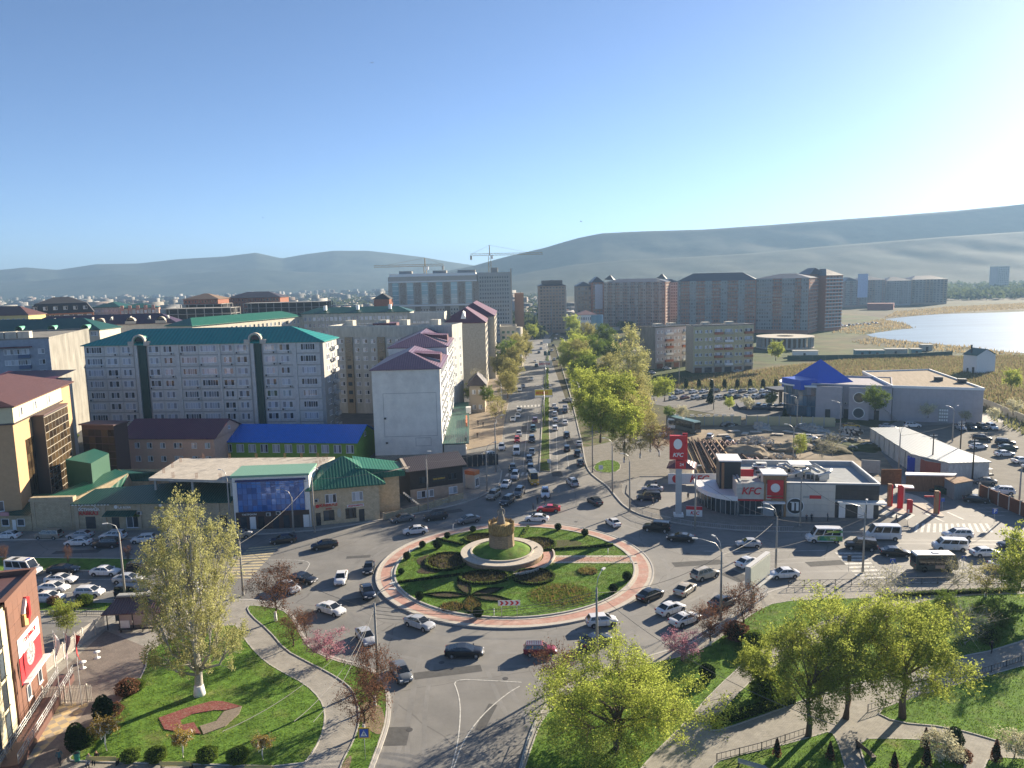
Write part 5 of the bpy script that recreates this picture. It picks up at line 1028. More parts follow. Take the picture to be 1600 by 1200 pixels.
maroonroof=roofmat('maroon_metal_roof',(.13,.035,.05),.6)
lilacroof=roofmat('faded_maroon_roof',(.15,.085,.125),.6)
blueroof=roofmat('blue_metal_roof',(.002,.15,.62),.5)
redtile=roofmat('brown_red_tile_roof',(.115,.05,.036),.4)
darkroof=roofmat('dark_brown_roof',(.055,.04,.04),.4)
panelm=mat('grey_facade_panel',(.54,.53,.50),.9,.13,.35,bump=.1,rand=.06)
jointm=mat('panel_joint_concrete',(.36,.355,.34),.9,.1,.5)
greenshaft=mat('dark_green_shaft',(.012,.055,.045),.6,.1,1)
A=W(131,540,216); B=W(504,533,212); HB=A.z
o,w=bld('apartment_block','long grey panel block of flats with teal roof and two dark green vertical shafts','apartment building',A,B,13.5,HB,jointm)
def u8(x):return(x-131)/373*w
st_h=3.24; zs8=[HB-2.05-st_h*i for i in range(9)]
bays=[(131,163,'w'),(163,186,'n'),(186,209,'n'),(231,251,'n'),(251,275,'n'),(281,311,'w'),(311,342,'w'),(345,367,'n'),(367,390,'n'),(411,433,'n'),(433,457,'n'),(463,499,'w')]
_pm={}
for(xa,xb,t)in bays:
 a,b=u8(xa),u8(xb); k=round(b-a,1)
 if k not in _pm:
  m2=MB(); m2.box(.04,-.14,0,b-a-.04,.0,st_h-.42); m2.box(.0,-.2,st_h-.40,b-a,0,st_h-.28); _pm[k]=m2.mesh('facade_panel',panelm)
 for z in zs8:link('facade_panel',_pm[k],o,(a,0,z-1.0))
 ww=4.5 if t=='w' else 2.95
 for z in zs8:
  me=winmesh(ww+rnd.choice([0,0,-.5]),1.75,6 if t=='w' else 3,True); link('window',me,o,((a+b)/2,-.15,z-.25))
  if rnd.random()<.42:link('air_conditioner',AC,o,((a+b)/2+rnd.choice([-1,1])*(ww/2-.2),-.15,z-1.0))
strips(o,w,[(u8(275),u8(281)),(u8(457),u8(463)),(u8(342),u8(345))],0,HB-.1,panelm,'pilaster',.35)
for xa,xb in((211,229),(393,409)):
 strips(o,w,[(u8(xa),u8(xa)+.9)],0,HB,panelm,'shaft_wall',.5); strips(o,w,[(u8(xb)-.6,u8(xb))],0,HB,greenshaft,'shaft_wall',.5); strips(o,w,[(u8(xa)+.9,u8(xb)-.6)],0,HB-.2,greenshaft,'shaft_glass',.06)
 m2=MB(); c=(u8(xa)+u8(xb))/2; rr=1.9; n_=14
 for ro,ri,y0_,y1_,mi in((rr,rr-.45,-.8,0.2,0),(rr-.46,rr-.62,-.55,5.5,1)):
  for i in range(n_):
   t0,t1=math.pi*i/n_,math.pi*(i+1)/n_
   q=[(c+ro*math.cos(t),y,HB+.9+ro*math.sin(t))for y in(y0_,y1_)for t in(t0,t1)]; r2=[(c+ri*math.cos(t),y,HB+.9+ri*math.sin(t))for y in(y0_,y1_)for t in(t0,t1)]
   m2.poly([q[0],q[2],q[3],q[1]],mi); m2.poly([q[0],q[1],r2[1],r2[0]],mi); m2.poly([r2[0],r2[1],r2[3],r2[2]],mi)
 m2.box(c-rr-1.2,-.8,HB-.3,c-rr+.45,.2,HB+.9,0); m2.box(c+rr-.45,-.8,HB-.3,c+rr+1.2,.2,HB+.9,0)
 m2.build('arched_dormer',[palek,mat('pale_green_sheet',(.16,.42,.30),.5)],o)
 m2=MB(); m2.poly([(c+(rr-.5)*math.cos(t),-.3,HB+.9+(rr-.5)*math.sin(t))for t in[math.pi*i/12 for i in range(13)]]); m2.build('dormer_window',darkglass,o)
hip(o,w,13.5,HB+.05,4.0,.7,tealroof,inset=11)
for i,z in enumerate(zs8):
 for u in(4.2,9.6):place(winmesh(2.6,1.5,3),'window',o,'R',u,z-.15,w,0)
 place(AC,'air_conditioner',o,'R',6.8,z-.9,w,0)
balconies(o,'R',w,[9.6],[z-1.0 for z in zs8],3.2,1.1,panelm)
whitew=mat('white_render',(.74,.72,.66),.9,.09,.12,bump=.15,col2=(.62,.60,.56),fac2=(.5,.7))
whitel=mat('pale_render',(.62,.57,.48),.9,.1,.2)
A=Vector((-35.6,192.0,0)); B=Vector((-18.3,192.4,0)); hA=W(575,578,192).z
o,w=bld('apartment_block','white end-on apartment block with maroon hip roofs stepping back along the avenue','apartment building',A,B,33,hA,whitew)
mb=MB(); mb.box(-.0,33.01,-.3,w,78,hA+2.6); mb.build('wall',whitew,o)
hip(o,w,33,hA,3.8,.5,lilacroof,inset=8); hip(o,w,45,hA+2.6,3.6,.5,lilacroof,inset=9,y0=33.3)
for y0_,hh in((9,hA),(42,hA+2.6)):
 mb=MB(); mb.poly([(w*.5,y0_,hh+3.3),(w*.98,y0_,hh+1.2),(w*.98,y0_,hh+2.7)]); mb.poly([(w*.5,y0_,hh+3.4),(w*.98,y0_,hh+2.8),(w*.98,y0_+6,hh+2.8),(w*.5,y0_+6,hh+3.4)]); mb.poly([(w*.98,y0_,hh+.5),(w*.98,y0_+6,hh+.5),(w*.98,y0_+6,hh+2.8),(w*.98,y0_,hh+2.8)]); mb.build('roof_dormer',maroonroof,o)
zz=[hA-2.4-3.1*i for i in range(7)]
for seg,(ya,yb,n_,dz)in enumerate(((1.5,31.5,9,0),(35,77,12,2.6))):
 for i in range(n_):
  y=ya+(yb-ya)*(i+.5)/n_
  for z in zz:
   if z+dz>4.5:place(winmesh(2.2,1.7,3),'window',o,'R',y,z+dz,w,0)
   if rnd.random()<.45 and z>3:place(AC,'air_conditioner',o,'R',y+1.5,z+dz-.6,w,0)
for u,z in((3,11),(3.2,4.6)):place(AC,'air_conditioner',o,'F',u,z,w,0)
for(a,b,c,e)in((2.6,6.4,16.2,6.5),(2.6,17.6,16.2,17.7),(10.5,3.8,14.5,3.9),(10.5,5.9,14.5,6.0)):m2=MB(); m2.box(a,-.03,b,c,0,e); m2.build('wall_joint',jointm,o)
for a,b,c,e in((2.6,6.4,2.7,17.7),(16.1,6.4,16.2,17.7),(10.5,3.8,10.6,6.0),(14.4,3.8,14.5,6.0)):m2=MB(); m2.box(a,-.025,b,c,0,e); m2.build('wall_joint',jointm,o)
m2=MB(); m2.box(0,-.05,0,w,0,1.6); m2.build('plinth',mat('grimy_plinth',(.30,.28,.24),.95,.3,1),o)
A2=Vector((-18.0,193,0)); o2,w2=bld('shop_row','low row of shops with green flat roof along the foot of the white block','shop',A2,A2+Vector((5.6,.3,0)),66,3.9,whitel)
mb=MB(); mb.box(-.2,-.3,3.9,w2+.9,66.3,4.15); mb.build('roof',greenroofd,o2)
for i in range(11):place(winmesh(3.2,2.4,2,glass=darkglass),'shop_window',o2,'R',4+i*5.8,.6,w2,0)
mb=MB(); mb.box(w2,2,4.2,w2+.3,10,5.2); mb.build('sign_board',darkm,o2)
mb=MB(); mb.box(w2+.02,22,4.2,w2+.4,34,5.3); mb.build('sign_board',mat('orange_sign',(.55,.16,.07),.6),o2)
mb=MB(); mb.box(w2+.02,44,4.0,w2+1.6,46,6.0); mb.build('entrance_tower',white,o2)
hb=empty('hoarding',G(722,730),R(8),'black site hoarding beside the white suv and the orange kiosk','hoarding')
for i in range(7):mb=MB(); mb.box(i*1.3,-.05,0,i*1.3+1.24,.05,3.0); mb.build('panel',darkm,hb)
kb,kw_=bld('kiosk','small orange-topped kiosk at the right end of the dark pub','kiosk',G(742,765),G(749,762),2.5,3.2,whitel)
mb=MB(); mb.box(-.1,-.1,3.2,kw_+.1,2.6,4.1); mb.build('roof_sign',mat('kiosk_orange',(.55,.17,.05),.6),kb); place(winmesh(1.4,1.8,2,glass=darkglass),'window',kb,'F',kw_*.5,.6,kw_,0)
def blockW(name,label,pa,pb,Ya,Yb,depth,wall,cat='apartment building',**k):
 A=W(pa[0],pa[1],Ya); B=W(pb[0],pb[1],Yb); h=(A.z+B.z)/2; o,w=bld(name,label,cat,A,B,depth,h,wall,**k); return o,w,h
cream=mat('cream_render',(.50,.46,.38),.9,.08,.3); creamb=brickmat('pale_brick',(.46,.42,.34),(.42,.38,.30),(.34,.31,.27),1,.5,.2)
o,w,h=blockW('apartment_block','tall block with maroon hip roofs and a small white triangle gable above the white block',(694,506),(758,503),318,318,34,creamb)
hip(o,w,34,h,6,.5,maroonroof,inset=9); mb=MB(); mb.box(0,34.01,0,w+3.2,90,h+1); mb.build('wall',creamb,o); hip(o,w+3.2,56,h+1,6,.4,maroonroof,inset=9,y0=34.2)
mb=MB(); mb.poly([(w*.40,2.0,h+1.6),(w*.53,2.0,h+1.6),(w*.46,2.0,h+5)]); mb.poly([(w*.40,2.0,h+1.6),(w*.46,2.0,h+5),(w*.5,6,h+4.5)]); mb.poly([(w*.53,2.0,h+1.6),(w*.5,6,h+4.5),(w*.46,2.0,h+5)]); mb.build('gable',white,o)
field(o,'R',w,34,2,33,3,h-1,9,9,.6,.55); field(o,'R',w+3.25,90,36,88,3,h,14,9,.6,.55,seed=3)
bands(o,w,34,[h-3.2*i for i in range(1,9)],.18,concrete,faces='R')
mb=MB(); mb.box(w+3.3,50,0,w+8,66,7); mb.build('annex',darkm,o)
o,w,h=blockW('house','small beige house with dark brown hip roof squeezed behind the white block',(733,603),(757,600),262,262,14,mat('beige_render',(.42,.36,.28),.9),cat='house'); hip(o,w,14,h,3.4,.8,darkroof)
wins(o,'R',[3,7,11],[h-2.6],1.3,1.6,w); wins(o,'F',[w*.3,w*.7],[h-3.2,1.2],1.2,1.5,w)
pan2=mat('blue_grey_panel',(.44,.44,.41),.9,.18,.25,stretch=(1,1,.25)); pan3=mat('beige_grey_panel',(.46,.44,.38),.9,.2,.3,stretch=(1,1,.2))
o,w,h=blockW('apartment_block','weathered grey panel block in shade between the teal-roofed and the white block',(513,513),(706,509),268,258,12,pan2,parapet=.6)
mb=MB(); mb.box(-.05,-.08,h-3.4,w+.05,-.003,h); mb.build('attic_panel',pan3,o)
cols_=[w*(i+.5)/15 for i in range(15)]
wins(o,'F',[c for i,c in enumerate(cols_)if i%4!=2],[h-5.6-3*i for i in range(8)],1.7,1.45,w)
strips(o,w,[(c-1.4,c+1.4)for i,c in enumerate(cols_)if i%4==2],0,h-3.4,mat('ornate_beige_strip',(.30,.25,.18),.9,.35,2.5),'balcony_strip',.5)
for c in[c for i,c in enumerate(cols_)if i%4==2]:
 for i in range(8):m2=MB(); m2.box(c-.75,-.56,h-5.5-3*i,c+.75,-.5,h-4.2-3*i); m2.build('loggia',darkglass,o)
for c,zc in((w*.66,3),(w*.72,3),(w*.66,6),(w*.66,0)):m2=MB(); m2.box(c-1.5,-1.0,h-8.9-zc+2.4,c+1.5,0,h-7.9-zc+2.4); m2.build('blue_balcony',mat('faded_blue_paint',(.07,.11,.2),.8),o)
for x in(.1,.38,.55,.8):m2=MB(); m2.box(w*x,4,h,w*x+3,7,h+2.2); m2.build('roof_hut',pan3,o)
mb=MB(); mb.box(w*.35,2,h,w*.52,10,h+1.2); mb.build('roof_hut',maroonroof,o)
wins(o,'R',[3,9],[h-5.6-3*i for i in range(6)],1.5,1.5,w)
o,w,h=blockW('apartment_block','long pale slab block with dark green roof far behind the grey one',(470,490),(640,487),345,345,14,pan3); hip(o,w,14,h,2.4,.5,greenroofd,inset=6)
field(o,'F',w,14,1,w-1,h-16,h-1,24,5,.55,.5)
for i in range(3):m2=MB(); m2.box(w*(.2+.3*i),2,h+1.2,w*(.2+.3*i)+1.2,4,h+3.3); m2.build('chimney',white,o)
o,w,h=blockW('apartment_block','grey slab block end between the far green roof and the maroon one',(640,490),(694,490),338,338,14,pan2,parapet=.5); field(o,'F',w,14,1,w-1,h-14,h-2.5,7,4,.5,.5)
A=W(470,490,343); Bv=W(408,497,300)
o,w,h=blockW('apartment_block','sunlit cream slab wall with green roof behind the teal roof',(300,511),(470,492),282,345,12,cream); hip(o,w,12,h,2.6,.6,greenroof,inset=6)
field(o,'F',w,12,1,w-1,h-12,h-1,24,4,.4,.5)
stain=mat('stained_concrete',(.235,.225,.20),.95,.24,.12,bump=.3,col2=(.16,.155,.14),fac2=(.5,.72),stretch=(1,1,.35))
bluep=mat('shadow_grey_panel',(.30,.33,.38),.9,.14,.3)  # blue of the shadowed front is put into this panel colour
o,w,h=blockW('apartment_block','blue-grey block at the left edge whose blank weathered end wall catches the sun',(-60,536),(76,528),216,222,46,stain,parapet=.5)
mb=MB(); mb.box(0,-.12,0,w-.0,-.002,h); mb.build('facade',bluep,o)
us=[w*x for x in(.35,.52,.62,.70,.90)]
for z in[h-4.2-3.1*i for i in range(7)]:
 for i,u in enumerate(us):
  link('window',winmesh([1.7,2.4,1.7,2.6,1.7][i],1.5,[2,3,2,4,2][i]),o,(u,-.13,z))
  if i==3:m2=MB(); m2.box(u-1.5,-.9,z-1.1,u+1.5,-.12,z-.1); m2.build('balcony',mat('faded_blue_paint',(.07,.11,.2),.8),o)
for x in(.5,.66):m2=MB(); m2.box(w*x-3,-1.4,h-2.2,w*x+3,0,h-1.9); m2.build('canopy',maroonroof,o)
for x in(.3,.45,.6):m2=MB(); m2.box(w*x,3,h,w*x+3,6,h+2.2); m2.build('roof_hut',pan3,o)
o,w,h=blockW('apartment_block','slab block at the left with dark green hip roof and two pale barrel dormers',(-60,520),(155,514),292,292,16,cream); hip(o,w,16,h,4.2,.6,greenroofd,inset=10)
wins(o,'F',[w-2-3.2*i for i in range(4)],[h-2.4],2.6,1.6,w,n=4)
for x in(.42,.66,.9):m2=MB(); m2.lathe([(1.6,0),(1.6,5.5)],14,0); d_=m2.build('barrel_dormer',_M['pale_green_sheet'],o,(w*x,-.6,h+.3)); d_.rotation_euler=(-math.pi/2+.0,0,0)
o,w,h=blockW('apartment_block','long slab block with dark purple roof and pale arched dormers',(35,512),(275,503),335,345,14,whitel); hip(o,w,14,h,4.2,.5,roofmat('dark_purple_roof',(.06,.028,.05),.6),inset=8)
for i in range(5):
 x=w*(.1+.2*i); m2=MB(); m2.box(x-2.3,-.4,h-.6,x+2.3,0,h+1.2); m2.lathe([(1.9,0),(1.9,2.6)],14,0,sm=False)
 b_=len(m2.v)-28; m2.v[b_:]=[(x+q[0],-.4+q[2],h+1.0+q[1])for q in m2.v[b_:]]; m2.build('arched_dormer',palek,o)
for i in range(8):m2=MB(); x=w*(.06+.125*i); m2.poly([(x-.9,2.6,h+1.5),(x+.9,2.6,h+1.5),(x,2.6,h+3.2)]); m2.poly([(x-.9,2.6,h+1.5),(x,2.6,h+3.2),(x,5.4,h+3.3)]); m2.poly([(x+.9,2.6,h+1.5),(x,5.4,h+3.3),(x,2.6,h+3.2)]); m2.build('gablet',concrete,o)
orange=mat('orange_brick',(.40,.17,.10),.9,.15,.5); blackroof=mat('black_roof',(.03,.03,.033),.7,.1,.5)
o,w,h=blockW('apartment_block','apartment building with tall black mansard roof and lit white loggias above orange brick',(45,492),(146,487),425,440,30,orange)
mb=MB(); e=[(-.5,-.5,h),(w+.5,-.5,h),(w+.5,30,h),(-.5,30,h)]; t_=[(3,3.5,h+5.5),(w-3,3.5,h+5.5),(w-3,27,h+5.5),(3,27,h+5.5)]
for i in range(4):mb.poly([e[i],e[(i+1)%4],t_[(i+1)%4],t_[i]])
r_=[(12,15,h+9),(w-12,15,h+9)]; mb.poly([t_[0],t_[1],r_[1],r_[0]]); mb.poly([t_[1],t_[2],r_[1]]); mb.poly([t_[2],t_[3],r_[0],r_[1]]); mb.poly([t_[3],t_[0],r_[0]]); mb.build('mansard_roof',blackroof,o)
for i in range(6):m2=MB(); x=w*(.1+.155*i); m2.box(x-1.3,.6,h+1.4,x+1.3,4,h+4.4); m2.build('dormer',blackroof,o); place(winmesh(2,1.8,2),'window',o,'F',x,h+2.0,w,0,-.55)
field(o,'F',w,30,1,w-1,h-8,h,13,2,.8,.6,seed=5)
o,w,h=blockW('apartment_block','yellow-rendered building with brown mansard at the far left',(-60,493),(44,493),372,372,14,mat('yellow_render',(.50,.42,.20),.9)); hip(o,w,14,h,4.2,.5,redtile,inset=8); field(o,'F',w,14,1,w-1,h-10,h-1,12,3,.5,.5)
pinkw=mat('pink_render',(.48,.27,.22),.9,.1,.5)
o,w,h=blockW('apartment_block','grey-teal gabled apartment building beside the pink one',(145,480),(187,480),470,470,20,pan2); hip(o,w,20,h,3.0,.5,greenroofd); field(o,'F',w,20,1,w-1,h-11,h-1,7,4,.6,.5)
o,w,h=blockW('apartment_block','pink and white building with stacked balconies and green roof',(187,482),(248,480),462,470,18,pinkw); hip(o,w,18,h,2.6,.3,greenroofd)
strips(o,w,[(w*(i*.2+.02),w*(i*.2+.1))for i in range(5)],0,h+1.6,pinkw,'turret',1.6); strips(o,w,[(w*(i*.2+.1),w*(i*.2+.2))for i in range(5)],0,h-.6,cream,'loggia_stack',.9); field(o,'F',w,18,w*.02,w,h-9.5,h-.8,10,3,.55,.55,off=1.65,seed=9)
brickd=brickmat('raw_brick',(.30,.12,.075),(.24,.09,.06),(.2,.16,.13),1,.5,.25); cframe=mat('raw_concrete_frame',(.30,.29,.27),.95,.15,.5)
def shell(label,pa,pb,Y,depth,nf,upper,roof=None,rise=5):
 A=W(*pa,Y); B=W(*pb,Y); h=A.z; d=(B-A); d.z=0; o=empty('building_shell',(A.x,A.y,0),math.atan2(d.y,d.x),label,'building shell'); w=d.length
 n=max(3,int(w/5)); fh=3.3
 m2=MB()
 for k in range(upper,upper+nf+1):m2.box(0,0,h-k*fh-.3,w,depth,h-k*fh)
 m2.build('floor_slab',cframe,o); m2=MB()
 for i in range(n+1):
  for y in(0,depth/2,depth):x=w*i/n; m2.box(x-.25,y-(.25 if y else-.01),0,x+.25,y+.25,h-upper*fh)
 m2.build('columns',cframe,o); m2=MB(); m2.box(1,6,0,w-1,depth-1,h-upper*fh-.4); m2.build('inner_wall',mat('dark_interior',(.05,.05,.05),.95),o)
 if upper:m2=MB(); m2.box(w*.08,0.3,h-upper*fh,w*.92,depth,h); m2.build('brick_storey',brickd,o); field(o,'F',w,depth,w*.1,w*.9,h-upper*fh,h,n*2,upper,.4,.45,[cframe,darkglass],off=-.26)
 if roof:hip(o,w*.84,depth,h,rise,.8,roof,x0=w*.08)
 return o
shell('brick shell with brown pitched roof on open concrete floors, behind the teal roof',(281,468),(345,466),500,20,4,1,mat('weathered_roof',(.22,.16,.12),.9),3.5)
shell('dark brick shell with two low hipped roofs left of the bare concrete frames',(347,466),(445,466),545,22,4,3,darkroof,4)
shell('bare grey concrete frame of an unfinished building, left of the glassy high-rise',(380,474),(510,468),520,18,6,0)
shell('bare low concrete frame in front of the brick shells',(250,483),(360,481),455,16,4,0)
o,w,h=blockW('house_block','small red brick block with black hip roof touching the glassy high-rise',(584,467),(608,467),500,500,16,brickd); hip(o,w,16,h,3.6,.6,blackroof)
o,w,h=blockW('high_rise','broad unfinished high-rise with turquoise glass squares on its upper half',(606,433),(745,430),560,560,22,mat('beige_cladding',(.46,.43,.37),.9,.1,.3))
tq=glassmat('turquoise_glass',(.14,.28,.31),(.36,.50,.52),.6); spk=mat('speckled_cladding',(.26,.19,.13),.9,.45,2.5,col2=(.42,.40,.36))
for i in range(6):
 a=w*(.045+.165*i)
 m2=MB(); m2.box(a,-.3,h-20,a+w*.07,0,h-4.5); m2.build('glass_bay',tq,o)
 for k in range(5):m2=MB(); m2.box(a,-.45,h-20+3.3*k-.15,a+w*.07,-.3,h-20+3.3*k+.15); m2.build('mullion',white,o)
 m2=MB(); m2.box(a+w*.085,-.2,h-20,a+w*.15,0,h-4.5); m2.build('speckled_panel',spk,o)
 m2=MB(); m2.box(a+w*.085,-.2,0,a+w*.15,0,h-22); m2.build('ribbed_panel',mat('brown_ribbed',(.22,.18,.14),.9,.3,1.5),o)
bands(o,w,22,[h-21.5,h-4.2],.9,white,'cornice',.5,'F'); field(o,'F',w,22,w*.04,w*.97,4,h-23,30,8,.4,.45,[concrete,darkglass])
for x,s in((.12,9),(.5,10),(.78,13)):m2=MB(); m2.box(w*x,4,h,w*x+s,12,h+4); m2.build('roof_hut',cframe,o)
m2=MB(); m2.box(1,1,h,w-1,21,h+2); m2.build('roof_storey',white,o)
o,w,h=blockW('high_rise','raw grey concrete tower with a sunlit ribbed flank beside the avenue',(746,427),(797,424),560,560,24,mat('grey_concrete_tower',(.40,.40,.38),.9,.12,.3))
bands(o,w,24,[h-3.2*i for i in range(1,16)],.3,concrete,'floor_band',.15,'F'); field(o,'F',w,24,1,w-1,4,h-2,12,15,.5,.5,[concrete,darkglass]); strips(o,w,[(24*(i+.25)/6,24*(i+.6)/6)for i in range(6)],0,h+2.5,palek,'fin',1.0,'R')
m2=MB(); m2.box(w*.42,4,h,w*.62,12,h+3.5); m2.build('roof_hut',cframe,o);
m2=MB(); m2.box(w+3,30,0,w+10,50,h-16); m2.build('rear_wing',mat('brown_slab',(.20,.13,.10),.9),o)
o,w,h=blockW('office_block','rounded cream office building with green glass at the avenue, below the grey tower',(781,512),(807,512),400,400,18,cream,cat='office building',parapet=.8)
field(o,'F',w,18,.5,w-.5,3,h-1,3,6,.6,.5,[pvc,glassmat('green_glass',(.05,.12,.09),(.2,.3,.25))]); m2=MB(); m2.lathe([(3.2,0),(3.2,h)],18,0); m2.build('round_stair_tower',cream,o,(w,3.5,0))
cy=mat('crane_yellow',(.30,.19,.05),.6,.1,1)
def crane(px_,ytop,ybase,yj,xl,xr,Y,label):
 base=W(px_,ybase,Y); top=W(px_,ytop,Y); o=empty('tower_crane',(base.x,Y,0),0,label,'crane'); zt=W(px_,yj,Y).z
 m2=MB(); s=.9
 for sx in(-s,s):
  for sy in(-s,s):m2.bar((sx,sy,0),(sx,sy,zt),.28,mi=0)
 k=0
 while k<zt-3:m2.bar((-s,-s,k),(s,-s,k+3),.16); m2.bar((s,-s,k+3),(s,s,k),.16); k+=3
 m2.build('mast',cy,o); L1=(xl-px_)/FPX*Y; L2=(xr-px_)/FPX*Y
 def truss(nm,xa,xb):
  m3=MB(); n=int(abs(xb-xa)/2.5)
  for y in(-.7,.7):m3.bar((xa,y,zt),(xb,y,zt),.22)
  m3.bar((xa,0,zt+1.4),(xb,0,zt+1.4),.22)
  for i in range(n):x0=xa+(xb-xa)*i/n; x1=xa+(xb-xa)*(i+1)/n; m3.bar((x0,-.7,zt),((x0+x1)/2,0,zt+1.4),.14); m3.bar(((x0+x1)/2,0,zt+1.4),(x1,.7,zt),.14)
  m3.build(nm,cy,o)
 lo,hi=(L1,L2)if abs(L1)>abs(L2)else(L2,L1)
 truss('jib',0,lo); truss('counter_jib',0,hi); m2=MB(); m2.box(hi-1.5 if hi>0 else hi,-1,zt-3,hi if hi>0 else hi+1.5,1,zt); m2.build('counterweight',concrete,o)
 m2=MB(); m2.bar((0,0,zt),(0,0,top.z),.6); m2.build('tower_head',cy,o); m2=MB(); m2.bar((0,0,top.z),(lo*.75,0,zt+1.4),.12); m2.bar((0,0,top.z),(hi*.9,0,zt+1.4),.12); m2.build('tie_rods',cy,o)
 m2=MB(); m2.box(.9,-1.2,zt-2.6,2.6,.6,zt-.2); m2.build('cab',white,o)
crane(665,403,440,416,586,694,575,'yellow tower crane standing behind the glassy high-rise'); crane(766,383,440,399,848,736,578,'higher yellow tower crane above the raw grey tower')
btan=mat('tan_brick_tower',(.42,.31,.23),.9,.15,.3); bbrn=mat('brown_brick_tower',(.33,.22,.18),.9,.15,.3); bred=mat('red_brick_tower',(.44,.20,.14),.9,.12,.3); bgl=glassmat('balcony_glass',(.04,.045,.05),(.26,.27,.27),.6); fpv=mat('grey_brown_frame',(.33,.28,.25),.7)
def tower(label,pa,pb,Ya,Yb,depth,wall,cols,rows,stripes=(),smat=None,roof=None,rise=6,band=concrete,name='high_rise',side=6,group=None,bt=.25):
 o,w,h=blockW(name,label,pa,pb,Ya,Yb,depth,wall,group=group)
 fh=h/(rows+1); bands(o,w,depth,[h-fh*i for i in range(1,rows+1)],bt,band,'floor_band',.35,'FR')
 for a,b in stripes:strips(o,w,[(w*a,w*b)],fh,h,smat,'bay',.9)
 field(o,'F',w,depth,.6,w-.6,fh,h-.2,cols,rows,.62,.5,[fpv,bgl],off=.95 if stripes else.05,seed=cols)
 if side:field(o,'R',w,depth,.8,depth-.8,fh,h-.2,side,rows,.55,.5,[fpv,bgl],off=.05)
 if roof:hip(o,w,depth,h,rise,.6,roof,inset=min(depth,w)*.45)
 return o,w,h
slate=roofmat('slate_roof',(.085,.075,.075),.6)
o,w,h=tower('free-standing tan brick tower with dark stepped roof at the end of the avenue',(842,447),(883,446),640,640,30,btan,8,14,roof=slate,rise=5,side=5)
m2=MB(); m2.box(3,3,h,w-2,26,h+4.5); m2.build('roof_storey',slate,o); strips(o,w,[(30*(i+.1)/4,30*(i+.6)/4)for i in range(4)],3,h,whitel,'bay',1.0,'R')
o,w,h=tower('beige and grey tower with dark roof behind the pink-roofed school',(901,447),(925,447),700,700,26,mat('beige_tower',(.38,.31,.24),.9),4,8,roof=slate,rise=4,side=0)
o,w,h=tower('orange and white tower carrying a tall printed banner',(925,441),(943,441),690,690,26,bred,3,14,roof=slate,rise=5,side=0)
m2=MB(); m2.box(2.5,-1.3,h*.42,w-1,-1.1,h-2); m2.build('banner',mat('pale_banner_print',(.55,.55,.60),.7,.15,.3),o)
o,w,h=tower('long brown tower row with balconies and slate roofs right of the banner',(943,442),(1040,440),680,660,24,bbrn,26,14,[(i*.125+.02,i*.125+.07)for i in range(8)],mat('grey_bay',(.33,.31,.29),.9),slate,3)
for x in(.02,.86):m2=MB(); m2.poly([(w*x,-1,h+3),(w*x+8,-1,h+2),(w*x+4,4,h+7)]); m2.poly([(w*x+8,-1,h+3),(w*x+8,8,h+2),(w*x+4,4,h+7)]); m2.poly([(w*x,8,h+3),(w*x,-1,h+2),(w*x+4,4,h+7)]); m2.build('spire',slate,o)
o,w,h=tower('grey-white tower between the brown row and the red striped row',(1040,441),(1060,441),680,680,24,mat('grey_white_tower',(.44,.44,.43),.9),5,14,roof=slate,rise=3,side=0)
o,w,h=tower('long red-brick tower row striped with grey glass bays',(1059,440),(1182,437),610,590,24,bred,30,14,[(.0,.04),(.16,.24),(.36,.44),(.56,.64),(.78,.86)],mat('grey_glass_bay',(.27,.28,.28),.5,.15,.4),slate,6)
o,w,h=tower('red-brick tower wing with two projecting glass bays, near end of the long row',(1182,437),(1265,433),592,570,30,bred,20,14,[(.0,.32),(.5,.74),(.86,.99)],_M['grey_glass_bay'],slate,3.5)
o,w,h=tower('tallest red tower with white floor bands at the right end of the row',(1266,429),(1290,428),600,600,26,bred,6,15,roof=slate,rise=5,side=0)
o,w,h=tower('end tower face with white window grid above bare red brick',(1291,430),(1317,430),592,600,22,bred,5,15,roof=slate,rise=5,side=4,band=white,bt=.5)
for i,(xa,xb,yt,Y,lb,mt_)in enumerate([(1320,1342,437,980,'distant grey-brown tower with white poster at its right',bbrn),(1342,1384,435,990,'distant brown tower with a pale blue poster',bbrn),(1385,1424,436,1000,'distant grey tower in the middle of the far group',_M['grey_white_tower']),(1424,1481,434,1010,'distant tan tower with twin pointed roofs, right end of the far group',btan)]):
 o,w,h=tower(lb,(xa,yt+3),(xb,yt+2),Y,Y,30,mt_,10,13,[(.1,.35),(.6,.85)],_M['grey_bay'],slate,5,side=4)
 if i==0:m2=MB(); m2.box(w-2,-1.6,12,w+11,-1.3,42); m2.build('poster',mat('pale_blue_poster',(.40,.50,.66),.6,.1,.2),o)
o,w,h=tower('lone slab tower on the far shore of the lake',(1560,416),(1578,416),1500,1500,26,_M['grey_white_tower'],6,12,side=4)
o,w,h=tower('pale hazy apartment slab beyond the far shore',(1474,423),(1504,423),2300,2300,30,_M['grey_white_tower'],10,9,side=0)
m2=MB()
o,w,h=blockW('school_building','white school-like building with pink roof and a rounded glass corner',(903,492),(932,491),610,610,22,white,cat='building'); hip(o,w,22,h,3,.5,mat('pink_roof',(.42,.22,.18),.8)); field(o,'F',w,22,.5,w-.5,2,h-1,8,3,.5,.5); m2=MB(); m2.lathe([(6,0),(6,h-.5)],20,0); m2.build('round_corner',tq,o,(w,4,0))
yb=mat('yellowish_panel',(.50,.45,.28),.9,.14,.5); pkp=mat('mauve_panel',(.46,.41,.40),.9,.12,.5)
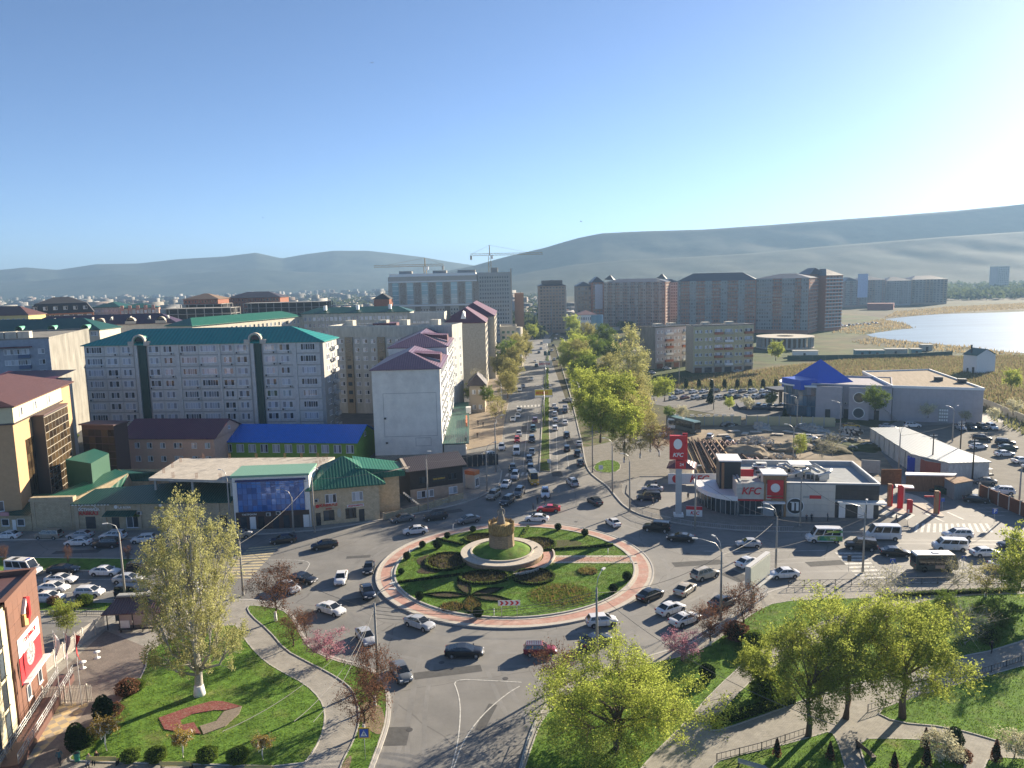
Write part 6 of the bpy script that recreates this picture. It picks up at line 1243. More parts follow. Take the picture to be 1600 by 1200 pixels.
def flats(label,A,B,h,wall,side_m,cells,depth=12):
 o,w=bld('flats',label,'apartment building',A,B,depth,h,side_m,parapet=.5); mb=MB(); mb.box(0,-.15,3.2,w,-.01,h); mb.build('facade',wall,o)
 fh=(h-3.4)/5; nc=len(cells)
 for i,c in enumerate(cells):
  u=w*(i+.5)/nc; cw=w/nc
  m2=MB(); m2.box(u-cw*.36,-.06,.1,u+cw*.36,.0,2.5); m2.build('garage_door',darkm if i%2 else rust,o)
  for k in range(5):
   z=3.6+fh*k
   if c=='b':
    m2=MB(); m2.box(u-cw*.42,-1.3,z-.3,u+cw*.42,-.15,z+.75); m2.build('balcony',[white,orange,pan3][(i+k*2)%3]if k!=2 else orange,o); link('window',winmesh(cw*.75,1.7,3),o,(u,-.16,z+.45))
   else:link('window',winmesh(1.4,1.4,2),o,(u-cw*.2,-.16,z+.5)); link('window',winmesh(1.4,1.4,2),o,(u+cw*.22,-.16,z+.5))
 for x in(.2,.6):m2=MB(); m2.box(w*x,4,h,w*x+3.5,8,h+1.8); m2.build('roof_hut',pan3,o)
 m2=MB(); m2.box(-.3,-.3,h+.5,w+.3,3,h+.75); m2.build('eaves',darkm,o)
A=G(1024,577); B=G(1077,572); flats('pinkish five-storey flats with garages, left of the yellowish ones',A,B,W(1022,513,A.y).z,pkp,stain,'wbwb')
A=G(1083,583); B=G(1176,580); flats('yellowish five-storey flats with red and white balconies on the meadow',A,B,W(1082,511,A.y).z,yb,creamb,'wwbbwb')
gwall=mat('lilac_grey_render',(.40,.38,.40),.9,.07,.3,bump=.15); coping=white
A=G(1393,657); B=G(1534,663); hz_=W(1393,603,A.y).z
o,w=bld('hall','big windowless grey hall with flat gravel roof beside the car park','hall',A,B,1,hz_,gwall); bpy.data.objects.remove(o.children[0])
C2=G(1452,577,hz_); D2=G(1348,580,hz_); inv=o.matrix_basis.inverted()if False else(Matrix.Translation((A.x,A.y,0))@Matrix.Rotation(o.rotation_euler[2],4,'Z')).inverted()
q=[inv@Vector((p.x,p.y,0))for p in(A,B,C2,D2)]
mb=MB(); mb.prism([(p.x,p.y)for p in q],-.3,hz_-.5,0); mb.build('wall',gwall,o)
mb=MB(); mb.prism([(p.x,p.y)for p in q],hz_-.49,hz_-.3,0); mb.build('roof',mat('gravel_roof',(.33,.27,.20),.95,.15,.15,stretch=(3,.3,1)),o)
mb=MB(); ribbon(mb,[(p.x,p.y)for p in q],.5,hz_-.6,hz_+.15,closed=True); mb.build('parapet',coping,o)
for i in range(9):m2=MB(); m2.box(w*(i+.9)/10,-.03,3.5,w*(i+.9)/10+.07,0,hz_-.6); m2.build('render_joint',jointm,o)
m2=MB(); m2.box(w*.52,-.08,.1,w*.62,0,4.6); m2.build('loading_door',concrete,o)
for i in range(4):
 for j in range(4):m2=MB(); m2.box(w*.52+.3+i*.62,-.12,.5+j,w*.52+.75+i*.62,-.08,1.1+j); m2.build('door_light',white,o)
for x,y in((.55,.45),(.8,.35)):m2=MB(); m2.box(0,0,hz_-.3,2.4,2,hz_+1); m2.build('roof_vent',darkm,o,(q[0].lerp(q[1],x).x,q[0].lerp(q[3],y).y,0))
A=G(1262,650); B=G(1392,657); hz2=W(1300,600,A.y).z
o,w=bld('hall','lower grey annex with round windows and doors left of the big hall','hall',A,B,22,hz2,gwall,parapet=.5)
for x0,x1,pr in((.10,.42,2.2),(.50,.74,2.2),(.86,.999,1.2)):m2=MB(); m2.box(w*x0,-pr,0,w*x1,0,hz2-.1); m2.build('projecting_bay',gwall,o)
for z in(2.2,7.0):
 m2=MB(); m2.lathe([(1.75,0),(1.75,.12)],24,0); r1_=m2.build('round_window',white,o,(w*.62,-2.2,z)); r1_.rotation_euler=(math.pi/2,0,0)
 m2=MB(); m2.lathe([(1.5,.13),(1.5,.16)],24,0); r1_=m2.build('round_pane',darkglass,o,(w*.62,-2.2,z)); r1_.rotation_euler=(math.pi/2,0,0)
for x in(.22,.44,.80):m2=MB(); m2.box(w*x,-2.3 if x!=.80 and x!=.44 else-.1,0,w*x+1.5,-2.1 if x!=.80 and x!=.44 else 0,2.9); m2.build('door',darkm,o)
for x in(.05,.46,.58,.75):place(AC,'air_conditioner',o,'F',w*x,4.5,w,0)
m2=MB()
for i in range(14):m2.box(w*.83+i*.45,-2.2,5.2-i*.38,w*.83+.45+i*.45,-1.2,5.3-i*.38)
m2.build('outside_stair',concrete,o)
bpn=mat('deep_blue_sheet',(.003,.07,.48),.45,.05,.5)
Pc=G(1297,600,hz2); ap=W(1293,562,Pc.y+6).z
o=empty('pyramid_roof_house',(Pc.x,Pc.y+8,0),R(18),'glassy round-fronted house crowned by a bright blue pyramid','building')
s_=7.2; m2=MB(); e=[(-s_,-s_,hz2),(s_,-s_,hz2),(s_,s_,hz2),(-s_,s_,hz2)]
for i in range(4):m2.poly([e[i],e[(i+1)%4],(0,0,ap)])
m2.build('pyramid_roof',bpn,o); m2=MB(); m2.box(-s_+.3,-s_+.3,0,s_-.3,s_-.3,hz2-.02); m2.build('wall',gwall,o)
m2=MB(); m2.box(-s_-5.5,-s_+1,hz2-1.5,-s_+1,3,hz2+1.6); m2.build('side_roof',bpn,o)
m2=MB(); n_=16
for i in range(n_):
 t0,t1=math.pi*.95+math.pi*.6*i/n_,math.pi*.95+math.pi*.6*(i+1)/n_; rr=11
 for k in range(3):m3=MB(); m3.poly([(rr*math.cos(t0)-2,rr*math.sin(t0),.2+k*3.4),(rr*math.cos(t1)-2.05,rr*math.sin(t1),.2+k*3.4),(rr*math.cos(t1)-2.05,rr*math.sin(t1),3.45+k*3.4),(rr*math.cos(t0)-2,rr*math.sin(t0),3.45+k*3.4)]); m3.build('glass_pane',glassmat('blue_curtain_glass',(.02,.05,.09),(.08,.16,.24),.5),o)
m2.lathe([(11.2,hz2-.6),(11.2,hz2-.1)],40,0,(-2,0)); m2.build('round_roof',white,o)
A=G(1211,636); B=G(1240,634); o,w=bld('pavilion','dark flat canopy on two posts before the pyramid house','canopy',A,B,.1,.2,darkm); m2=MB(); m2.box(0,-1,5.3,w,7,6.1); m2.build('canopy_roof',darkm,o); m2=MB(); [m2.box(x,y,0,x+.6,y+.6,5.3)for x in(w*.25,w*.75)for y in(0,5)]; m2.build('post',darkm,o)
o,w,h=blockW('low_building','low dark-walled building with grey roof left of the pyramid house',(1155,633),(1238,640),255,252,9,mat('navy_wall',(.03,.04,.07),.8),cat='building'); m2=MB(); m2.box(8,-.4,h-1.3,w,9,h-1.1); m2.build('roof',concrete,o)
o,w,h=blockW('shed','small shed with pale roof behind the yellowish wall',(1266,659),(1304,659),226,224,5,white,cat='shed'); m2=MB(); m2.box(-.3,-.3,h,w+.3,5.3,h+.15); m2.build('roof',mat('pale_blue_sheet',(.42,.50,.52),.6),o)
def wallrun(name,label,pts,h,mt,cat='wall',t=.25,panel=3.0,post=None,gap=.05,group=None,z=0,pname='panel'):
 P=[G(*p,z)for p in pts]; o=empty(name,P[0],0,label,cat,group)
 for a,b in zip(P[:-1],P[1:]):
  d=b-a; L_=d.length; n=max(1,round(L_/panel)); ang=math.atan2(d.y,d.x)
  k=MB(); pw=L_/n; k.box(gap,-t/2,0,pw-gap,t/2,h); me=k.mesh(pname,mt)
  if post:k=MB(); k.box(-.15,-.16,0,.15,.16,h+.25); pm=k.mesh('post',post)
  for i in range(n):
   q=a+d*(i/n)-P[0]; link(pname,me,o,q,ang)
   if post:link('post',pm,o,q,ang)
 return o
wallrun('site_wall','yellowish rendered wall along the back of the building site',[(1072,665),(1158,664)],2.8,mat('yellow_wall',(.46,.42,.26),.9),post=concrete); wallrun('site_wall','second stretch of yellowish wall right of the gateway',[(1166,664),(1305,667)],2.8,_M['yellow_wall'],post=concrete)
wallrun('garden_fence','white pillared garden fence just behind the yellowish wall',[(1075,655),(1150,655)],1.6,white,'fence',panel=2.4,gap=.6)
A=G(1525,585); B=G(1554,583); h=W(1525,556,A.y).z; o,w=bld('substation_house','narrow white two-gabled house with green roof standing in the reeds','house',A,B,7,h,white)
m2=MB()
m2.poly([(-.5,-.4,h),(w/2,-.4,h+2.8),(w/2,7.4,h+2.8),(-.5,7.4,h)]); m2.poly([(w/2,-.4,h+2.8),(w+.5,-.4,h),(w+.5,7.4,h),(w/2,7.4,h+2.8)]); m2.build('roof',greenroofd,o); m2=MB(); m2.poly([(0,-.01,h-.1),(w,-.01,h-.1),(w/2,-.01,h+2.6)]); m2.build('front_gable',white,o)
m2=MB(); m2.box(-.05,1,0,0,2.2,3); m2.box(-.05,4,0,0,5,2.4); m2.build('door',darkm,o); m2=MB(); m2.box(w*.1,4,h+1,w*.1+.5,4.5,h+4.5); m2.build('chimney',darkm,o)
Pc=G(1226,543); o=empty('round_shell',(Pc.x,Pc.y,0),0,'low round concrete shell under construction on the meadow','building shell')
rr=44/FPX*Pc.y*.98
for k,z in enumerate((0.2,6.6)):m2=MB(); m2.lathe([(rr*.3,z),(rr,z),(rr,z+.6),(rr*.3,z+.6)],40,0,sm=False,cap=False); m2.build('floor_slab',palek,o)
for i in range(34):t=i/34*6.283; m2=MB(); m2.box(-.5,-.5,.8,.5,.5,6.6); m2.build('column',concrete,o,(rr*.95*math.cos(t),rr*.95*math.sin(t),0))
m2=MB(); m2.lathe([(rr*.75,.8),(rr*.75,6.6)],30,0,cap=False); m2.build('inner_wall',mat('brown_blockwork',(.22,.16,.12),.95),o)
wallrun('sheet_fence','long dark green sheet fence between meadow and reeds',[(1230,563),(1330,562),(1420,560),(1488,556)],2.6,mat('green_sheet',(.02,.07,.05),.7),'fence',panel=6)
for i,(xa,xb,y,c,lb)in enumerate([(1240,1278,558,white,'pale long hut left behind the green sheet fence'),(1337,1358,557,mat('hut_blue',(.15,.28,.30),.7),'blue-green hut behind the green sheet fence'),(1360,1382,557,_M['hut_blue'],'teal container behind the green sheet fence'),(1384,1418,555,cream,'cream barrack behind the green sheet fence'),(1424,1440,555,_M['hut_blue'],'small blue hut near the lake end of the fence'),(1440,1457,548,cream,'cream cabin nearest the lake')]):
 A=G(xa,y); B=G(xb,y); o,w=bld('hut',lb,'hut',A,B,6,3.2,c); m2=MB(); m2.box(-.3,-.3,3.2,w+.3,6.3,3.4); m2.build('roof',concrete,o); m2=MB(); m2.box(w*.4,-.06,0,w*.4+1.2,0,2.2); m2.build('door',darkm,o)
A=G(1358,482); o,w=bld('depot','long low red-roofed shed below the far towers','shed',G(1355,484),G(1396,484),14,7,mat('red_shed',(.30,.07,.06),.8)); m2=MB(); m2.box(-.5,-.5,7,w+.5,14.5,7.4); m2.build('roof',_M['red_shed'],o)
o,w=bld('low_wall_building','low ruined white wall with dark gate by the meadow lane','wall',G(966,560),G(1010,556),3,3.6,whitel)
m2=MB(); m2.box(w*.12,-.05,0,w*.2,0,3); m2.build('gate',darkm,o); o,w=bld('red_container','red container on the meadow above the ruined wall','container',G(957,544),G(969,544),3,3,mat('container_red',(.4,.05,.04),.7)); m2=MB(); m2.box(.3,-.05,.2,w-.3,0,2.7); m2.build('door',_M['container_red'],o)
wallrun('perimeter_wall','curving white perimeter wall below the brown towers',[(921,527),(945,519),(972,515),(1005,511)],3.0,whitel,panel=8,post=white)
# ------------------------------------------------------------------ restaurant with drive-through
cpan=mat('cream_cladding',(.58,.53,.46),.6,.05,.5,rand=.04); dpan=mat('anthracite_cladding',(.018,.023,.03),.5,.06,1,rand=.1); wood=mat('wood_cladding',(.30,.17,.08),.7,.2,2,stretch=(1,1,.2)); groof=mat('grey_membrane',(.34,.36,.37),.9,.1,.3)
kred=mat('restaurant_red',(.55,.014,.024),.5,.04,1)
A=G(1155,806); B=G(1372,811); HK=6.4
o,w=bld('restaurant','low restaurant with white curved canopy, red KFC lettering, cream and black cladding','restaurant',A,B,17.5,HK-.5,groof,wname='core_wall')
def uk(x):return(x-1155)/217*w
dk=17.5
mb=MB()
for q in((uk(1229),0,w,.35),(uk(1155),dk-.35,w,dk),(w-.35,.35,w,dk-.35),(0,.35,.35,dk-.35)):mb.box(q[0]-(.0),q[1]-.0,HK-.5,q[2],q[3],HK+.35)
mb.build('parapet',groof,o)
mb=MB(); ribbon(mb,[(uk(1229),0),(w,0),(w,dk),(0,dk)],.5,HK+.35,HK+.42); mb.build('coping',white,o)
nx,nz=7,5; pw=(uk(1305)-uk(1229))/nx; ph=HK/nz
for i in range(nx):
 for j in range(nz):m2=MB(); m2.box(.015,-.09,.015,pw-.015,-.01,ph-.015); link('cladding_panel',_M.setdefault('_cp',m2.mesh('cladding_panel',cpan)),o,(uk(1229)+i*pw,0,j*ph))
for i in range(6):
 for j in range(3):m2=MB(); pw2=(w-uk(1305))/6; m2.box(.01,-.09,.01,pw2-.01,-.01,.94); link('cladding_panel',_M.setdefault('_cd',m2.mesh('cladding_panel',dpan)),o,(uk(1305)+i*pw2,0,3.6+j*.95))
m2=MB(); m2.box(uk(1305),-.1,0,w,-.01,3.1); m2.build('lower_wall',dpan,o); m2=MB(); m2.box(uk(1309),-1.4,3.1,w+1.0,.4,3.45); m2.build('canopy',white,o)
for xa,xb in((1311,1321),(1340,1352),(1354,1364)):m2=MB(); m2.box(uk(xa),-.14,.05,uk(xb),-.1,2.75); m2.build('door',white,o)
for i in range(5):
 m2=MB(); m2.box(w,1+i*3.2,.05,w+.09,1+i*3.2+3.15,HK-.1); m2.build('cladding_panel',dpan,o)
m2=MB(); m2.lathe([(1.62,0),(1.62,.05)],32,0); r1_=m2.build('roundel',white,o,(uk(1243),-.1,2.2)); r1_.rotation_euler=(math.pi/2,0,0)
m2=MB(); m2.lathe([(1.45,.06),(1.45,.09)],32,0); r1_=m2.build('roundel_disc',darkm,o,(uk(1243),-.1,2.2)); r1_.rotation_euler=(math.pi/2,0,0)
for k,(x,z0_,z1_)in enumerate(((-.42,-.85,.85),(.38,-.85,.85))):m2=MB(); m2.box(x-.24,-.23,z0_,x+.24,-.2,z1_); m2.box(x-.5,-.23,z1_-.2,x+.24,-.2,z1_); r1_=m2.build('roundel_bar',white,o,(uk(1243),0,2.2))
m2=MB(); m2.box(uk(1265),-.14,3.7,uk(1283),-.1,4.35); m2.build('red_stripe',kred,o); m2=MB(); m2.box(uk(1255),-.13,3.8,uk(1265),-.1,4.2); m2.build('grey_stripe',concrete,o)
xs0,xs1=uk(1155),uk(1229)
for i in range(6):
 for j in range(3):m2=MB(); pw3=(xs1-xs0-2.2)/6; m2.box(.015,-.35,.015,pw3-.015,.0,1.0); link('cladding_panel',_M.setdefault('_cs',m2.mesh('cladding_panel',cpan)),o,(xs0-.6+i*pw3,0,3.45+j*1.03))
m2=MB(); m2.box(xs0-.6,-.0,3.4,xs1,.4,6.6); m2.box(xs0-.6,.4,3.4,xs0-.2,8,6.6); m2.build('sign_parapet',cpan,o)
text('lettering','KFC',1.9,kred,o,(uk(1172),-.42,5.0),(math.pi/2,0,0),.03,.25,.06,1.0)
m2=MB(); m2.box(xs0-.6,-.55,3.15,uk(1192),-.0,3.4); m2.build('red_edge',kred,o)
m2=MB(); m2.box(xs0-.2,-.05,.3,uk(1192),0,3.1); m2.build('glass_front',darkglass,o)
for i in range(5):m2=MB(); m2.box(xs0-.2+i*1.05,-.1,.3,xs0-.12+i*1.05,-.05,3.1); m2.build('mullion',steel,o)
m2=MB(); m2.box(uk(1191),-1.1,2.8,uk(1226),-.1,3.15); m2.build('door_canopy',white,o)
xa,xb=uk(1193),uk(1228)
for q in((xa,-.5,3.2,xa+.35,.8,8.2),(xb-.35,-.5,.0,xb,.8,8.2),(xa+.35,-.5,7.9,xb-.35,.8,8.2),(xa+.35,-.3,3.2,xb-.35,.8,7.9)):m2=MB(); m2.box(*q); m2.build('portal_board',wood,o)
m2=MB(); m2.box(xa-.3,-.6,8.2,xb+.1,3.6,8.45); m2.build('portal_roof',white,o); m2=MB(); m2.box(xa,.8,5.5,xb,3.4,8.2); m2.build('portal_core',cpan,o)
m2=MB(); m2.box(xa+.55,-.62,4.3,xb-.55,-.5,7.3); m2.build('emblem_panel',kred,o)
m2=MB(); m2.lathe([(.85,0),(.85,.03)],24,0); r1_=m2.build('plain_roundel',white,o,((xa+xb)/2,-.62,5.8)); r1_.rotation_euler=(math.pi/2,0,0)
m2=MB(); m2.box(xa+.55,-.62,3.75,xb-.55,-.5,4.1); m2.build('emblem_panel',kred,o)
m2=MB(); m2.box(uk(1210),-.06,.1,uk(1222),0,2.7); m2.build('entrance_door',darkglass,o)
xa,xb=uk(1128),uk(1163); m2=MB(); m2.box(xa,5.5,3.4,xb,11,9.3); m2.build('tower_box',dpan,o); m2=MB(); m2.box(xa-.15,5.3,9.3,xb+.15,11.2,9.55); m2.build('tower_cap',white,o); m2=MB(); m2.box(xa+.4,5.38,3.4,xa+.9,5.5,9.0); m2.build('tower_strip',wood,o)
m2=MB(); m2.box(uk(1163)+.01,5.2,6.4,uk(1163)+2.4,5.5,7.8); m2.build('red_back_panel',kred,o)
cpts=[(xs0-.4,-.6),(xs0-2.2,-.2),(xs0-4.2,1.0),(xs0-5.8,2.9),(xs0-6.9,5.4),(xs0-7.5,8.6),(xs0-7.4,12.0),(xs0-.4,12.6)]
m2=MB(); m2.prism(cpts,3.3,3.75,0,bottom=True); m2.build('curved_canopy',mat('white_canopy',(.62,.63,.65),.5,.03,.5),o); m2=MB(); ribbon(m2,cpts[:-1],.25,3.1,3.95); m2.build('canopy_fascia',white,o)
cc_=[((x-xs0+.4)*.9+xs0-.4,y+.55)for x,y in cpts[:-1]]; cc_=openline(cc_,1)
for a,b in zip(cc_[:-1],cc_[1:]):
 m2=MB(); m2.poly([(a[0],a[1],.25),(b[0],b[1],.25),(b[0],b[1],3.25),(a[0],a[1],3.25)][::-1]); m2.build('glass_pane',darkglass,o); m2=MB(); m2.box(a[0]-.06,a[1]-.06,.1,a[0]+.06,a[1]+.06,3.3); m2.build('glazing_post',steel,o)
m2=MB(); m2.prism([(x,y)for x,y in cc_]+[(xs0-.4,12.4)],0,.24,0); m2.build('plinth',darkm,o)
acw=_M['ac_white']
for i in range(26):
 x=uk(1186+rnd.uniform(0,112)); y=rnd.uniform(3.5,13.5); z=HK-.5; sx,sy,sz=rnd.uniform(.7,2.6),rnd.uniform(.7,1.6),rnd.uniform(.6,1.7)
 m2=MB(); m2.box(x,y,z,x+sx,y+sy,z+sz); m2.box(x+.12,y-.03,z+.1,x+min(sx-.1,.9),y,z+sz-.12,1); m2.build('roof_unit',[acw if i%3 else steel,darkm],o)
for i in range(9):m2=MB(); x=uk(1190+i*12); m2.tube([(x,4+i%4*2,HK+.6),(x+2.2,4.5+i%4*2,HK+1.3),(x+3.4,6+i%3,HK+.9)],.3,8); m2.build('duct',steel,o)
m2=MB(); m2.box(uk(1247),7,HK+1.9,uk(1282),10.2,HK+2.1); m2.build('plant_canopy',white,o); m2=MB(); [m2.box(uk(x),y,HK-.5,uk(x)+.1,y+.1,HK+1.9)for x in(1248,1280)for y in(7.1,10)]; m2.build('canopy_post',steel,o)
P=G(1060,807); o=empty('pylon_sign',(P.x,P.y,KZ),R(-8),'tall grey pylon carrying the red KFC sign box beside the restaurant','sign')
m2=MB(); m2.box(-.55,-.45,0,.55,.45,11.0); m2.build('column',mat('pylon_grey',(.40,.41,.42),.6,.05,1),o); m2=MB(); m2.prism([(-.9,-.9),(.9,-.9),(.9,.9),(-.9,.9)],0,.5); m2.build('foot',white,o)
m2=MB(); m2.box(-1.75,-.6,11.2,1.3,.25,15.8); m2.build('sign_box',kred,o); m2=MB(); m2.box(.7,.3,10.6,1.6,.6,16.1); m2.build('sign_fin',kred,o); m2=MB(); m2.box(-.6,-.5,9.4,1.3,.5,11.0); m2.build('lower_sign',kred,o)
text('lettering','KFC',1.05,white,o,(-.25,-.64,12.1),(math.pi/2,0,0),.02,.25,.03)
m2=MB(); m2.lathe([(.8,0),(.8,.03)],24,0); r1_=m2.build('plain_roundel',white,o,(-.25,-.6,14.2)); r1_.rotation_euler=(math.pi/2,0,0); r1_.scale=(1,1.25,1)
text('lettering','24',.8,white,o,(.5,-.53,10.2),(math.pi/2,0,0),.01)
o=empty('promo_board',G(1072,806,KZ),R(-14),'low red promotional board at the foot of the pylon','sign'); m2=MB(); m2.box(-.0,-.08,0,3.0,.08,2.0); m2.build('board',[white],o); m2=MB(); m2.box(.0,-.12,1.3,3.0,-.085,2.0); m2.build('red_band',kred,o); text('lettering','KFC',.9,kred,o,(1.6,-.1,.65),(math.pi/2,0,0),.02,.2)
o=empty('banner_wall',G(1044,757,KZ),R(-6),'white banner wall with red KFC lettering behind the pylon','banner'); m2=MB(); m2.box(0,-.06,.1,10.5,.06,2.5); m2.build('banner',white,o); text('lettering','KFC',2.2,kred,o,(6.6,-.09,1.25),(math.pi/2,0,0),.04,.25)
m2=MB(); m2.lathe([(.95,0),(.95,.04)],24,0); r1_=m2.build('red_roundel',kred,o,(1.8,-.07,1.3)); r1_.rotation_euler=(math.pi/2,0,0)
o,w=bld('garden_house','small dark red hipped roof behind the KFC banner wall','hut',G(1046,750),G(1082,752),5,3.0,whitel); hip(o,w,5,3.0,1.6,.6,maroonroof)
def colm(x,y,h,mt_,label,arm=None):
 o=empty('drive_through_column',G(x,y,KZ),R(-6),label,'column'); m2=MB(); m2.box(-.35,-.25,0,.35,.25,h); m2.build('column',mt_,o); m2=MB(); m2.box(.36,-.3,0,.55,.3,h*.96); m2.build('side_panel',kred,o)
 if arm:m2=MB(); m2.box(-arm,-.1,h*.72,-.36,.1,h*.78); m2.build('arm',kred,o)
colm(1389,790,4.4,wood,'tall wooden column nearest the black restaurant wall'); colm(1405,794,4.6,kred,'tall red column in the middle of the drive-through island'); colm(1420,801,2.6,kred,'short red post at the tip of the first island'); colm(1462,802,4.4,wood,'wood and red column with a height bar on the second island',2.2)
o=empty('order_canopy',G(1412,786,KZ),R(-20),'white order point canopy over the drive-through','canopy'); m2=MB(); m2.box(-1.6,-1,3.3,1.6,1,3.5); m2.build('canopy_roof',white,o); m2=MB(); m2.box(-.1,-.1,0,.1,.1,3.3); m2.build('post',steel,o)
# ------------------------------------------------------------------ sheds right of the restaurant
def roofpoly(name,label,pts,z,wallm,roofm,cat='shed',t=.2):
 P=[G(*p,z)for p in pts]; c=P[0]; o=empty(name,(c.x,c.y,0),0,label,cat); m2=MB(); q=[(p.x-c.x,p.y-c.y)for p in P]; m2.prism(q,-.2,z-.02,0); m2.build('wall',wallm,o); m2=MB(); cx=sum(a[0]for a in q)/len(q); cy_=sum(a[1]for a in q)/len(q)
 m2.prism([(cx+(a[0]-cx)*1.03,cy_+(a[1]-cy_)*1.03)for a in q],z,z+t,0,bottom=True); m2.build('roof',roofm,o); return o,q
o,q=roofpoly('shed','long low shed with grey sheet roof between building site and car park',[(1361,670),(1414,669),(1546,722),(1482,724),(1424,710)],4.0,mat('white_boards',(.46,.46,.45),.9,.2,.6,stretch=(1,1,.3)),roofmat('grey_sheet_roof',(.30,.32,.31),.9))
Pa,Pb=Vector((*q[0],0)),Vector((*q[4],0))
for i in range(9):p=Pa.lerp(Pb,i/8); m2=MB(); m2.box(p.x-.15,p.y-.15,0,p.x+.15,p.y+.15,3.9); m2.build('post',steel,o)
roofpoly('shed','rust-red corrugated shed end in front of the long grey roof',[(1430,712),(1447,711),(1476,721),(1470,724),(1446,720)],3.6,mat('red_rust_sheet',(.30,.08,.05),.8,.2,1,stretch=(4,4,.2)),roofm=_M['grey_sheet_roof'])
roofpoly('container','blue metal container beside the rust-red shed end',[(1418,713),(1430,713),(1430,717),(1418,717)],3.2,mat('blue_container',(.015,.05,.42),.6),_M['blue_container'],'container')
roofpoly('hut','brown wooden hut with dark garage door behind the drive-through yard',[(1416,739),(1494,741),(1490,744),(1416,743)],3.4,mat('brown_boards',(.24,.13,.07),.9,.25,1,stretch=(3,3,.2)),white,'hut')
roofpoly('hut','grey corrugated shed with rusty roof and two rooftop tanks',[(1476,748),(1505,746),(1520,752),(1492,757)],3.2,mat('grey_corrugated',(.24,.25,.25),.8,.25,1.5,stretch=(4,4,.15)),mat('rusty_roof',(.30,.20,.13),.9,.3,.6),'shed')
wallrun('gate','rust-brown double sheet gate left of the brown hut',[(1376,757),(1408,757)],3.4,mat('rust_gate',(.20,.10,.05),.85,.25,1),'gate',panel=3.2)
wallrun('sheet_fence','rusty brown sheet fence stepping down to the right edge',[(1530,776),(1560,790),(1612,812)],2.6,mat('brown_sheet_fence',(.16,.06,.035),.85,.2,1,stretch=(3,3,.2)),'fence',panel=2.6,post=palek)
wallrun('yard_fence','plain grey concrete fence behind the gate and the restaurant',[(1345,738),(1375,740)],3,concrete,'fence')
wallrun('yard_wall','pale long wall running from the hall corner to the right edge',[(1532,632),(1580,652),(1640,678)],2.4,mat('pale_wall',(.45,.43,.36),.9),'wall',panel=4)
for i in range(4):o=empty('dumpster',G(1466+i*7,770+i*1.5),R(-20+i*5),ORD[i]+' green refuse dumpster from the left beside the grey shed','dumpster','green dumpsters in the yard'); m2=MB(); m2.box(-.7,-.5,.15,.7,.5,1.3); m2.build('bin',mat('dumpster_green',(.015,.07,.04),.7),o); m2=MB(); m2.box(-.72,-.52,1.3,.72,.52,1.38); m2.build('lid',darkm,o)
for i in range(3):o=empty('refuse_bag_heap',G(1443+i*6,766+i),0,ORD[i]+' heap of black refuse bags from the left near the drive-through','refuse bags','black bag heaps'); m2=MB(); [m2.lathe([(.1,0),(.45,.2),(.4,.55),(.1,.7)],8,0,(rnd.uniform(-.6,.6),rnd.uniform(-.4,.4)))for _ in range(4)]; m2.build('bags',darkm,o)
# ------------------------------------------------------------------ building site
beam=mat('rusty_beam',(.11,.07,.055),.85,.2,2); pinkb=mat('primed_beam',(.42,.28,.26),.7,.1,2)
o=empty('beam_stack',G(1085,712),0,'stack of long steel and timber beams behind the pylon','beam stack')
for i in range(22):
 a=G(1070+i*3.2+(i%3)*2,690+i*.4,0); b=G(1092+i*4.4,738+(i%4)*2,0); z=.4+(i%3)*.5; m2=MB(); m2.bar(a-o.location+Vector((0,0,z)),b-o.location+Vector((0,0,z)),.32,.32); m2.build('beam',beam if i%7 else mat('timber_beam',(.42,.27,.13),.8),o)
o=empty('roof_trusses',G(1130,705),0,'welded steel roof trusses lying on the sand, some primed pink','truss pile')
for i in range(15):
 a=G(1098+i*4.2,690+(i%2)*3); b=G(1118+i*5.2,720+(i%3)*4); m2=MB(); z=.5+(i%2)*.35; v=Vector((0,0,z)); a=a-o.location+v; b=b-o.location+v; m2.bar(a,b,.3); c_=(b-a).cross(Vector((0,0,1))).normalized()*1.6; m2.bar(a+c_,b+c_,.22)
 for k in range(5):m2.bar(a.lerp(b,k/5),a.lerp(b,(k+1)/5)+c_,.14)
 m2.build('truss',pinkb if i%2 else beam,o)
def heap(name,label,c,r_,h,mt_,stones=0,seed=1):
 g=random.Random(seed); bm=bmesh.new(); bmesh.ops.create_icosphere(bm,subdivisions=4,radius=1)
 for v in bm.verts:
  n_=mathutils_noise(v.co*2.2+Vector((seed,0,0))); v.co=Vector((v.co.x*r_[0],v.co.y*r_[1],max(-.05,v.co.z)*h))*(1+.28*n_)
 me=D.meshes.new(name); bm.to_mesh(me); bm.free(); me.materials.append(mt_)
 o=empty(name,c,g.uniform(0,3),label,'heap'); link('mound',me,o)
 if stones:
  mb=MB()
  for _ in range(stones):
   a=g.uniform(0,6.28); q=g.uniform(0,1.1); x,y=q*r_[0]*math.cos(a),q*r_[1]*math.sin(a); z=h*max(0,1-q*q)**.5*.9; s=g.uniform(.25,.7); M_=Matrix.Translation((x,y,z))@Euler((g.uniform(0,3),g.uniform(0,3),0)).to_matrix().to_4x4(); mb.box(-s,-s*.6,-s*.4,s,s*.6,s*.4,0,M_)
  tag(mb.build('rubble',palek if seed%2 else concrete,o),kind='stuff')
 return o
from mathutils import noise as _nz
def mathutils_noise(v):return _nz.noise(v)
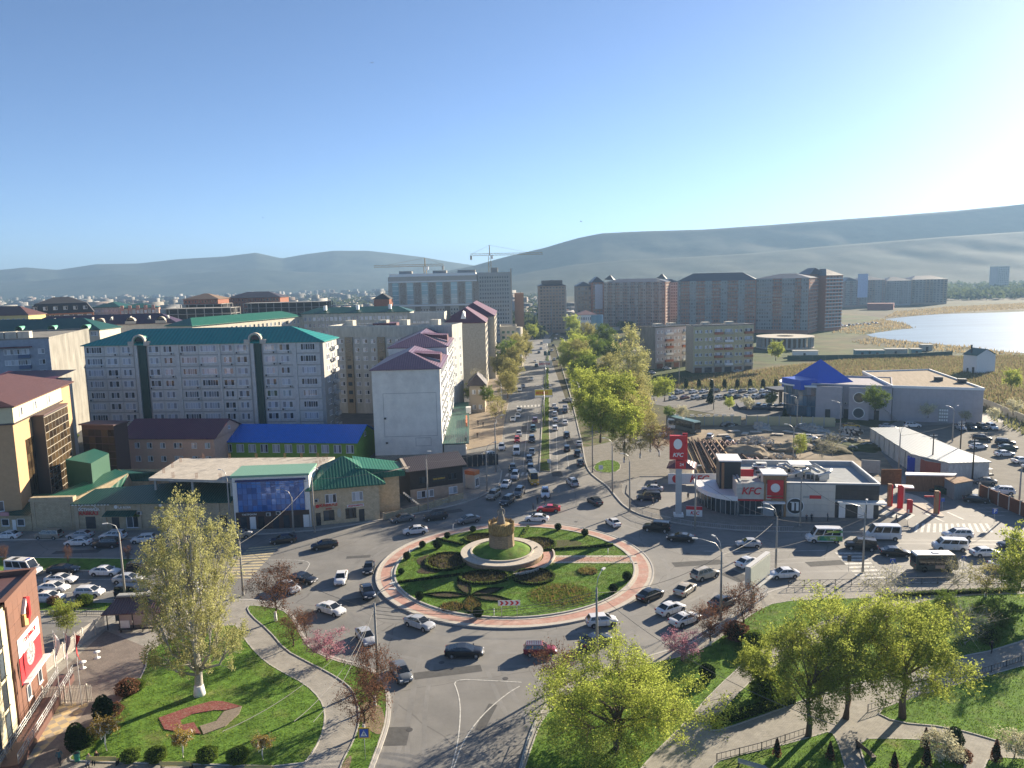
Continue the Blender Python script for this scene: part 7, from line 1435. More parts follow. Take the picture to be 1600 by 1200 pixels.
for i,(x,y,rx_,ry_,h,st_,lb,mt_)in enumerate([(1178,696,6,4,2.2,120,'heap of broken pale stone on the building site',sand),(1165,712,6,5,2.6,0,'smooth sand heap behind the black box tower of the restaurant',sand),(1195,700,5,3,1.2,60,'low brown rubble heap beside the stone heap',dirt),(1242,700,7,5,1.8,10,'sandy mound behind the yellow-green bush',sand),(1290,700,8,5,1.5,10,'earth mound left of the long shed',earth),(1322,693,7,4,1.4,60,'scrubby debris heap near the long shed',earth),(1220,722,6,4,1.3,30,'dark soil heap behind the rooftop units',dirt),(1140,664,4,2,.8,40,'low debris heap in front of the yellowish wall',dirt),(1190,668,5,2.5,.9,50,'broken slab pile by the gateway in the yellowish wall',concrete),(1270,671,7,3,.9,60,'long debris pile before the shed with pale roof',concrete),(1330,675,5,3,1.0,50,'debris pile at the far corner of the building site',dirt),(1345,700,5,6,1.1,12,'grassy bank along the long shed',meadow)]):
 heap('heap',lb,G(x,y),(rx_,ry_),h,mt_,st_,i+1)
for i in range(12):
 o=empty('concrete_slab',G(1130+i*17,672+rnd.uniform(0,10),.15),rnd.uniform(0,3),ORD[i]+' loose concrete slab from the left on the building site','slab','loose slabs on the building site'); m2=MB(); m2.box(-1.6,-.8,0,1.6,.8,.25); m2.build('slab',palek,o)
# ------------------------------------------------------------------ hotel row on the left
stone=brickmat('hotel_sandstone',(.46,.38,.26),(.40,.33,.22),(.30,.25,.17),1,.55,.25,grime=1); stone2=mat('sandstone_trim',(.42,.35,.25),.85,.1,1)
A=G(52,831,0); B=G(119,829,0)
o,w=bld('hotel_wing','taller blank sandstone wing left of the hotel entrance','building',A,B,1.2,W(56,778,A.y).z,stone); hw=W(56,778,A.y).z
for q in((.6,-.08,.5,.8,0,hw-.6),(w-.8,-.08,.5,w-.6,0,hw-.6),(.8,-.08,hw-.8,w-.8,0,hw-.6),(.8,-.08,.5,w-.8,0,.7),(0,-.1,0,w,0,.45)):m2=MB(); m2.box(*q); m2.build('trim',stone2,o)
A=G(120,830,0); B=G(367,827,0); hh=W(125,786,A.y).z
o,w=bld('hotel','long sandstone hotel front with green roof, dark doors and rooftop courtyard','hotel',A,B,5.0,hh,stone)
def uh(x):return(x-120)/247*w
for x in(120,163,218,285,340):m2=MB(); m2.box(uh(x),-.16,0,uh(x)+.7,0,hh-.3); m2.build('pilaster',stone2,o)
m2=MB(); m2.box(0,-.2,0,w,-.0,.5); m2.build('plinth',stone2,o)
m2=MB(); yf=9.5; m2.poly([(-.3,-.7,hh),(w,-.7,hh),(w,yf,hh+2.3),(-.3+1.5,yf*.55,hh+1.3)]); m2.poly([(-.3,-.7,hh-.15),(w,-.7,hh-.15),(w,-.7,hh),(-.3,-.7,hh)]); m2.build('roof',greenroofd,o)
m2=MB(); [m2.box(i*.62,-.75,hh-.3,i*.62+.3,-.6,hh-.12)for i in range(12)]; m2.build('eaves_trim',white,o)
for(xa,xb,z1_,g_)in((136,151,2.9,0),(177,188,2.7,0),(345,356,2.8,0)):m2=MB(); m2.box(uh(xa),-.06,0,uh(xb),0,z1_); m2.build('door',darkm,o); m2=MB(); m2.box(uh(xa)-.2,-.1,z1_,uh(xb)+.2,0,z1_+.3); m2.build('door_frame',stone2,o)
for xa in(202,250,270,292):link('shop_window',winmesh(2.6,2.2,2,glass=darkglass),o,(uh(xa)+1,-.02,.6))
m2=MB(); m2.poly([(uh(170),-1.8,3.4),(uh(218),-1.8,3.4),(uh(218),0,4.0),(uh(170),0,4.0)]); m2.poly([(uh(170),-1.8,3.3),(uh(218),-1.8,3.3),(uh(218),-1.8,3.4),(uh(170),-1.8,3.4)]); m2.build('awning',greenroofd,o)
text('lettering','ГОСТИНИЦА',.72,white,o,(uh(141),-.12,4.25),(math.pi/2,0,0),.02); text('lettering','КАВКАЗ',.95,redm,o,(uh(142),-.12,3.5),(math.pi/2,0,0),.02)
m2=MB()
for a,b in(((-1.6,4.6),(-.5,5.5)),((-.5,5.5),(.1,5.0)),((.1,5.0),(.7,5.4)),((.7,5.4),(1.7,4.6))):m2.bar((uh(141)+a[0],-.1,a[1]),(uh(141)+b[0],-.1,b[1]),.09)
m2.build('mountain_emblem',white,o)
text('lettering','LA ROSA',.6,white,o,(uh(199),-.12,4.6),(math.pi/2,0,0),.01); text('lettering','МАГАЗИН',.5,mat('sign_gold',(.5,.35,.08),.5),o,(uh(255),-.12,4.4),(math.pi/2,0,0),.02)
for x,z in((185,4.7),(255,5.0)):m2=MB(); m2.lathe([(.36,0),(.36,.08)],16,0); r1_=m2.build('round_sign',white,o,(uh(x),-.02,z)); r1_.rotation_euler=(math.pi/2,0,0)
m2=MB(); [m2.lathe([(.05,0),(.32,.2),(.28,.5),(.05,.62)],8,0,(uh(198)+k*.38,-.25))for k in range(8)]; gd=m2.build('climbing_garland',LM['green'],o); gd.location=(0,0,2.75)
acs(o,'F',[(uh(222),3.2),(uh(312),4)])
o,w=bld('kiosk','low stone kiosk with green roof and white windows at the left edge','shop',G(-30,831),G(51,831),8,3.7,stone); m2=MB(); m2.poly([(-.3,-1.0,3.5),(w,-1.0,3.5),(w,8,5.2),(-.3,8,5.2)]); m2.build('roof',greenroofd,o); m2=MB(); m2.box(w*.42,-1.1,3.5,w*.66,-1.0,4.2); m2.build('sign_board',mat('pink_sign',(.50,.25,.27),.6),o)
for u in(w*.5,w*.8):link('window',winmesh(1.5,1.4,1,glass=darkglass),o,(u,-.02,1.2))
m2=MB(); m2.box(w*.63,-.05,0,w*.70,0,2.4); m2.build('door',white,o)
def roofslab(name,label,pts,mt_,base_z=0,cat='building',wallm=stone):
 """pts: px, py, z - a pitched roof surface with walls beneath"""
 P=[G(x,y,z)for x,y,z in pts]; c=P[0]; o=empty(name,(c.x,c.y,0),0,label,cat); m2=MB(); m2.poly([(p.x-c.x,p.y-c.y,p.z)for p in P]); n=len(P)
 if m2.f and(P[1]-P[0]).cross(P[2]-P[1]).z<0:m2.f[0]=m2.f[0][::-1]
 m2.build('roof',mt_,o); m2=MB()
 for i in range(n):a,b=P[i],P[(i+1)%n]; m2.poly([(a.x-c.x,a.y-c.y,0),(b.x-c.x,b.y-c.y,0),(b.x-c.x,b.y-c.y,b.z-.02),(a.x-c.x,a.y-c.y,a.z-.02)])
 m2.build('wall',wallm,o); return o
roofslab('hotel_rear_wing','green roofed wing sloping up behind the blank sandstone wall',[(75,775,6.0),(118,776,6.0),(200,739,7.6),(180,733,7.8)],greenroof)
roofslab('hotel_rear_wing','second green roof slope facing the hotel courtyard',[(119,777,6.0),(133,768,6.2),(186,765,5.0),(205,751,5.4),(200,740,7.5)],greenroof)
roofslab('hotel_rear_wing','dark green roof strip at the back of the hotel courtyard',[(185,733,7.7),(262,733,7.7),(250,738,7.0),(232,752,5.6),(206,752,5.6),(200,740,7.4)],greenroofd)
o=roofslab('roof_hut','small bright green sheet-metal penthouse on the hotel roof',[(102,718,11.0),(147,701,11.0),(170,708,11.0),(142,724,11.0)],greenroof,wallm=mat('green_sheet_wall',(.012,.075,.042),.6))
o=empty('concrete_deck',(0,0,0),0,'bare flat concrete deck with rebar stubs above the green hotel roofs','roof deck'); Pz=9.3
q=[G(x,y,Pz)for x,y in[(232,747),(281,716),(430,715),(523,714),(505,726),(492,737),(366,751)]]; m2=MB(); m2.prism([(p.x,p.y)for p in q],Pz-.5,Pz,0,bottom=True); m2.build('slab',mat('bleached_concrete',(.46,.42,.36),.95,.16,.3,col2=(.30,.28,.25),fac2=(.55,.7)),o)
m2=MB(); [m2.box(p.x-.2,p.y-.2,0,p.x+.2,p.y+.2,Pz-.5)for p in[q[0]+Vector((.8,1,0)),q[1]+Vector((1,-1,0)),q[6]+Vector((-1,1,0)),q[2]+Vector((0,-1,0)),q[3]+Vector((-1,-1,0)),(q[0]+q[6])/2+Vector((0,.6,0))]]; m2.build('column',concrete,o)
m2=MB()
for p,r_ in zip(q,q[1:]+q[:1]):
 for t in(.2,.5,.8):c=p.lerp(r_,t); c=c.lerp(Vector((sum(a.x for a in q)/7,sum(a.y for a in q)/7,Pz)),.08); [m2.bar((c.x+dx,c.y,Pz),(c.x+dx,c.y,Pz+1.1),.05)for dx in(-.2,0,.2)]
m2.build('rebar_stubs',rust,o)
A=G(368,829); B=G(487,824); hg=W(368,746,A.y).z
o,w=bld('shopping_arcade','two-storey building with big blue mirrored glass wall and dark shop fronts','shop',A,B,7,hg,white)
bgm=[mat('blue_mirror_glass%s'%i,c,.1,.06,.8,spec=.8,metal=.15)for i,c in enumerate([(.03,.15,.48),(.045,.2,.58),(.02,.10,.34)])]
nx,nz=14,5; gx0,gx1,gz0,gz1=.9,w-1.0,3.6,hg-1.0
for i in range(nx):
 for j in range(nz):
  k=rnd.randrange(3); m2=MB(); pw=(gx1-gx0)/nx; ph=(gz1-gz0)/nz; tilt=.0
  m2.poly([(.03,0,.03),(pw-.03,0,.03),(pw-.03,0,ph-.03),(.03,0,ph-.03)]); me=_M.setdefault('_bg%d'%k,m2.mesh('glass_pane',bgm[k])); g_=link('glass_pane',me,o,(gx0+i*pw,-.12,gz0+j*ph)); g_.rotation_euler=(rnd.uniform(-.03,.03),0,rnd.uniform(-.03,.03))
m2=MB()
for i in range(nx+1):x=gx0+(gx1-gx0)*i/nx; m2.box(x-.04,-.16,gz0,x+.04,0,gz1)
for j in range(nz+1):z=gz0+(gz1-gz0)*j/nz; m2.box(gx0,-.15,z-.04,gx1,0,z+.04)
m2.build('glazing_frame',bgm[2],o); m2=MB(); m2.box(.6,-.22,gz1+.1,w-.6,0,gz1+.45); m2.build('blue_stripe',mat('navy_stripe',(.01,.015,.12),.5),o)
m2=MB(); m2.box(-.2,-.5,hg,w+.2,7.5,hg+.4); m2.build('roof',mat('pale_green_roof',(.16,.32,.24),.6),o)
m2=MB(); m2.box(.3,-.15,0,w-.3,0,3.5); m2.build('shop_front',mat('brown_fascia',(.06,.035,.03),.6),o)
for x,c_ in((.08,darkglass),(.2,white),(.31,darkglass),(.5,darkglass),(.64,darkglass),(.78,darkm),(.9,white)):m2=MB(); m2.box(w*x,-.2,.2,w*x+1.1,-.15,2.6); m2.build('shop_door',c_,o)
text('lettering','ГАСТРОНОМ',.42,white,o,(w*.2,-.2,3.05),(math.pi/2,0,0),.01); acs(o,'F',[(w*.45,2.7),(w*.58,2.9)])
buff=brickmat('buff_sandstone',(.58,.47,.31),(.53,.42,.27),(.42,.34,.23),1,.6,.28)
A=G(488,823); B=G(594,812); hc=W(488,764,A.y).z
o,w=bld('cafe','two-storey buff stone cafe with steep green tiled hip roof at the corner','cafe',A,B,13,hc,buff)
hip(o,w+.4,13,hc,4.4,.9,greenroof,inset=6.5)
m2=MB(); m2.box(w+.01,4.5,0,w+4.5,12.5,hc+.4); m2.build('side_wing',buff,o); m2=MB(); m2.poly([(w-4,3.0,hc+2.6),(w+5.6,3.0,hc+1.2),(w+5.6,13,hc+.8),(w-4,13,hc+2.8)]); m2.poly([(w-4,3.0,hc+2.6),(w-4,2.98,hc),(w+5.6,2.98,hc+.2),(w+5.6,3.0,hc+1.2)]); m2.build('wing_roof',greenroof,o)
m2=MB(); m2.poly([(w+1.5,2.6,hc+1.3),(w+6.6,2.6,hc+1.9),(w+6.6,3.4,hc+1.9),(w+1.5,3.6,hc+1.3)]); m2.box(w+5.7,3,hc+.9,w+6.3,12.6,hc+1.5); m2.build('bare_rafters',mat('grey_timber',(.40,.34,.28),.9),o)
for x in(.29,.68):link('window',winmesh(2.1,1.75,3),o,(w*x,-.02,hc-3.1))
for x,n_,ww in((.25,2,2.0),(.57,3,2.0)):link('window',winmesh(ww,1.9,n_,glass=darkglass,frame=darkm),o,(w*x,-.02,1.0))
m2=MB(); m2.box(w*.69,-.05,0,w*.77,0,2.5); m2.build('door',darkm,o); m2=MB(); m2.box(w*.06,-.05,.1,w*.13,0,2.6); m2.build('glass_door',darkglass,o)
text('lettering','КАВКАЗ',.85,redm,o,(w*.25,-.1,3.95),(math.pi/2,0,0),.015); text('lettering','кафе',.45,redm,o,(w*.25,-.1,3.25),(math.pi/2,0,0),.02)
m2=MB(); m2.box(w*.52,-.1,3.1,w*.77,-.0,3.6); m2.build('sign_board',white,o); text('lettering','МЕДИКАМЕНТЫ',.35,redm,o,(w*.645,-.14,3.35),(math.pi/2,0,0),.01); acs(o,'F',[(w*.08,hc-2.6)])
m2=MB(); m2.lathe([(.55,0),(.55,.06)],20,0); r1_=m2.build('oval_plaque',cream,o,(w*.4,-.02,2.2)); r1_.rotation_euler=(math.pi/2,0,0); r1_.scale=(.7,1.6,1)
m2=MB(); m2.lathe([(.35,0),(.35,.06)],20,0); r1_=m2.build('round_sign',redm,o,(w*.09,-.05,3.9)); r1_.rotation_euler=(math.pi/2,0,0)
wins(o,'R',[2.2],[hc-2.9],1.2,1.5,w); wallrun('yard_fence','low stone balustrade with lantern pillars before the cafe yard and pub',[(600,812),(655,799),(725,778)],1.2,stone,'fence',panel=3.6,post=stone2,gap=.25,z=KZ)
m2=MB()
for i in range(12):m2.box(w+5.2+i*.32,3.5,3.6-i*.3,w+5.6+i*.32,5.0,3.7-i*.3)
m2.build('stair',steel,o)
A=G(642,786); B=G(724,774); hp=W(668,735,A.y).z
o,w=bld('pub','dark timber-clad two-storey pub with brown roof and yellow sign','pub',A,B,9,hp,mat('dark_timber',(.035,.028,.026),.8,.2,1)); h2=hp
m2=MB(); m2.box(-.02,-.05,0,w,0,2.8); m2.box(w,0,0,w+.06,9,2.8); m2.build('brick_base',btan,o); gable(o,w,9,h2,1.9,.8,darkroof,_M['dark_timber'])
for x in(.25,.8):link('window',winmesh(1.8,1.4,3,glass=darkglass,frame=darkm),o,(w*x,-.03,3.9))
for x in(.2,.35,.8):link('window',winmesh(1.9,1.5,2),o,(w*x,-.07,.8))
m2=MB(); m2.box(w*.42,-.1,3.9,w*.66,-.0,5.0); m2.build('sign_board',darkm,o); text('lettering','ПАБ КАВКАЗ',.42,mat('sign_yellow',(.6,.42,.06),.5),o,(w*.54,-.14,4.45),(math.pi/2,0,0),.02)
for z in(3.4,4.6):m2=MB(); m2.box(w+.07,.8,z,w+.2,7,z+.8); m2.build('banner',white,o); text('lettering','КАФЕ ПАБ',.7,redm,o,(w+.24,4,z+.4),(math.pi/2,0,math.pi/2),.03)
wins(o,'R',[3,7.5],[.7],1.5,1.5,w+.07)
lime_w=mat('lime_green_render',(.22,.38,.07),.9,.08,.4)
A=W(347,692,193); B=W(556,689,188); h=(A.z+B.z)/2
o,w=bld('low_block','lime green two-storey building with bright blue roof','building',A,B,15,h,lime_w); gable(o,w,15,h,3.2,.6,blueroof,lime_w)
n_=11
for i in range(n_):link('window',winmesh(2.0,2.1,3),o,(w*(i+.5)/n_,-.02,h-2.75)); link('window',winmesh(2.0,2.1,3),o,(w*(i+.5)/n_,-.02,h-6.4))
place(winmesh(1.5,1.2,2),'window',o,'R',7,h+.2,w,0)
pinkr=mat('salmon_render',(.62,.41,.31),.9,.07,.4)
A=W(186,686,189); B=W(334,684,186); h=(A.z+B.z)/2
o,w=bld('low_block','salmon pink two-storey building with dark maroon roof','building',A,B,16,h,pinkr); gable(o,w,16,h,3.6,.5,roofmat('wine_roof',(.10,.02,.045),.5),pinkr)
for i,x in enumerate((.05,.19,.32,.46,.62,.79,.93)):
 for z in(h-2.5,h-5.9):link('window',winmesh(2.2 if i==4 else 1.35,1.4,3 if i==4 else 2),o,(w*x,-.02,z))
place(winmesh(1.0,.9,1),'window',o,'R',8,h+.9,w,0)
A=W(127,664,178); B=W(177,663,176); h=A.z
bglass=glassmat('bronze_glass',(.014,.010,.007),(.09,.062,.032),.5)
o,w=bld('glass_annex','bronze glass cube with dark brown roof beside the pink building','building',A,B,4.5,h,mat('brown_frame',(.07,.035,.03),.7))
for i in range(5):
 for j in range(6):
  m2=MB(); m2.box(.06,-.05,.06,w/5-.06,-.02,1.6); link('glass_pane',_M.setdefault('_bz',m2.mesh('glass_pane',bglass)),o,(i*w/5,0,h-2.6-j*1.75))
m2=MB(); m2.box(-.4,-.5,h,w+.4,4.9,h+.3); m2.build('roof',mat('brown_sheet_roof',(.085,.045,.045),.6),o)
ora=mat('apricot_render',(.46,.30,.17),.85,.07,.4); yel=mat('pale_yellow_render',(.55,.50,.34),.85,.06,.4)
P1=G(34.5,792,4.5); P2=W(120,720,178); P1.z=P2.z=0; ht=W(19,662,P1.y).z
o,w=bld('office_tower','tall apricot building with bronze glazed bay, yellow attic and red-brown roof','building',P1,P2,20,ht,ora)
m2=MB(); m2.box(-.35,-.35,ht+.01,w*.8,19,ht+3.4); m2.build('attic_storey',yel,o); m2=MB(); m2.box(w*.8,0,ht+.01,w,19,ht+2.6); m2.build('attic_wing',ora,o); m2=MB(); m2.box(-.5,-.5,ht-.15,w*.8+.1,0,ht+.15); m2.box(-.5,0,ht-.15,0,19,ht+.15); m2.build('cornice',darkroof,o)
hip(o,w,20,ht+3.4,3.4,.9,redtile,inset=7)
bxl,bxr=hit(P1,P2,52,700)[0],hit(P1,P2,92,690)[0]
for u in(w*.1,w*.32,w*.55):link('window',winmesh(1.5,1.7,2),o,(u,-.37,ht+.9))
bx0,bx1=bxl+.6,bxr+.4; m2=MB(); m2.box(bx0,-2.2,1.5,bx1,0,ht-.4); m2.build('bay_core',darkm,o); m2=MB(); m2.box(bx0-.2,-2.4,ht-.4,bx1+.2,0,ht-.1); m2.build('bay_roof',mat('brown_sheet_roof',(.085,.045,.045),.6),o)
nx,nz=7,11
for i in range(nx):
 for j in range(nz):
  pw=(bx1-bx0)/nx; ph=(ht-3)/nz; m2=MB(); m2.box(.05,-.06,.05,pw-.05,-.0,ph-.05); g_=link('glass_pane',_M.setdefault('_gz',m2.mesh('glass_pane',bglass)),o,(bx0+i*pw,-2.21,2.3+j*ph)); g_.rotation_euler=(rnd.uniform(-.02,.02),0,0)
m2=MB()
for j in range(nz+1):m2.box(bx0,-2.34,2.3+j*ph-.05,bx1,-2.25,2.3+j*ph+.05)
[m2.box(bx0+i*pw-.025,-2.33,2.3,bx0+i*pw+.025,-2.26,ht-.7)for i in range(nx+1)]; m2.build('glazing_bar',mat('pale_bronze_bar',(.42,.38,.31),.5),o)
for j in range(9):
 for i in range(3):link('glass_pane',_M['_gz'],o,(bx0-1.6*(3-i)*.9-.2,-.04,3+j*1.5))
for z in(ht-3.6,ht-7.2,ht-10.8):link('window',winmesh(2.6,2.3,3,nv=2),o,(w*.86,-.02,z)); link('window',winmesh(1.1,2.2,1,nv=2),o,(w*.76,-.02,z))
acs(o,'F',[(w*.1,3.5),(w*.1,4.3)]); place(winmesh(2,2,2),'window',o,'L',4,4,w,20); m2=MB(); m2.box(w,2,2,w+2.4,6,ht-5); m2.build('balcony_stack',white,o)
for z in(3.4,6.4):m2=MB(); m2.box(w+.4,1.95,z,w+2.2,2.0,z+1.8); m2.build('balcony_glazing',winglass,o)
o,w,h=blockW('garage_row','maroon-roofed lower building with glazed veranda at the left edge',(-40,604),(62,600),190,190,14,whitel,cat='building'); m2=MB(); m2.poly([(-1,-1.5,h),(w+1,-1.5,h),(w+1,15,h+2),(-1,15,h+2)]); m2.build('roof',maroonroof,o)
for i in range(11):link('window',winmesh(1.5,2.0,2),o,(w*(i+.5)/11,-.02,h-2.6))
# ------------------------------------------------------------------ emblem building, bottom left
brn=mat('brown_panel',(.16,.075,.05),.7,.06,.6,rand=.08); crm=mat('cream_panel',(.58,.52,.36),.8,.05,.5,rand=.04)
Pa=G(28,1142,0); Pb=G(71,1076,0); Pa.z=Pb.z=0; d=(Pb-Pa).normalized(); A0=Pa-d*14; ht=W(50,896,Pb.y).z
o,w=bld('bank_building','brown and cream clad building with a red and white emblem at the lower left corner','building',A0,Pb,16,ht,crm)
bw=(Pb-Pa).length; x0=w-bw
nx,nz=6,9; pw,ph=bw/nx,(ht-1.2)/nz
for i in range(nx):
 for j in range(nz):m2=MB(); m2.box(.012,-.3,.012,pw-.012,0,ph-.012); link('cladding_panel',_M.setdefault('_bp',m2.mesh('cladding_panel',brn)),o,(x0+i*pw,0,1.2+j*ph))
m2=MB(); m2.box(x0,-.32,0,w+.02,0,1.2); m2.build('plinth',brn,o); m2=MB(); m2.box(w,-.3,0,w+.1,16,ht); m2.build('end_wall',brn,o)
m2=MB(); ribbon(m2,[(x0-1,-.2),(w,-.2),(w,16),(x0-1,16)],.7,ht-.02,ht+.6); m2.build('parapet',brn,o); m2=MB(); m2.box(.2,.2,ht,w-.3,15.8,ht+.12); m2.build('roof',mat('brown_granite',(.12,.06,.05),.5,.1,2),o)
for i in range(5):
 for j in range(7):m2=MB(); m2.box(.01,-.1,.01,1.38,0,(ht-.6)/7-.01); link('cladding_panel',_M.setdefault('_cc',m2.mesh('cladding_panel',crm)),o,(x0-1.45-i*1.4*2,0,j*(ht-.6)/7))
for j in range(4):link('window',winmesh(1.3,2.6,1,glass=darkglass,frame=darkm),o,(x0-2.1,-.04,.6+j*3.2)); link('window',winmesh(1.3,2.6,1,glass=darkglass,frame=darkm),o,(x0-4.9,-.04,.6+j*3.2))
bxa,bxb=x0+bw*.17,x0+bw*.90; bz0,bz1=ht*.30,ht*.66
m2=MB(); m2.box(bxa,-.37,bz0,bxb,-.31,bz1-2.0); m2.build('banner',mat('banner_red',(.60,.02,.03),.6,.04,1),o); m2=MB(); m2.box(bxa,-.37,bz1-2.0,bxb,-.31,bz1); m2.build('banner_top',white,o)
text('lettering','ГОРДИМСЯ!',.62,redm,o,((bxa+bxb)/2+.2,-.39,bz1-.8),(math.pi/2,0,0),.02,0,.01)
m2=MB(); m2.poly([((bxa+bxb)/2+1.25*math.cos(t),-.385,bz0+2.2+1.3*math.sin(t))for t in[6.283*i/24 for i in range(24)]]); m2.build('banner_print',mat('banner_print',(.45,.42,.42),.7,.6,3,col2=(.12,.12,.13)),o)
ex,ez=x0+bw*.5,ht-2.6
for nm,pts_,m_ in(('emblem_red',[(.1,1.2),(1.0,.95),(1.0,-.6),(.1,-1.3),(.1,-.75),(.5,-.4),(.5,.5),(.1,.65)],redm),('emblem_white',[(.0,1.1),(0,.55),(-.5,.2),(-.5,-.1),(-1.0,.0)],white),('emblem_gold',[(-1.0,-.1),(-.5,-.2),(-.5,-.55),(0,-.75),(0,-1.3),(-1.0,-1.05)],mat('emblem_gold',(.55,.36,.14),.6))):
 m2=MB(); P_=[(ex+x*1.0,ez+z*1.25)for x,z in pts_]; b_=len(P_); m2.v=[(x,-.31,z)for x,z in P_]+[(x,-.62,z)for x,z in P_]; fr=tuple(range(b_,2*b_)); m2.f=[fr[::-1]]+[(i,(i+1)%b_,(i+1)%b_+b_,i+b_)for i in range(b_)]; m2.m=[0]*(b_+1); m2.sm=[False]*(b_+1); e_=m2.build(nm,m_,o)
 bm=bmesh.new(); bm.from_mesh(e_.data); bmesh.ops.recalc_face_normals(bm,faces=bm.faces[:]); bmesh.ops.triangulate(bm,faces=[f for f in bm.faces if len(f.verts)>4]); bm.to_mesh(e_.data); bm.free()
for x in(.35,.75):link('window',winmesh(1.1,1.6,1,glass=darkglass),o,(x0+bw*x,-.33,1.9));
m2=MB(); m2.box(x0+bw*.2,-.95,4.15,x0+bw*.98,-.3,4.35); m2.build('window_canopy',white,o)
rr_=empty('access_ramp',A0+d*6+Vector((d.y,-d.x,0))*2.0,math.atan2(d.y,d.x),'stainless railed ramp and brown steps along the emblem building','ramp'); L_=w-5
m2=MB(); m2.box(0,-.8,0,L_,.9,.9); m2.build('base',mat('brown_granite',(.12,.06,.05),.5,.1,2),rr_)
for y in(-.75,.8):
 for z in(1.3,1.6,1.95):m2=MB(); m2.tube([(0,y,z),(L_,y,z)],.035,5); m2.build('rail',steel,rr_)
 m2=MB(); [m2.tube([(x,y,.9),(x,y,1.95)],.035,5)for x in[i*1.4 for i in range(int(L_/1.4)+1)]]; m2.build('rail_posts',steel,rr_)
# ------------------------------------------------------------------ street furniture
concp=mat('concrete_pole',(.33,.31,.28),.9,.15,1.5)
def lamp(x,y,h,label,arms=((1.6,0),),mt_=concp,z=KZ,r0=.19,rz=0,name='lamp_post',group=None,cat='street lamp',cross=0):
 o=empty(name,G(x,y,z),R(rz),label,cat,group); m2=MB(); m2.tube([(0,0,0),(0,0,h)],[r0,r0*.6],8); m2.build('pole',mt_,o)
 m2=MB(); m2.tube([(0,0,0),(0,0,.5)],r0*1.15,8); m2.build('foot',concp,o)
 for L_,a in arms:
  ca,sa=math.cos(R(a)),math.sin(R(a)); m2=MB(); m2.tube([(0,0,h-.1),(.25*ca*L_,.25*sa*L_,h+1.1),(.8*ca*L_,.8*sa*L_,h+1.55),(L_*ca,L_*sa,h+1.6)],.045,5); ar=m2.build('arm',steel,o)
  m2=MB(); m2.box(-.1,-.14,-.07,.62,.14,.07); hd=m2.build('lamp_head',mat('lamp_head_grey',(.55,.55,.53),.4,.05,1),o,(L_*ca,L_*sa,h+1.6),R(a))
 for k in range(cross):m2=MB(); m2.bar((-.8,0,h-.5-k*.7),(.8,0,h-.5-k*.7),.09); m2.build('crossarm',steel,o); m2=MB(); [m2.lathe([(.05,h-.45-k*.7),(.05,h-.28-k*.7)],6,0,(q,0))for q in(-.7,-.3,.3,.7)]; m2.build('insulators',white,o)
 return o
for a in[(196,937,10.3,'leaning concrete lamp post amid the white cars on the left road',((1.4,200),)),(380,930,8.4,'concrete lamp post between poplar and bare tree',((1.8,-20),(1.2,170))),(591,1068,9.8,'leaning concrete lamp post rising from the red-brown tree',((2.2,40),(1.8,0))),(933,1038,9.6,'concrete lamp post in front of the lower right rim of the roundabout',((1.8,60),)),(1126,970,9.6,'tall two-armed lamp post beside the railing right of the roundabout',((1.6,110),(3.2,165))),(1212,895,9.0,'two-armed lamp post before the black part of the restaurant forecourt',((1.5,130),(2.6,190))),(1348,893,9.3,'two-armed lamp post at the right pedestrian crossing',((1.6,60),(3.4,170))),(1250,823,9.0,'plain concrete lamp post before the roundel of the restaurant',((.4,0),)),(1086,826,10.2,'plain concrete pole just right of the pylon',((.4,0),)),(984,798,10,'lamp post on the pavement left of the restaurant car park',((1.2,180),)),(957,772,10.5,'lamp post with curved arm at the pavement bend',((1.6,160),)),(926,738,11,'concrete post with a cluster of arms under the avenue trees',((1.8,150),(1.8,20))),(761,767,9,'lamp post at the pub corner',((2.0,30),)),(669,797,10.5,'concrete post before the stone balustrade',((.4,0),)),(492,832,10.5,'concrete post between blue glass front and cafe',((.6,0),)),(459,832,6.8,'grey curved lamp at the end of the yellow crossing',((2.0,190),)),(361,833,10.5,'concrete post in front of the hotel roof end',((1.2,160),)),(775,737,12,'tall lamp post on the avenue corner beside the forecourt',((1.8,30),)),(1592,790,7.5,'slim lamp post at the right edge by the rusty fence',((1.2,150),)),(1404,738,9,'two-headed lamp at the left side of the long shed',((1.4,160),(1.4,20))),(1312,693,10,'lamp post at the far side of the building site',((1.8,170),)),(1239,728,8.5,'two-headed lamp behind the restaurant bush',((1.6,160),(1.6,20))),(1245,668,8.0,'lamp post behind the yellowish wall',((1.4,170),)),(1115,640,9,'lamp post in the car park by the dark spruce',((1.4,170),)),(1061,603,10,'curved lamp at the reed edge above the car park',((1.4,170),)),(1488,690,8,'v-armed lamp before the grey hall wall',((1.4,150),(1.4,30)))]:lamp(*a)
for x,y,h in((1499,725,10.5),(1519,752,9.5),(1456,738,9.0)):lamp(x,y,h,{1499:'dark utility pole with crossarms by the long shed',1519:'dark utility pole right of the long shed end',1456:'twin utility pole before the red shed'}[x],(),mat('tarred_pole',(.07,.055,.045),.9),cross=2,name='utility_pole',cat='utility pole')
for i,(x,y)in enumerate([(851,665),(853,612),(855,578),(905,655),(912,640),(784,650),(826,548),(882,560)]):lamp(x,y,11,['slender median lamp post nearest the crossing','slender median lamp post next to the yellow billboard','slender median lamp post beyond the white billboard','slender lamp post at the right kerb by the dense trees','slender lamp post among the trees right of the avenue','slender lamp post on the left pavement by the forecourt','slender lamp post far up on the left pavement','slender lamp post far up on the right pavement'][i],((1.8,170),(1.8,10))if x<860 and x>845 else((1.8,170),),steel,group='slender lamp posts along the avenue',r0=.13)
lamp(862,520,26,'very tall thin mast at the head of the avenue',(),steel,r0=.35,name='mast',cat='mast')
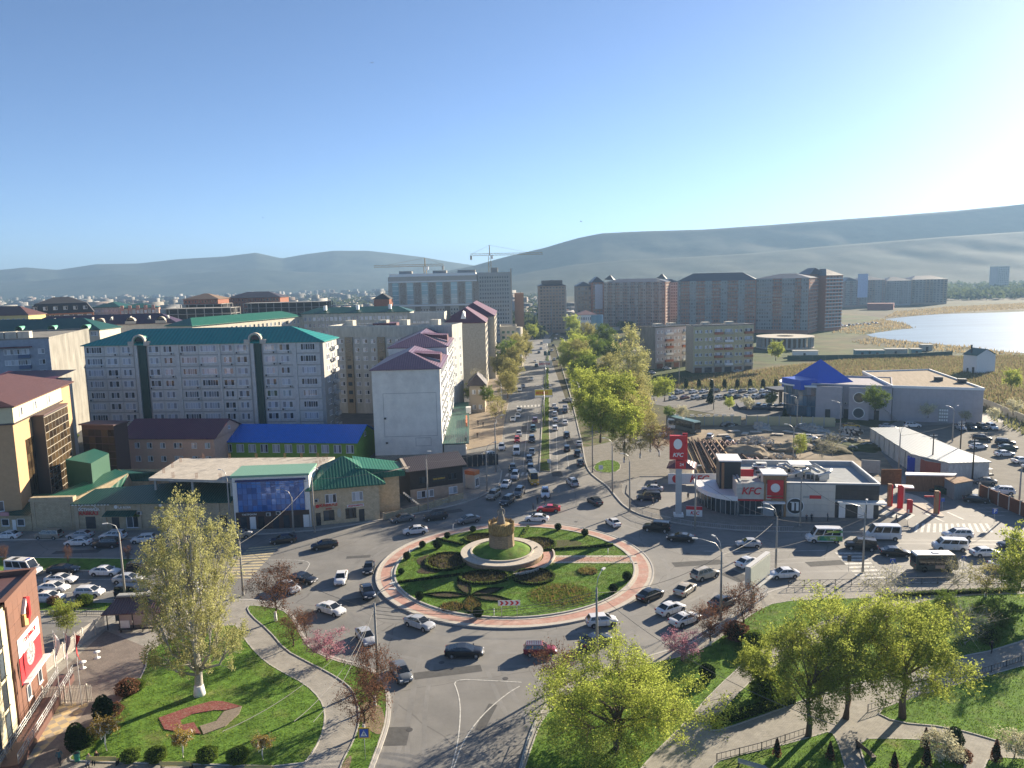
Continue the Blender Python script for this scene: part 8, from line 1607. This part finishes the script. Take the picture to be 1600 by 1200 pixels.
cab=mat('cable_grey',(.10,.10,.10),.6)
def cable(p,q,sag,label,zp=10,zq=10):
 a=G(*p); b=G(*q); a.z=zp; b.z=zq; o=empty('overhead_cable',a,0,label,'cable','overhead cables over the crossing'); pts=[a.lerp(b,i/14)-a-Vector((0,0,sag*4*(i/14)*(1-i/14)))for i in range(15)]
 m2=MB(); m2.tube(pts,.03,4,caps=False); m2.build('wire',cab,o)
for a in[((591,1068),(933,1038),1.4,'sagging cable between the two lower lamp posts',9.4,9.2),((591,1068),(933,1038),1.3,'second of the parallel cables between the two lower lamp posts',8.9,8.8),((591,1068),(933,1038),1.5,'third of the parallel cables between the two lower lamp posts',8.5,8.4),((591,1068),(933,1038),1.2,'lowest of the parallel cables between the two lower lamp posts',8.0,8.0),((591,1068),(360,1300),1.6,'third cable leaving the picture over the lawn',8.6,9.2),((1126,970),(1348,893),1.0,'long cable behind the white billboard',8.9,8.6),((933,1038),(1300,1300),1.6,'cable over the huge tree towards the park',9.0,9.5),((591,1068),(380,930),1.2,'cable from the red-brown tree post to the poplar post',9,8),((380,930),(492,832),1.0,'cable crossing the yellow crossing',8,10),((196,937),(380,930),.9,'cable passing in front of the poplar',9.6,8.2),((933,1038),(1126,970),1.2,'cable over the waiting cars right of the roundabout',9,9.2),((1126,970),(1212,895),.8,'cable between the two-armed lamp posts',9.2,8.6),((1212,895),(1348,893),.9,'cable along the right road',8.6,9),((1212,895),(1086,826),1.0,'cable from the restaurant forecourt to the pole by the pylon',8.6,10),((1250,823),(1348,893),.7,'cable across the right road to the restaurant',8.7,8.8),((669,797),(492,832),.8,'cable in front of the cafe',10.2,10.2),((669,797),(761,767),.6,'cable in front of the pub',10,9),((361,833),(492,832),.8,'cable in front of the blue glass',10,10),((591,1068),(500,1300),1.5,'cable leaving the picture at the bottom over the lawn',9.4,10),((591,1068),(470,1290),1.5,'second cable leaving the picture over the lawn',9.0,9.6),((1499,725),(1519,752),.3,'short cable between the dark utility poles',10,9),((1499,725),(1404,738),.4,'cable from dark pole to the two-headed lamp',10,8.6)]:cable(*a)
bl=mat('sign_blue',(.01,.07,.36),.5,.03,1); yl=mat('sign_yellow_field',(.62,.40,.05),.5,.03,1)
def sign(x,y,h,w_,hh,mt_,label,body=None,bm_=white,edge=None,rz=0,bs=.5,z=KZ):
 o=empty('road_sign',G(x,y,z),R(rz),label,'road sign'); m2=MB(); m2.tube([(0,0,0),(0,0,h)],.035,6); m2.build('post',steel,o)
 if edge:m2=MB(); m2.box(-w_/2-.14,-.05,h-hh-.14,w_/2+.14,-.02,h+.14); m2.build('backing',edge,o)
 m2=MB(); m2.box(-w_/2,-.09,h-hh,w_/2,-.055,h); m2.build('plate',mt_,o)
 if body=='tri':
  m2=MB(); m2.poly([(-w_*.38,-.1,h-hh*.85),(w_*.38,-.1,h-hh*.85),(0,-.1,h-hh*.12)]); m2.build('triangle',white,o)
  m2=MB()
  for a,b in(((0,-.6),(-.14,-.82)),((0,-.6),(.16,-.82)),((0,-.6),(.02,-.36)),((.02,-.45),(.14,-.55)),((.02,-.45),(-.12,-.58))):m2.bar((a[0]*w_,-.115,h+a[1]*hh),(b[0]*w_,-.115,h+b[1]*hh),.055,.02)
  m2.lathe([(.0,h-hh*.34),(.05,h-hh*.3),(.0,h-hh*.26)],6,0,(.02,-.115)); m2.build('walker_symbol',darkm,o)
 elif body:text('lettering',body,bs,bm_,o,(0,-.11,h-hh/2),(math.pi/2,0,0),.02)
 return o
sign(571,1188,3.3,.85,.85,bl,'blue pedestrian crossing sign on a yellow board before the red-brown tree','tri',edge=yl)
sign(1553,818,2.8,.95,.95,bl,'blue parking sign with letter P at the drive-in exit','P',bs=.9); sign(1472,797,2.4,.7,.7,bl,'small blue round-arrow sign on the second traffic island'); sign(1393,907,3.4,.8,.8,bl,'blue sign on a thin post left of the dark green minibus','tri'); sign(1504,900,3.2,.75,.75,bl,'blue sign on a thin post right of the dark green minibus','tri')
sign(1326,893,2.6,.6,1.0,darkm,'dark back of a traffic sign beside the right crossing lamp'); sign(909,728,3.2,.95,.95,white,'white-framed crossing sign at the right avenue kerb','tri',z=KZ); sign(939,748,3.2,1.0,1.0,white,'white-framed crossing sign near the grass triangle','tri'); sign(858,738,3.2,.8,.8,white,'crossing sign at the tip of the avenue median','tri'); sign(1418,824,3.3,.3,.5,steel,'bare thin sign post at the drive-through exit kerb')
P=G(796,965,RZ); o=empty('chevron_sign',P,0,'white board with four red arrows pointing right on the roundabout lawn','road sign'); m2=MB(); m2.tube([(-1.05,0,0),(-1.05,0,2.3)],.04,5); m2.tube([(1.05,0,0),(1.05,0,2.3)],.04,5); m2.build('posts',steel,o); m2=MB(); m2.box(-1.5,-.07,1.75,1.5,-.04,2.5); m2.build('board',white,o)
for i in range(4):x=-1.3+i*.7; m2=MB(); m2.poly([(x,-.09,1.82),(x+.28,-.09,1.82),(x+.56,-.09,2.12),(x+.28,-.09,2.43),(x,-.09,2.43),(x+.25,-.09,2.12)]); m2.build('red_arrow',redm,o)
def board(x,y,wpx,hpx,Yb,label,face,body=None,bc=None,rz=0,lower=None):
 base=G(x,y,0); Y=base.y; s=Y/FPX; wm,hm=wpx*s,hpx*s; zc=W(x,Yb,Y).z; o=empty('billboard',base,R(rz),label,'billboard'); m2=MB(); m2.tube([(0,0,0),(0,0,zc)],.2,8); m2.build('post',steel,o)
 m2=MB(); m2.box(-wm/2,-.25,zc-hm/2,wm/2,.25,zc+hm/2); m2.build('frame',concrete,o); m2=MB(); m2.box(-wm/2+.1,-.3,zc-hm/2+.1,wm/2-.1,-.25,zc+hm/2-.1); m2.build('poster',face,o)
 if lower:m2=MB(); m2.box(-wm/2+.1,-.33,zc-hm/2+.1,wm/2-.1,-.3,zc-hm*.24); m2.build('poster_foot',lower,o)
 if body:text('lettering',body,hm*.42,bc or darkm,o,(-wm*.1,-.36,zc+hm*.05),(math.pi/2,0,0),.02)
 return o
board(850,650,28,13,614.5,'yellow and white billboard hanging over the avenue median',mat('ad_yellow',(.55,.45,.04),.6),'ВЕНСО',redm,lower=white); board(853,600,21,10,569,'white billboard further up over the avenue median',white,'БИЛЕТЫ',redm); board(855,572,10,7,552,'small dark teal gantry sign up the avenue',mat('ad_teal',(.02,.10,.12),.6)); board(855,555,13,7,533,'farthest pale billboard at the head of the avenue',white)
Pb_=G(1176,950); o=empty('billboard',Pb_,R(-40+90-0),'large white blank billboard seen obliquely beside the waiting cars','billboard')
m2=MB(); m2.tube([(0,0,0),(0,0,4.2)],.28,10); m2.build('post',steel,o); m2=MB(); m2.box(-2.0,-.35,3.4,5.2,.35,6.6); m2.build('box',mat('billboard_grey',(.45,.45,.45),.6),o); m2=MB(); m2.box(-1.85,-.4,3.55,5.05,-.35,6.45); m2.build('sheet',mat('blank_sheet',(.68,.66,.55),.7,.06,.6),o); m2=MB(); m2.box(-1.9,-.9,3.1,5.1,-.4,3.25); m2.build('gangway',steel,o)
for i,(x,y,c_,lb)in enumerate([(95,1101,(.62,.60,.62),'leftmost flagpole with a limp white flag'),(112,1103,(.30,.22,.27),'middle flagpole with a limp dusky mauve flag'),(128,1103,(.55,.04,.04),'rightmost flagpole with a limp red flag')]):
 o=empty('flagpole',G(x,y,KZ),0,lb+' by the picket gate','flagpole','three flagpoles'); m2=MB(); m2.tube([(0,0,0),(0,0,8.7)],[.06,.03],6); m2.build('pole',white,o)
 fm=mat('flag_cloth_%s'%['white','mauve','red'][i],c_,.8,.1,3); m2=MB(); g=random.Random(i)
 n_=10; cols3=5; P_=[[(.05+.55*(j/4)**1.2*(.5+.5*math.sin(k*.5+i))+.02,.10*math.sin(j*1.6+k*.45+i),8.6-k*.30-j*.12)for j in range(cols3)]for k in range(n_)]
 for k in range(n_-1):
  for j in range(cols3-1):m2.poly([P_[k][j],P_[k][j+1],P_[k+1][j+1],P_[k+1][j]],0,True)
 m2.build('flag',fm,o)
pk=mat('weathered_white_pickets',(.52,.48,.42),.8,.15,3)
def picket(label,pts,h,z=KZ,sp=.16):
 P=[G(*p,z)for p in pts]; o=empty('picket_fence',P[0],0,label,'fence'); m2=MB(); m3=MB(); m4=MB()
 for a,b in zip(P[:-1],P[1:]):
  d=b-a; n=int(d.length/sp); u=d.normalized()
  for i in range(n):c=a+d*(i/n)-P[0]; m2.bar(c+Vector((0,0,.08)),c+Vector((0,0,h)),.075,.03,up=u.cross(Vector((0,0,1))))
  for zz in(.3,h-.3):m3.bar(a-P[0]+Vector((0,0,zz)),b-P[0]+Vector((0,0,zz)),.06,.06)
  for i in range(int(d.length/2.4)+1):c=a+u*min(d.length,i*2.4)-P[0]; m4.box(c.x-.07,c.y-.07,0,c.x+.07,c.y+.07,h+.15)
 tag(m2.build('pickets',pk,o),kind='stuff'); m3.build('rail',pk,o); m4.build('posts',pk,o); return o
picket('long weathered picket fence running from the flagpoles up to the bus shelter',[(67,1058),(100,1030),(130,1006),(165,982)],2.1); picket('short picket gate section under the flags',[(68,1100),(146,1096)],2.0)
def railing(label,pts,h,mt_,z=KZ,panel=2.4,cross=True,bars=0,name='railing'):
 P=[G(*p,z)for p in pts]; o=empty(name,P[0],0,label,'railing')
 for a,b in zip(P[:-1],P[1:]):
  d=b-a; L_=d.length; n=max(1,round(L_/panel)); pw=L_/n; m2=MB(); t=.05
  m2.bar((0,0,0),(0,0,h+.05),t*1.4); m2.bar((0,0,h),(pw,0,h),t); m2.bar((0,0,.15),(pw,0,.15),t)
  if cross:m2.bar((0,0,.15),(pw/2,0,h),t*.7); m2.bar((pw/2,0,h),(pw,0,.15),t*.7); m2.bar((0,0,h),(pw/2,0,.15),t*.7); m2.bar((pw/2,0,.15),(pw,0,h),t*.7)
  for k in range(bars):m2.bar((pw*(k+1)/(bars+1),0,.15),(pw*(k+1)/(bars+1),0,h),t*.55)
  me=m2.mesh('railing_panel',mt_); ang=math.atan2(d.y,d.x)
  for i in range(n):link('railing_panel',me,o,a+d*(i/n)-P[0],ang)
 return o
railing('grey criss-cross railing along the waiting cars right of the roundabout',[(1088,1012),(1130,982),(1165,955),(1200,930)],1.0,steel); railing('dark criss-cross railing along the right road',[(1232,917),(1330,915),(1440,913),(1640,908)],1.0,darkm,bars=0)
railing('light mesh railing along the restaurant pavement',[(984,795),(1004,806),(1032,814),(1080,823),(1150,830),(1240,832)],1.05,steel,cross=False,bars=7); railing('black park railing below the huge tree along the sloping path',[(1120,1190),(1190,1172),(1262,1148)],.8,darkm,cross=False,bars=4); railing('black park railing bordering the right-hand lawn',[(1356,1112),(1410,1094),(1500,1066),(1640,1020)],.8,darkm,cross=False,bars=4)
railing('dark bar railing behind the forsythia bush',[(52,962),(163,962)],1.1,darkm,cross=False,bars=9); railing('grey road railing at the bottom under the huge tree',[(812,1215),(824,1170),(836,1140)],1.0,steel); railing('low railing at the end of the hotel pavement',[(640,797),(700,787)],.9,steel,cross=False,bars=3)
P=G(168,985,KZ); o=empty('bus_shelter',P,R(3),'brown-roofed bus shelter with glass front beside the poplar','bus shelter'); brs=roofmat('brown_shelter_roof',(.13,.075,.07),.35)
wS=7.0; m2=MB(); m2.poly([(-.4,-.6,2.5),(wS+.4,-.6,2.5),(wS+.2,2.6,3.7),(.6,2.6,3.7)]); m2.poly([(-.4,-.6,2.42),(-.4,-.6,2.5),(.6,2.6,3.7),(.6,2.6,3.6)]); m2.box(-.4,-.62,2.35,wS+.4,-.55,2.5); m2.build('roof',brs,o)
m2=MB(); m2.box(.5,2.2,3.68,wS,3.2,3.9); m2.build('ridge_cap',concrete,o); m2=MB(); [m2.box(x,y,0,x+.1,y+.1,2.45+(0 if y<1 else.9))for x in(0,1.6,3.4,5.2,wS-.1)for y in(0,2.4)]; m2.build('posts',darkm,o)
for i,(a,b)in enumerate(((1.7,3.4),(3.5,5.2),(5.3,6.9))):m2=MB(); m2.box(a,.02,.6,b-.08,.05,2.3); m2.build('glass_panel',mat('milky_glass',(.42,.34,.31),.2),o)
m2=MB(); m2.box(0,2.4,.2,wS,2.46,3.2); m2.build('rear_wall',darkglass,o); m2=MB(); m2.box(1.9,-1.0,.4,6.6,-.6,.5); [m2.box(x,-.95,0,x+.1,-.65,.4)for x in(2.1,3.6,5.0,6.3)]; m2.build('bench',darkm,o); m2=MB(); m2.box(1.8,-.1,.15,3.0,.0,1.3); m2.build('notice_board',white,o)
yw=mat('yellow_bench_slats',(.48,.40,.16),.7,.12,3); bw_=mat('dark_bench_slats',(.10,.065,.05),.7,.15,3)
def bench(x,y,rz,L_,mt_,label,group=None):
 o=empty('bench',G(x,y,KZ),R(rz),label,'bench',group)
 for i in range(6):m2=MB(); m2.box(-L_/2,-.5+i*.085,.43,L_/2,-.43+i*.085,.47); m2.build('seat_slat',mt_,o)
 for i in range(5):m2=MB(); m2.box(-L_/2,.05+i*.02,.55+i*.1,L_/2,.08+i*.02,.63+i*.1); m2.build('back_slat',mt_,o)
 for x_ in(-L_/2+.1,L_/2-.1):m2=MB(); m2.box(x_-.04,-.48,0,x_+.04,.1,.42); m2.box(x_-.03,.0,.42,x_+.03,.05,1.05); m2.build('leg',darkm,o)
 return o
bench(160,1196,178,3.0,yw,'yellow slatted bench with two people at the lower left lawn edge'); bench(275,1204,178,3.0,yw,'empty yellow bench cut by the bottom edge'); bench(405,1210,178,2.6,yw,'third yellow bench at the bottom near the winding path')
bench(1350,1180,104,2.2,bw_,'brown slatted bench on the paved park walk'); bench(1175,1205,150,2.6,concrete,'pale bench beside the rust-brown cone conifer');
o=bench(836,868,60,2.0,darkm,'small bench on the curved ramp of the monument'); o.location.z=.42
person(G(140,1196,KZ),10,(.4,.4,.4),'person in pale grey sitting on the left end of the yellow bench','sit',z=KZ); person(G(152,1192,KZ),350,blk,'person in black sitting on the yellow bench beside a pale one','sit',z=KZ)
o=empty('litter_bin',G(121,1190,KZ),0,'green round litter bin beside the dark conifer','litter bin'); m2=MB(); m2.lathe([(.24,.1),(.3,.95),(.26,.95)],12,0); m2.build('bin',mat('bin_green',(.02,.20,.12),.5),o); m2=MB(); m2.lathe([(.27,.95),(.1,1.02)],12,0); m2.build('lid',darkm,o)
for x,y,lb in((152,1028,'round white standing table higher up the paved yard'),(130,1044,'round table with scattered things nearer the flagpoles')):o=empty('table',G(x,y,KZ),0,lb,'table'); m2=MB(); m2.lathe([(.02,.78),(.42,.78),(.42,.82),(.02,.83)],18,0); m2.build('table_top',white,o); m2=MB(); m2.lathe([(.4,0),(.35,.06),(.05,.1),(.05,.78)],10,0); m2.build('stem',white,o)
sheet('paved_yard',px([(66,1076),(165,985),(230,1012),(224,1056),(188,1092),(148,1140),(104,1184),(80,1215),(-40,1215),(-40,1178)],KZ),KZ+.006,pavemat('yard_pavers',(.20,.17,.15),(.25,.21,.18),(.12,.11,.10),2.2,rot=.7))
sheet('checkered_paving',px([(85,1098),(140,1098),(126,1120),(90,1150),(60,1180),(40,1205),(-30,1215),(-30,1195),(30,1168)],KZ),KZ+.012,pavemat('yellow_checkers',(.55,.43,.24),(.36,.31,.25),0,1.15,check=True,rot=.75))
sheet('service_yard',px([(56,972),(160,972),(160,985),(128,1005),(70,1052),(66,1075),(60,1060)],KZ),KZ+.006,asph)
pr_=mat('red_gravel',(.22,.07,.065),.95,.35,5,bump=.8,col2=(.30,.18,.15),fac2=(.45,.7)); pg_=mat('grey_gravel',(.24,.20,.16),.95,.35,5,bump=.8)
zl=KZ+.07
slab('gravel_bed',px([(248,1122),(290,1107),(330,1096),(348,1096),(378,1104),(352,1110),(335,1110),(300,1116),(282,1125),(284,1133),(303,1129),(314,1147),(276,1143),(257,1140)],zl),zl-.05,zl+.06,pr_)
slab('gravel_bed',px([(378,1104),(374,1115),(352,1135),(318,1148),(312,1135),(338,1127),(350,1112)],zl),zl-.05,zl+.06,pg_)
for i,(x,y)in enumerate([(612,838+60),(640,856+10),(772,962),(950,866),(985,880),(708,828)]):o=empty('marker_post',G(x,y,RZ),0,'pale lighting bollard '+['at the left rim of','near the upper left ball bushes of','at the front rim of','near the rear right edge of','next to the path end on','at the rear left of'][i]+' the roundabout lawn','bollard','pale bollards on the roundabout lawn'); m2=MB(); m2.tube([(0,0,0),(0,0,.9)],.06,6); m2.build('post',white,o); m2=MB(); m2.tube([(0,0,.9),(0,0,1.0)],.09,6); m2.build('cap',steel,o)
mp_=np.array(med); tufts('median_plants',inarea([[(p[0],p[1])for p in med if p[1]>215]]),9000,.9,LM['green'],60,.4,KZ)
tufts('grass',inarea([med]),5000,.2,grassm,61,.12,KZ)
for i,(x,y,Y_)in enumerate(((581,98,160),(908,346,220),(411,340,300))):
 p=W(x,y,Y_); o=empty('bird',p,i,['small bird high in the sky left of the middle','bird gliding just above the plateau','tiny bird over the left hills'][i],'bird'); m2=MB(); m2.poly([(0,-.1,0),(.75,0,.22),(0,.14,0)]); m2.poly([(0,-.1,0),(0,.14,0),(-.75,0,.22)]); m2.build('wings',darkm,o); m2=MB(); m2.tube([(0,-.35,0),(0,0,.02),(0,.3,0)],[.02,.09,.03],5); m2.build('body',darkm,o)
# ------------------------------------------------------------------ far town, woods, mountains, haze
g=np.random.RandomState(11)
def boxes_np(name,cx,cy,sx,sy,h,ang,mats,z=0):
 n=len(cx); c,s=np.cos(ang),np.sin(ang); v=np.zeros((n,8,3)); k=0
 for zz in(0,1):
  for ax_,ay in((-1,-1),(1,-1),(1,1),(-1,1)):
   x=ax_*sx/2; y=ay*sy/2; v[:,k,0]=cx+c*x-s*y; v[:,k,1]=cy+s*x+c*y; v[:,k,2]=z+zz*h; k+=1
 F=np.array([(4,5,6,7),(0,1,5,4),(1,2,6,5),(2,3,7,6),(3,0,4,7)]); f=(F[None]+(np.arange(n)*8)[:,None,None]).reshape(-1,4)
 me=D.meshes.new(name); me.vertices.add(8*n); me.vertices.foreach_set('co',v.reshape(-1).astype(np.float32)); m_=len(f); me.loops.add(4*m_); me.loops.foreach_set('vertex_index',f.reshape(-1).astype(np.int32)); me.polygons.add(m_); me.polygons.foreach_set('loop_start',np.arange(0,4*m_,4,dtype=np.int32)); me.polygons.foreach_set('loop_total',np.full(m_,4,dtype=np.int32))
 for q in mats:me.materials.append(q)
 mi=np.tile([0,1,1,1,1],n).astype(np.int32); me.polygons.foreach_set('material_index',mi); me.update(calc_edges=True); return tag(link(name,me),kind='stuff')
def ramp_mat(name,cols):
 mt=mat(name,(.4,.4,.4),.8,.1,.05); nt=mt.node_tree; N=nt.nodes; hs=[n for n in N if n.type=='HUE_SAT'][0]; ge=N.new('ShaderNodeNewGeometry'); rr=N.new('ShaderNodeValToRGB'); rr.color_ramp.interpolation='CONSTANT'
 e=rr.color_ramp.elements
 while len(e)<len(cols):e.new(.5)
 for i,c in enumerate(cols):e[i].position=i/len(cols); e[i].color=(*c,1)
 nt.links.new(ge.outputs['Random Per Island'],rr.inputs[0]); [nt.links.remove(l)for l in list(hs.inputs['Color'].links)]; nt.links.new(rr.outputs[0],hs.inputs['Color']); return mt
roofs=ramp_mat('mixed_roofs',[(.20,.10,.07),(.30,.29,.28),(.13,.08,.07),(.34,.34,.33),(.08,.12,.11),(.20,.19,.18),(.07,.07,.08)])
walls=ramp_mat('mixed_walls',[(.17,.16,.14),(.27,.26,.24),(.13,.09,.07),(.20,.18,.15),(.12,.12,.12)])
n=8000; Y=700*(5.2**g.uniform(0,1,n)); X=(g.uniform(-.80,.06,n))*Y; keep=~((X>-60)&(Y<900))&~((Y<700)&(X>-200))
X,Y=X[keep],Y[keep]; n=len(X); boxes_np('distant_town',X,Y,g.uniform(7,15,n),g.uniform(6,11,n),g.uniform(3,7,n),g.uniform(0,3.14,n),[roofs,walls])
n=500; Y=900*(4**g.uniform(0,1,n)); X=g.uniform(-.78,.02,n)*Y; boxes_np('distant_town_blocks',X,Y,g.uniform(14,40,n),g.uniform(10,14,n),g.uniform(9,20,n),g.uniform(0,3.14,n),[roofs,walls])
n=2200; Y=1180*(1.7**g.uniform(0,1,n)); X=g.uniform(.30,.80,n)*Y; boxes_np('distant_town',X,Y,g.uniform(8,18,n),g.uniform(7,14,n),g.uniform(3,8,n),g.uniform(0,3.14,n),[roofs,walls])
n=700; X=g.uniform(-430,-60,n); Y=g.uniform(380,760,n); boxes_np('old_quarter',X,Y,g.uniform(8,18,n),g.uniform(7,13,n),g.uniform(4,9,n),g.uniform(0,3.14,n),[roofs,walls])
n=500; X=g.uniform(40,330,n); Y=g.uniform(760,1150,n); boxes_np('old_quarter',X,Y,g.uniform(8,18,n),g.uniform(7,13,n),g.uniform(4,9,n),g.uniform(0,3.14,n),[roofs,walls])
def wood(name,X,Y,s,seed,lm,per=16):
 g2=np.random.RandomState(seed); cen=np.stack([np.repeat(X,per),np.repeat(Y,per),np.zeros(len(X)*per)],1); S=np.repeat(s,per)[:,None]
 o_=g2.normal(size=cen.shape); o_/=np.linalg.norm(o_,axis=1)[:,None]; o_*=g2.uniform(.5,1,(len(cen),1)); cen+=o_*S*np.array([[.5,.5,.45]]); cen[:,2]+=.5*S[:,0]
 me=leafmesh(name,cen,float(np.mean(s))*.42,lm,.9); return tag(link(name,me),kind='stuff')
LM['far']=leafmat('far_leaves',(.055,.075,.03),(.11,.13,.055),.3)
n=8000; Y=560*(6.2**g.uniform(0,1,n)); X=g.uniform(-.80,.04,n)*Y; wood('distant_trees',X,Y,g.uniform(6,12,n),1,LM['far'],9)
n=2600; Y=g.uniform(1400,2700,n); X=g.uniform(.30,.85,n)*Y; Y=Y*.8; X=X*.8; wood('distant_trees',X,Y,g.uniform(9,17,n),2,LM['far'],9)
n=260; X=g.uniform(-300,-20,n); Y=g.uniform(215,600,n); k=(X<-60)|(Y>330);
wood('courtyard_trees',X[k],Y[k],g.uniform(5,9,k.sum()),3,LM['elm'],60)
def ridge(name,line,Ydist,foot,mt,seed,power=1.3,rough=1.0,back=1.5,spur=.22):
 """line: sighted crest px; the slope rises from the plain at forward distance `foot` to the crest at Ydist"""
 pts=[W(x,y,Ydist)for x,y in line]; xs=np.array([p.x for p in pts])/Ydist; zs=np.array([p.z for p in pts]); nu,nv=300,90
 u=np.linspace(xs[0],xs[-1],nu); crest=np.interp(u,xs,zs); v=np.linspace(0,1,nv); V=[]
 for j in range(nv):
  t=v[j]; yy=foot+(Ydist*back-foot)*t; tc=(Ydist-foot)/(Ydist*back-foot)
  for i in range(nu):
   a=min(1,t/tc); pr=a**power if t<=tc else max(.0,1-(t-tc)/(1-tc))**.8
   nse=_nz.fractal(Vector((u[i]*yy/420+seed,yy/420,seed)),.9,2.1,6); sp=1-abs(_nz.noise(Vector((u[i]*yy/230+seed,yy/330+seed,0))))*2
   z=crest[i]*pr*(1+spur*(nse*.6-.4*sp)*math.sin(math.pi*min(1,a))); V.append((u[i]*yy,yy,z-2))
 F=[(j*nu+i,j*nu+i+1,(j+1)*nu+i+1,(j+1)*nu+i)for j in range(nv-1)for i in range(nu-1)]
 me=D.meshes.new(name); me.from_pydata(V,[],F); me.materials.append(mt); me.polygons.foreach_set('use_smooth',[True]*len(F)); me.update(); return tag(link(name,me),kind='structure')
hill=mat('hillside',(.035,.046,.027),.95,.35,.004,bump=0,col2=(.06,.064,.04),fac2=(.42,.62)); hill2=mat('wooded_hillside',(.028,.038,.022),.95,.35,.005,col2=(.055,.058,.035),fac2=(.48,.66))
ridge('mountains',[(-900,436),(-500,428),(-200,424),(0,421),(40,417),(90,421),(150,412),(215,411),(280,404),(350,400),(400,394),(440,403),(480,396),(520,391),(575,391),(620,396),(660,401),(700,408),(740,414),(800,420),(900,424)],4600,3500,hill,3.1)
ridge('mountains',[(-400,447),(-100,444),(0,441),(60,438),(120,432),(180,428),(250,431),(330,424),(400,420),(470,424),(560,428),(640,430),(700,436),(760,438)],4000,3300,hill2,9.4,1.1)
ridge('mountains',[(690,424),(740,414),(790,400),(850,386),(880,377),(905,370),(940,363),(1000,360),(1100,357),(1200,350),(1290,343),(1400,335),(1500,327),(1600,317),(1750,305),(2000,300),(2400,320)],3000,2150,hill2,5.7,1.5,spur=.16)
ridge('mountains',[(780,436),(830,424),(900,412),(980,405),(1080,400),(1180,394),(1280,384),(1380,376),(1480,368),(1600,360),(1800,350),(2300,350)],2500,1850,hill,7.9,1.2,spur=.2)
hz=MB(); hz.box(-9800,-600,-3,9800,9600,352); ho=hz.build('haze',[])if False else None
me=hz.mesh('haze',[D.materials.new('haze_air')]); hm=me.materials[0]; hm.use_nodes=True; nt=hm.node_tree
for nd in list(nt.nodes):nt.nodes.remove(nd)
pv=nt.nodes.new('ShaderNodeVolumePrincipled'); pv.inputs['Color'].default_value=(.27,.43,.64,1); pv.inputs['Density'].default_value=HAZE_D; pv.inputs['Anisotropy'].default_value=.2
ou=nt.nodes.new('ShaderNodeOutputMaterial'); nt.links.new(pv.outputs[0],ou.inputs['Volume'])
ho=link('haze',me); tag(ho,kind='stuff')
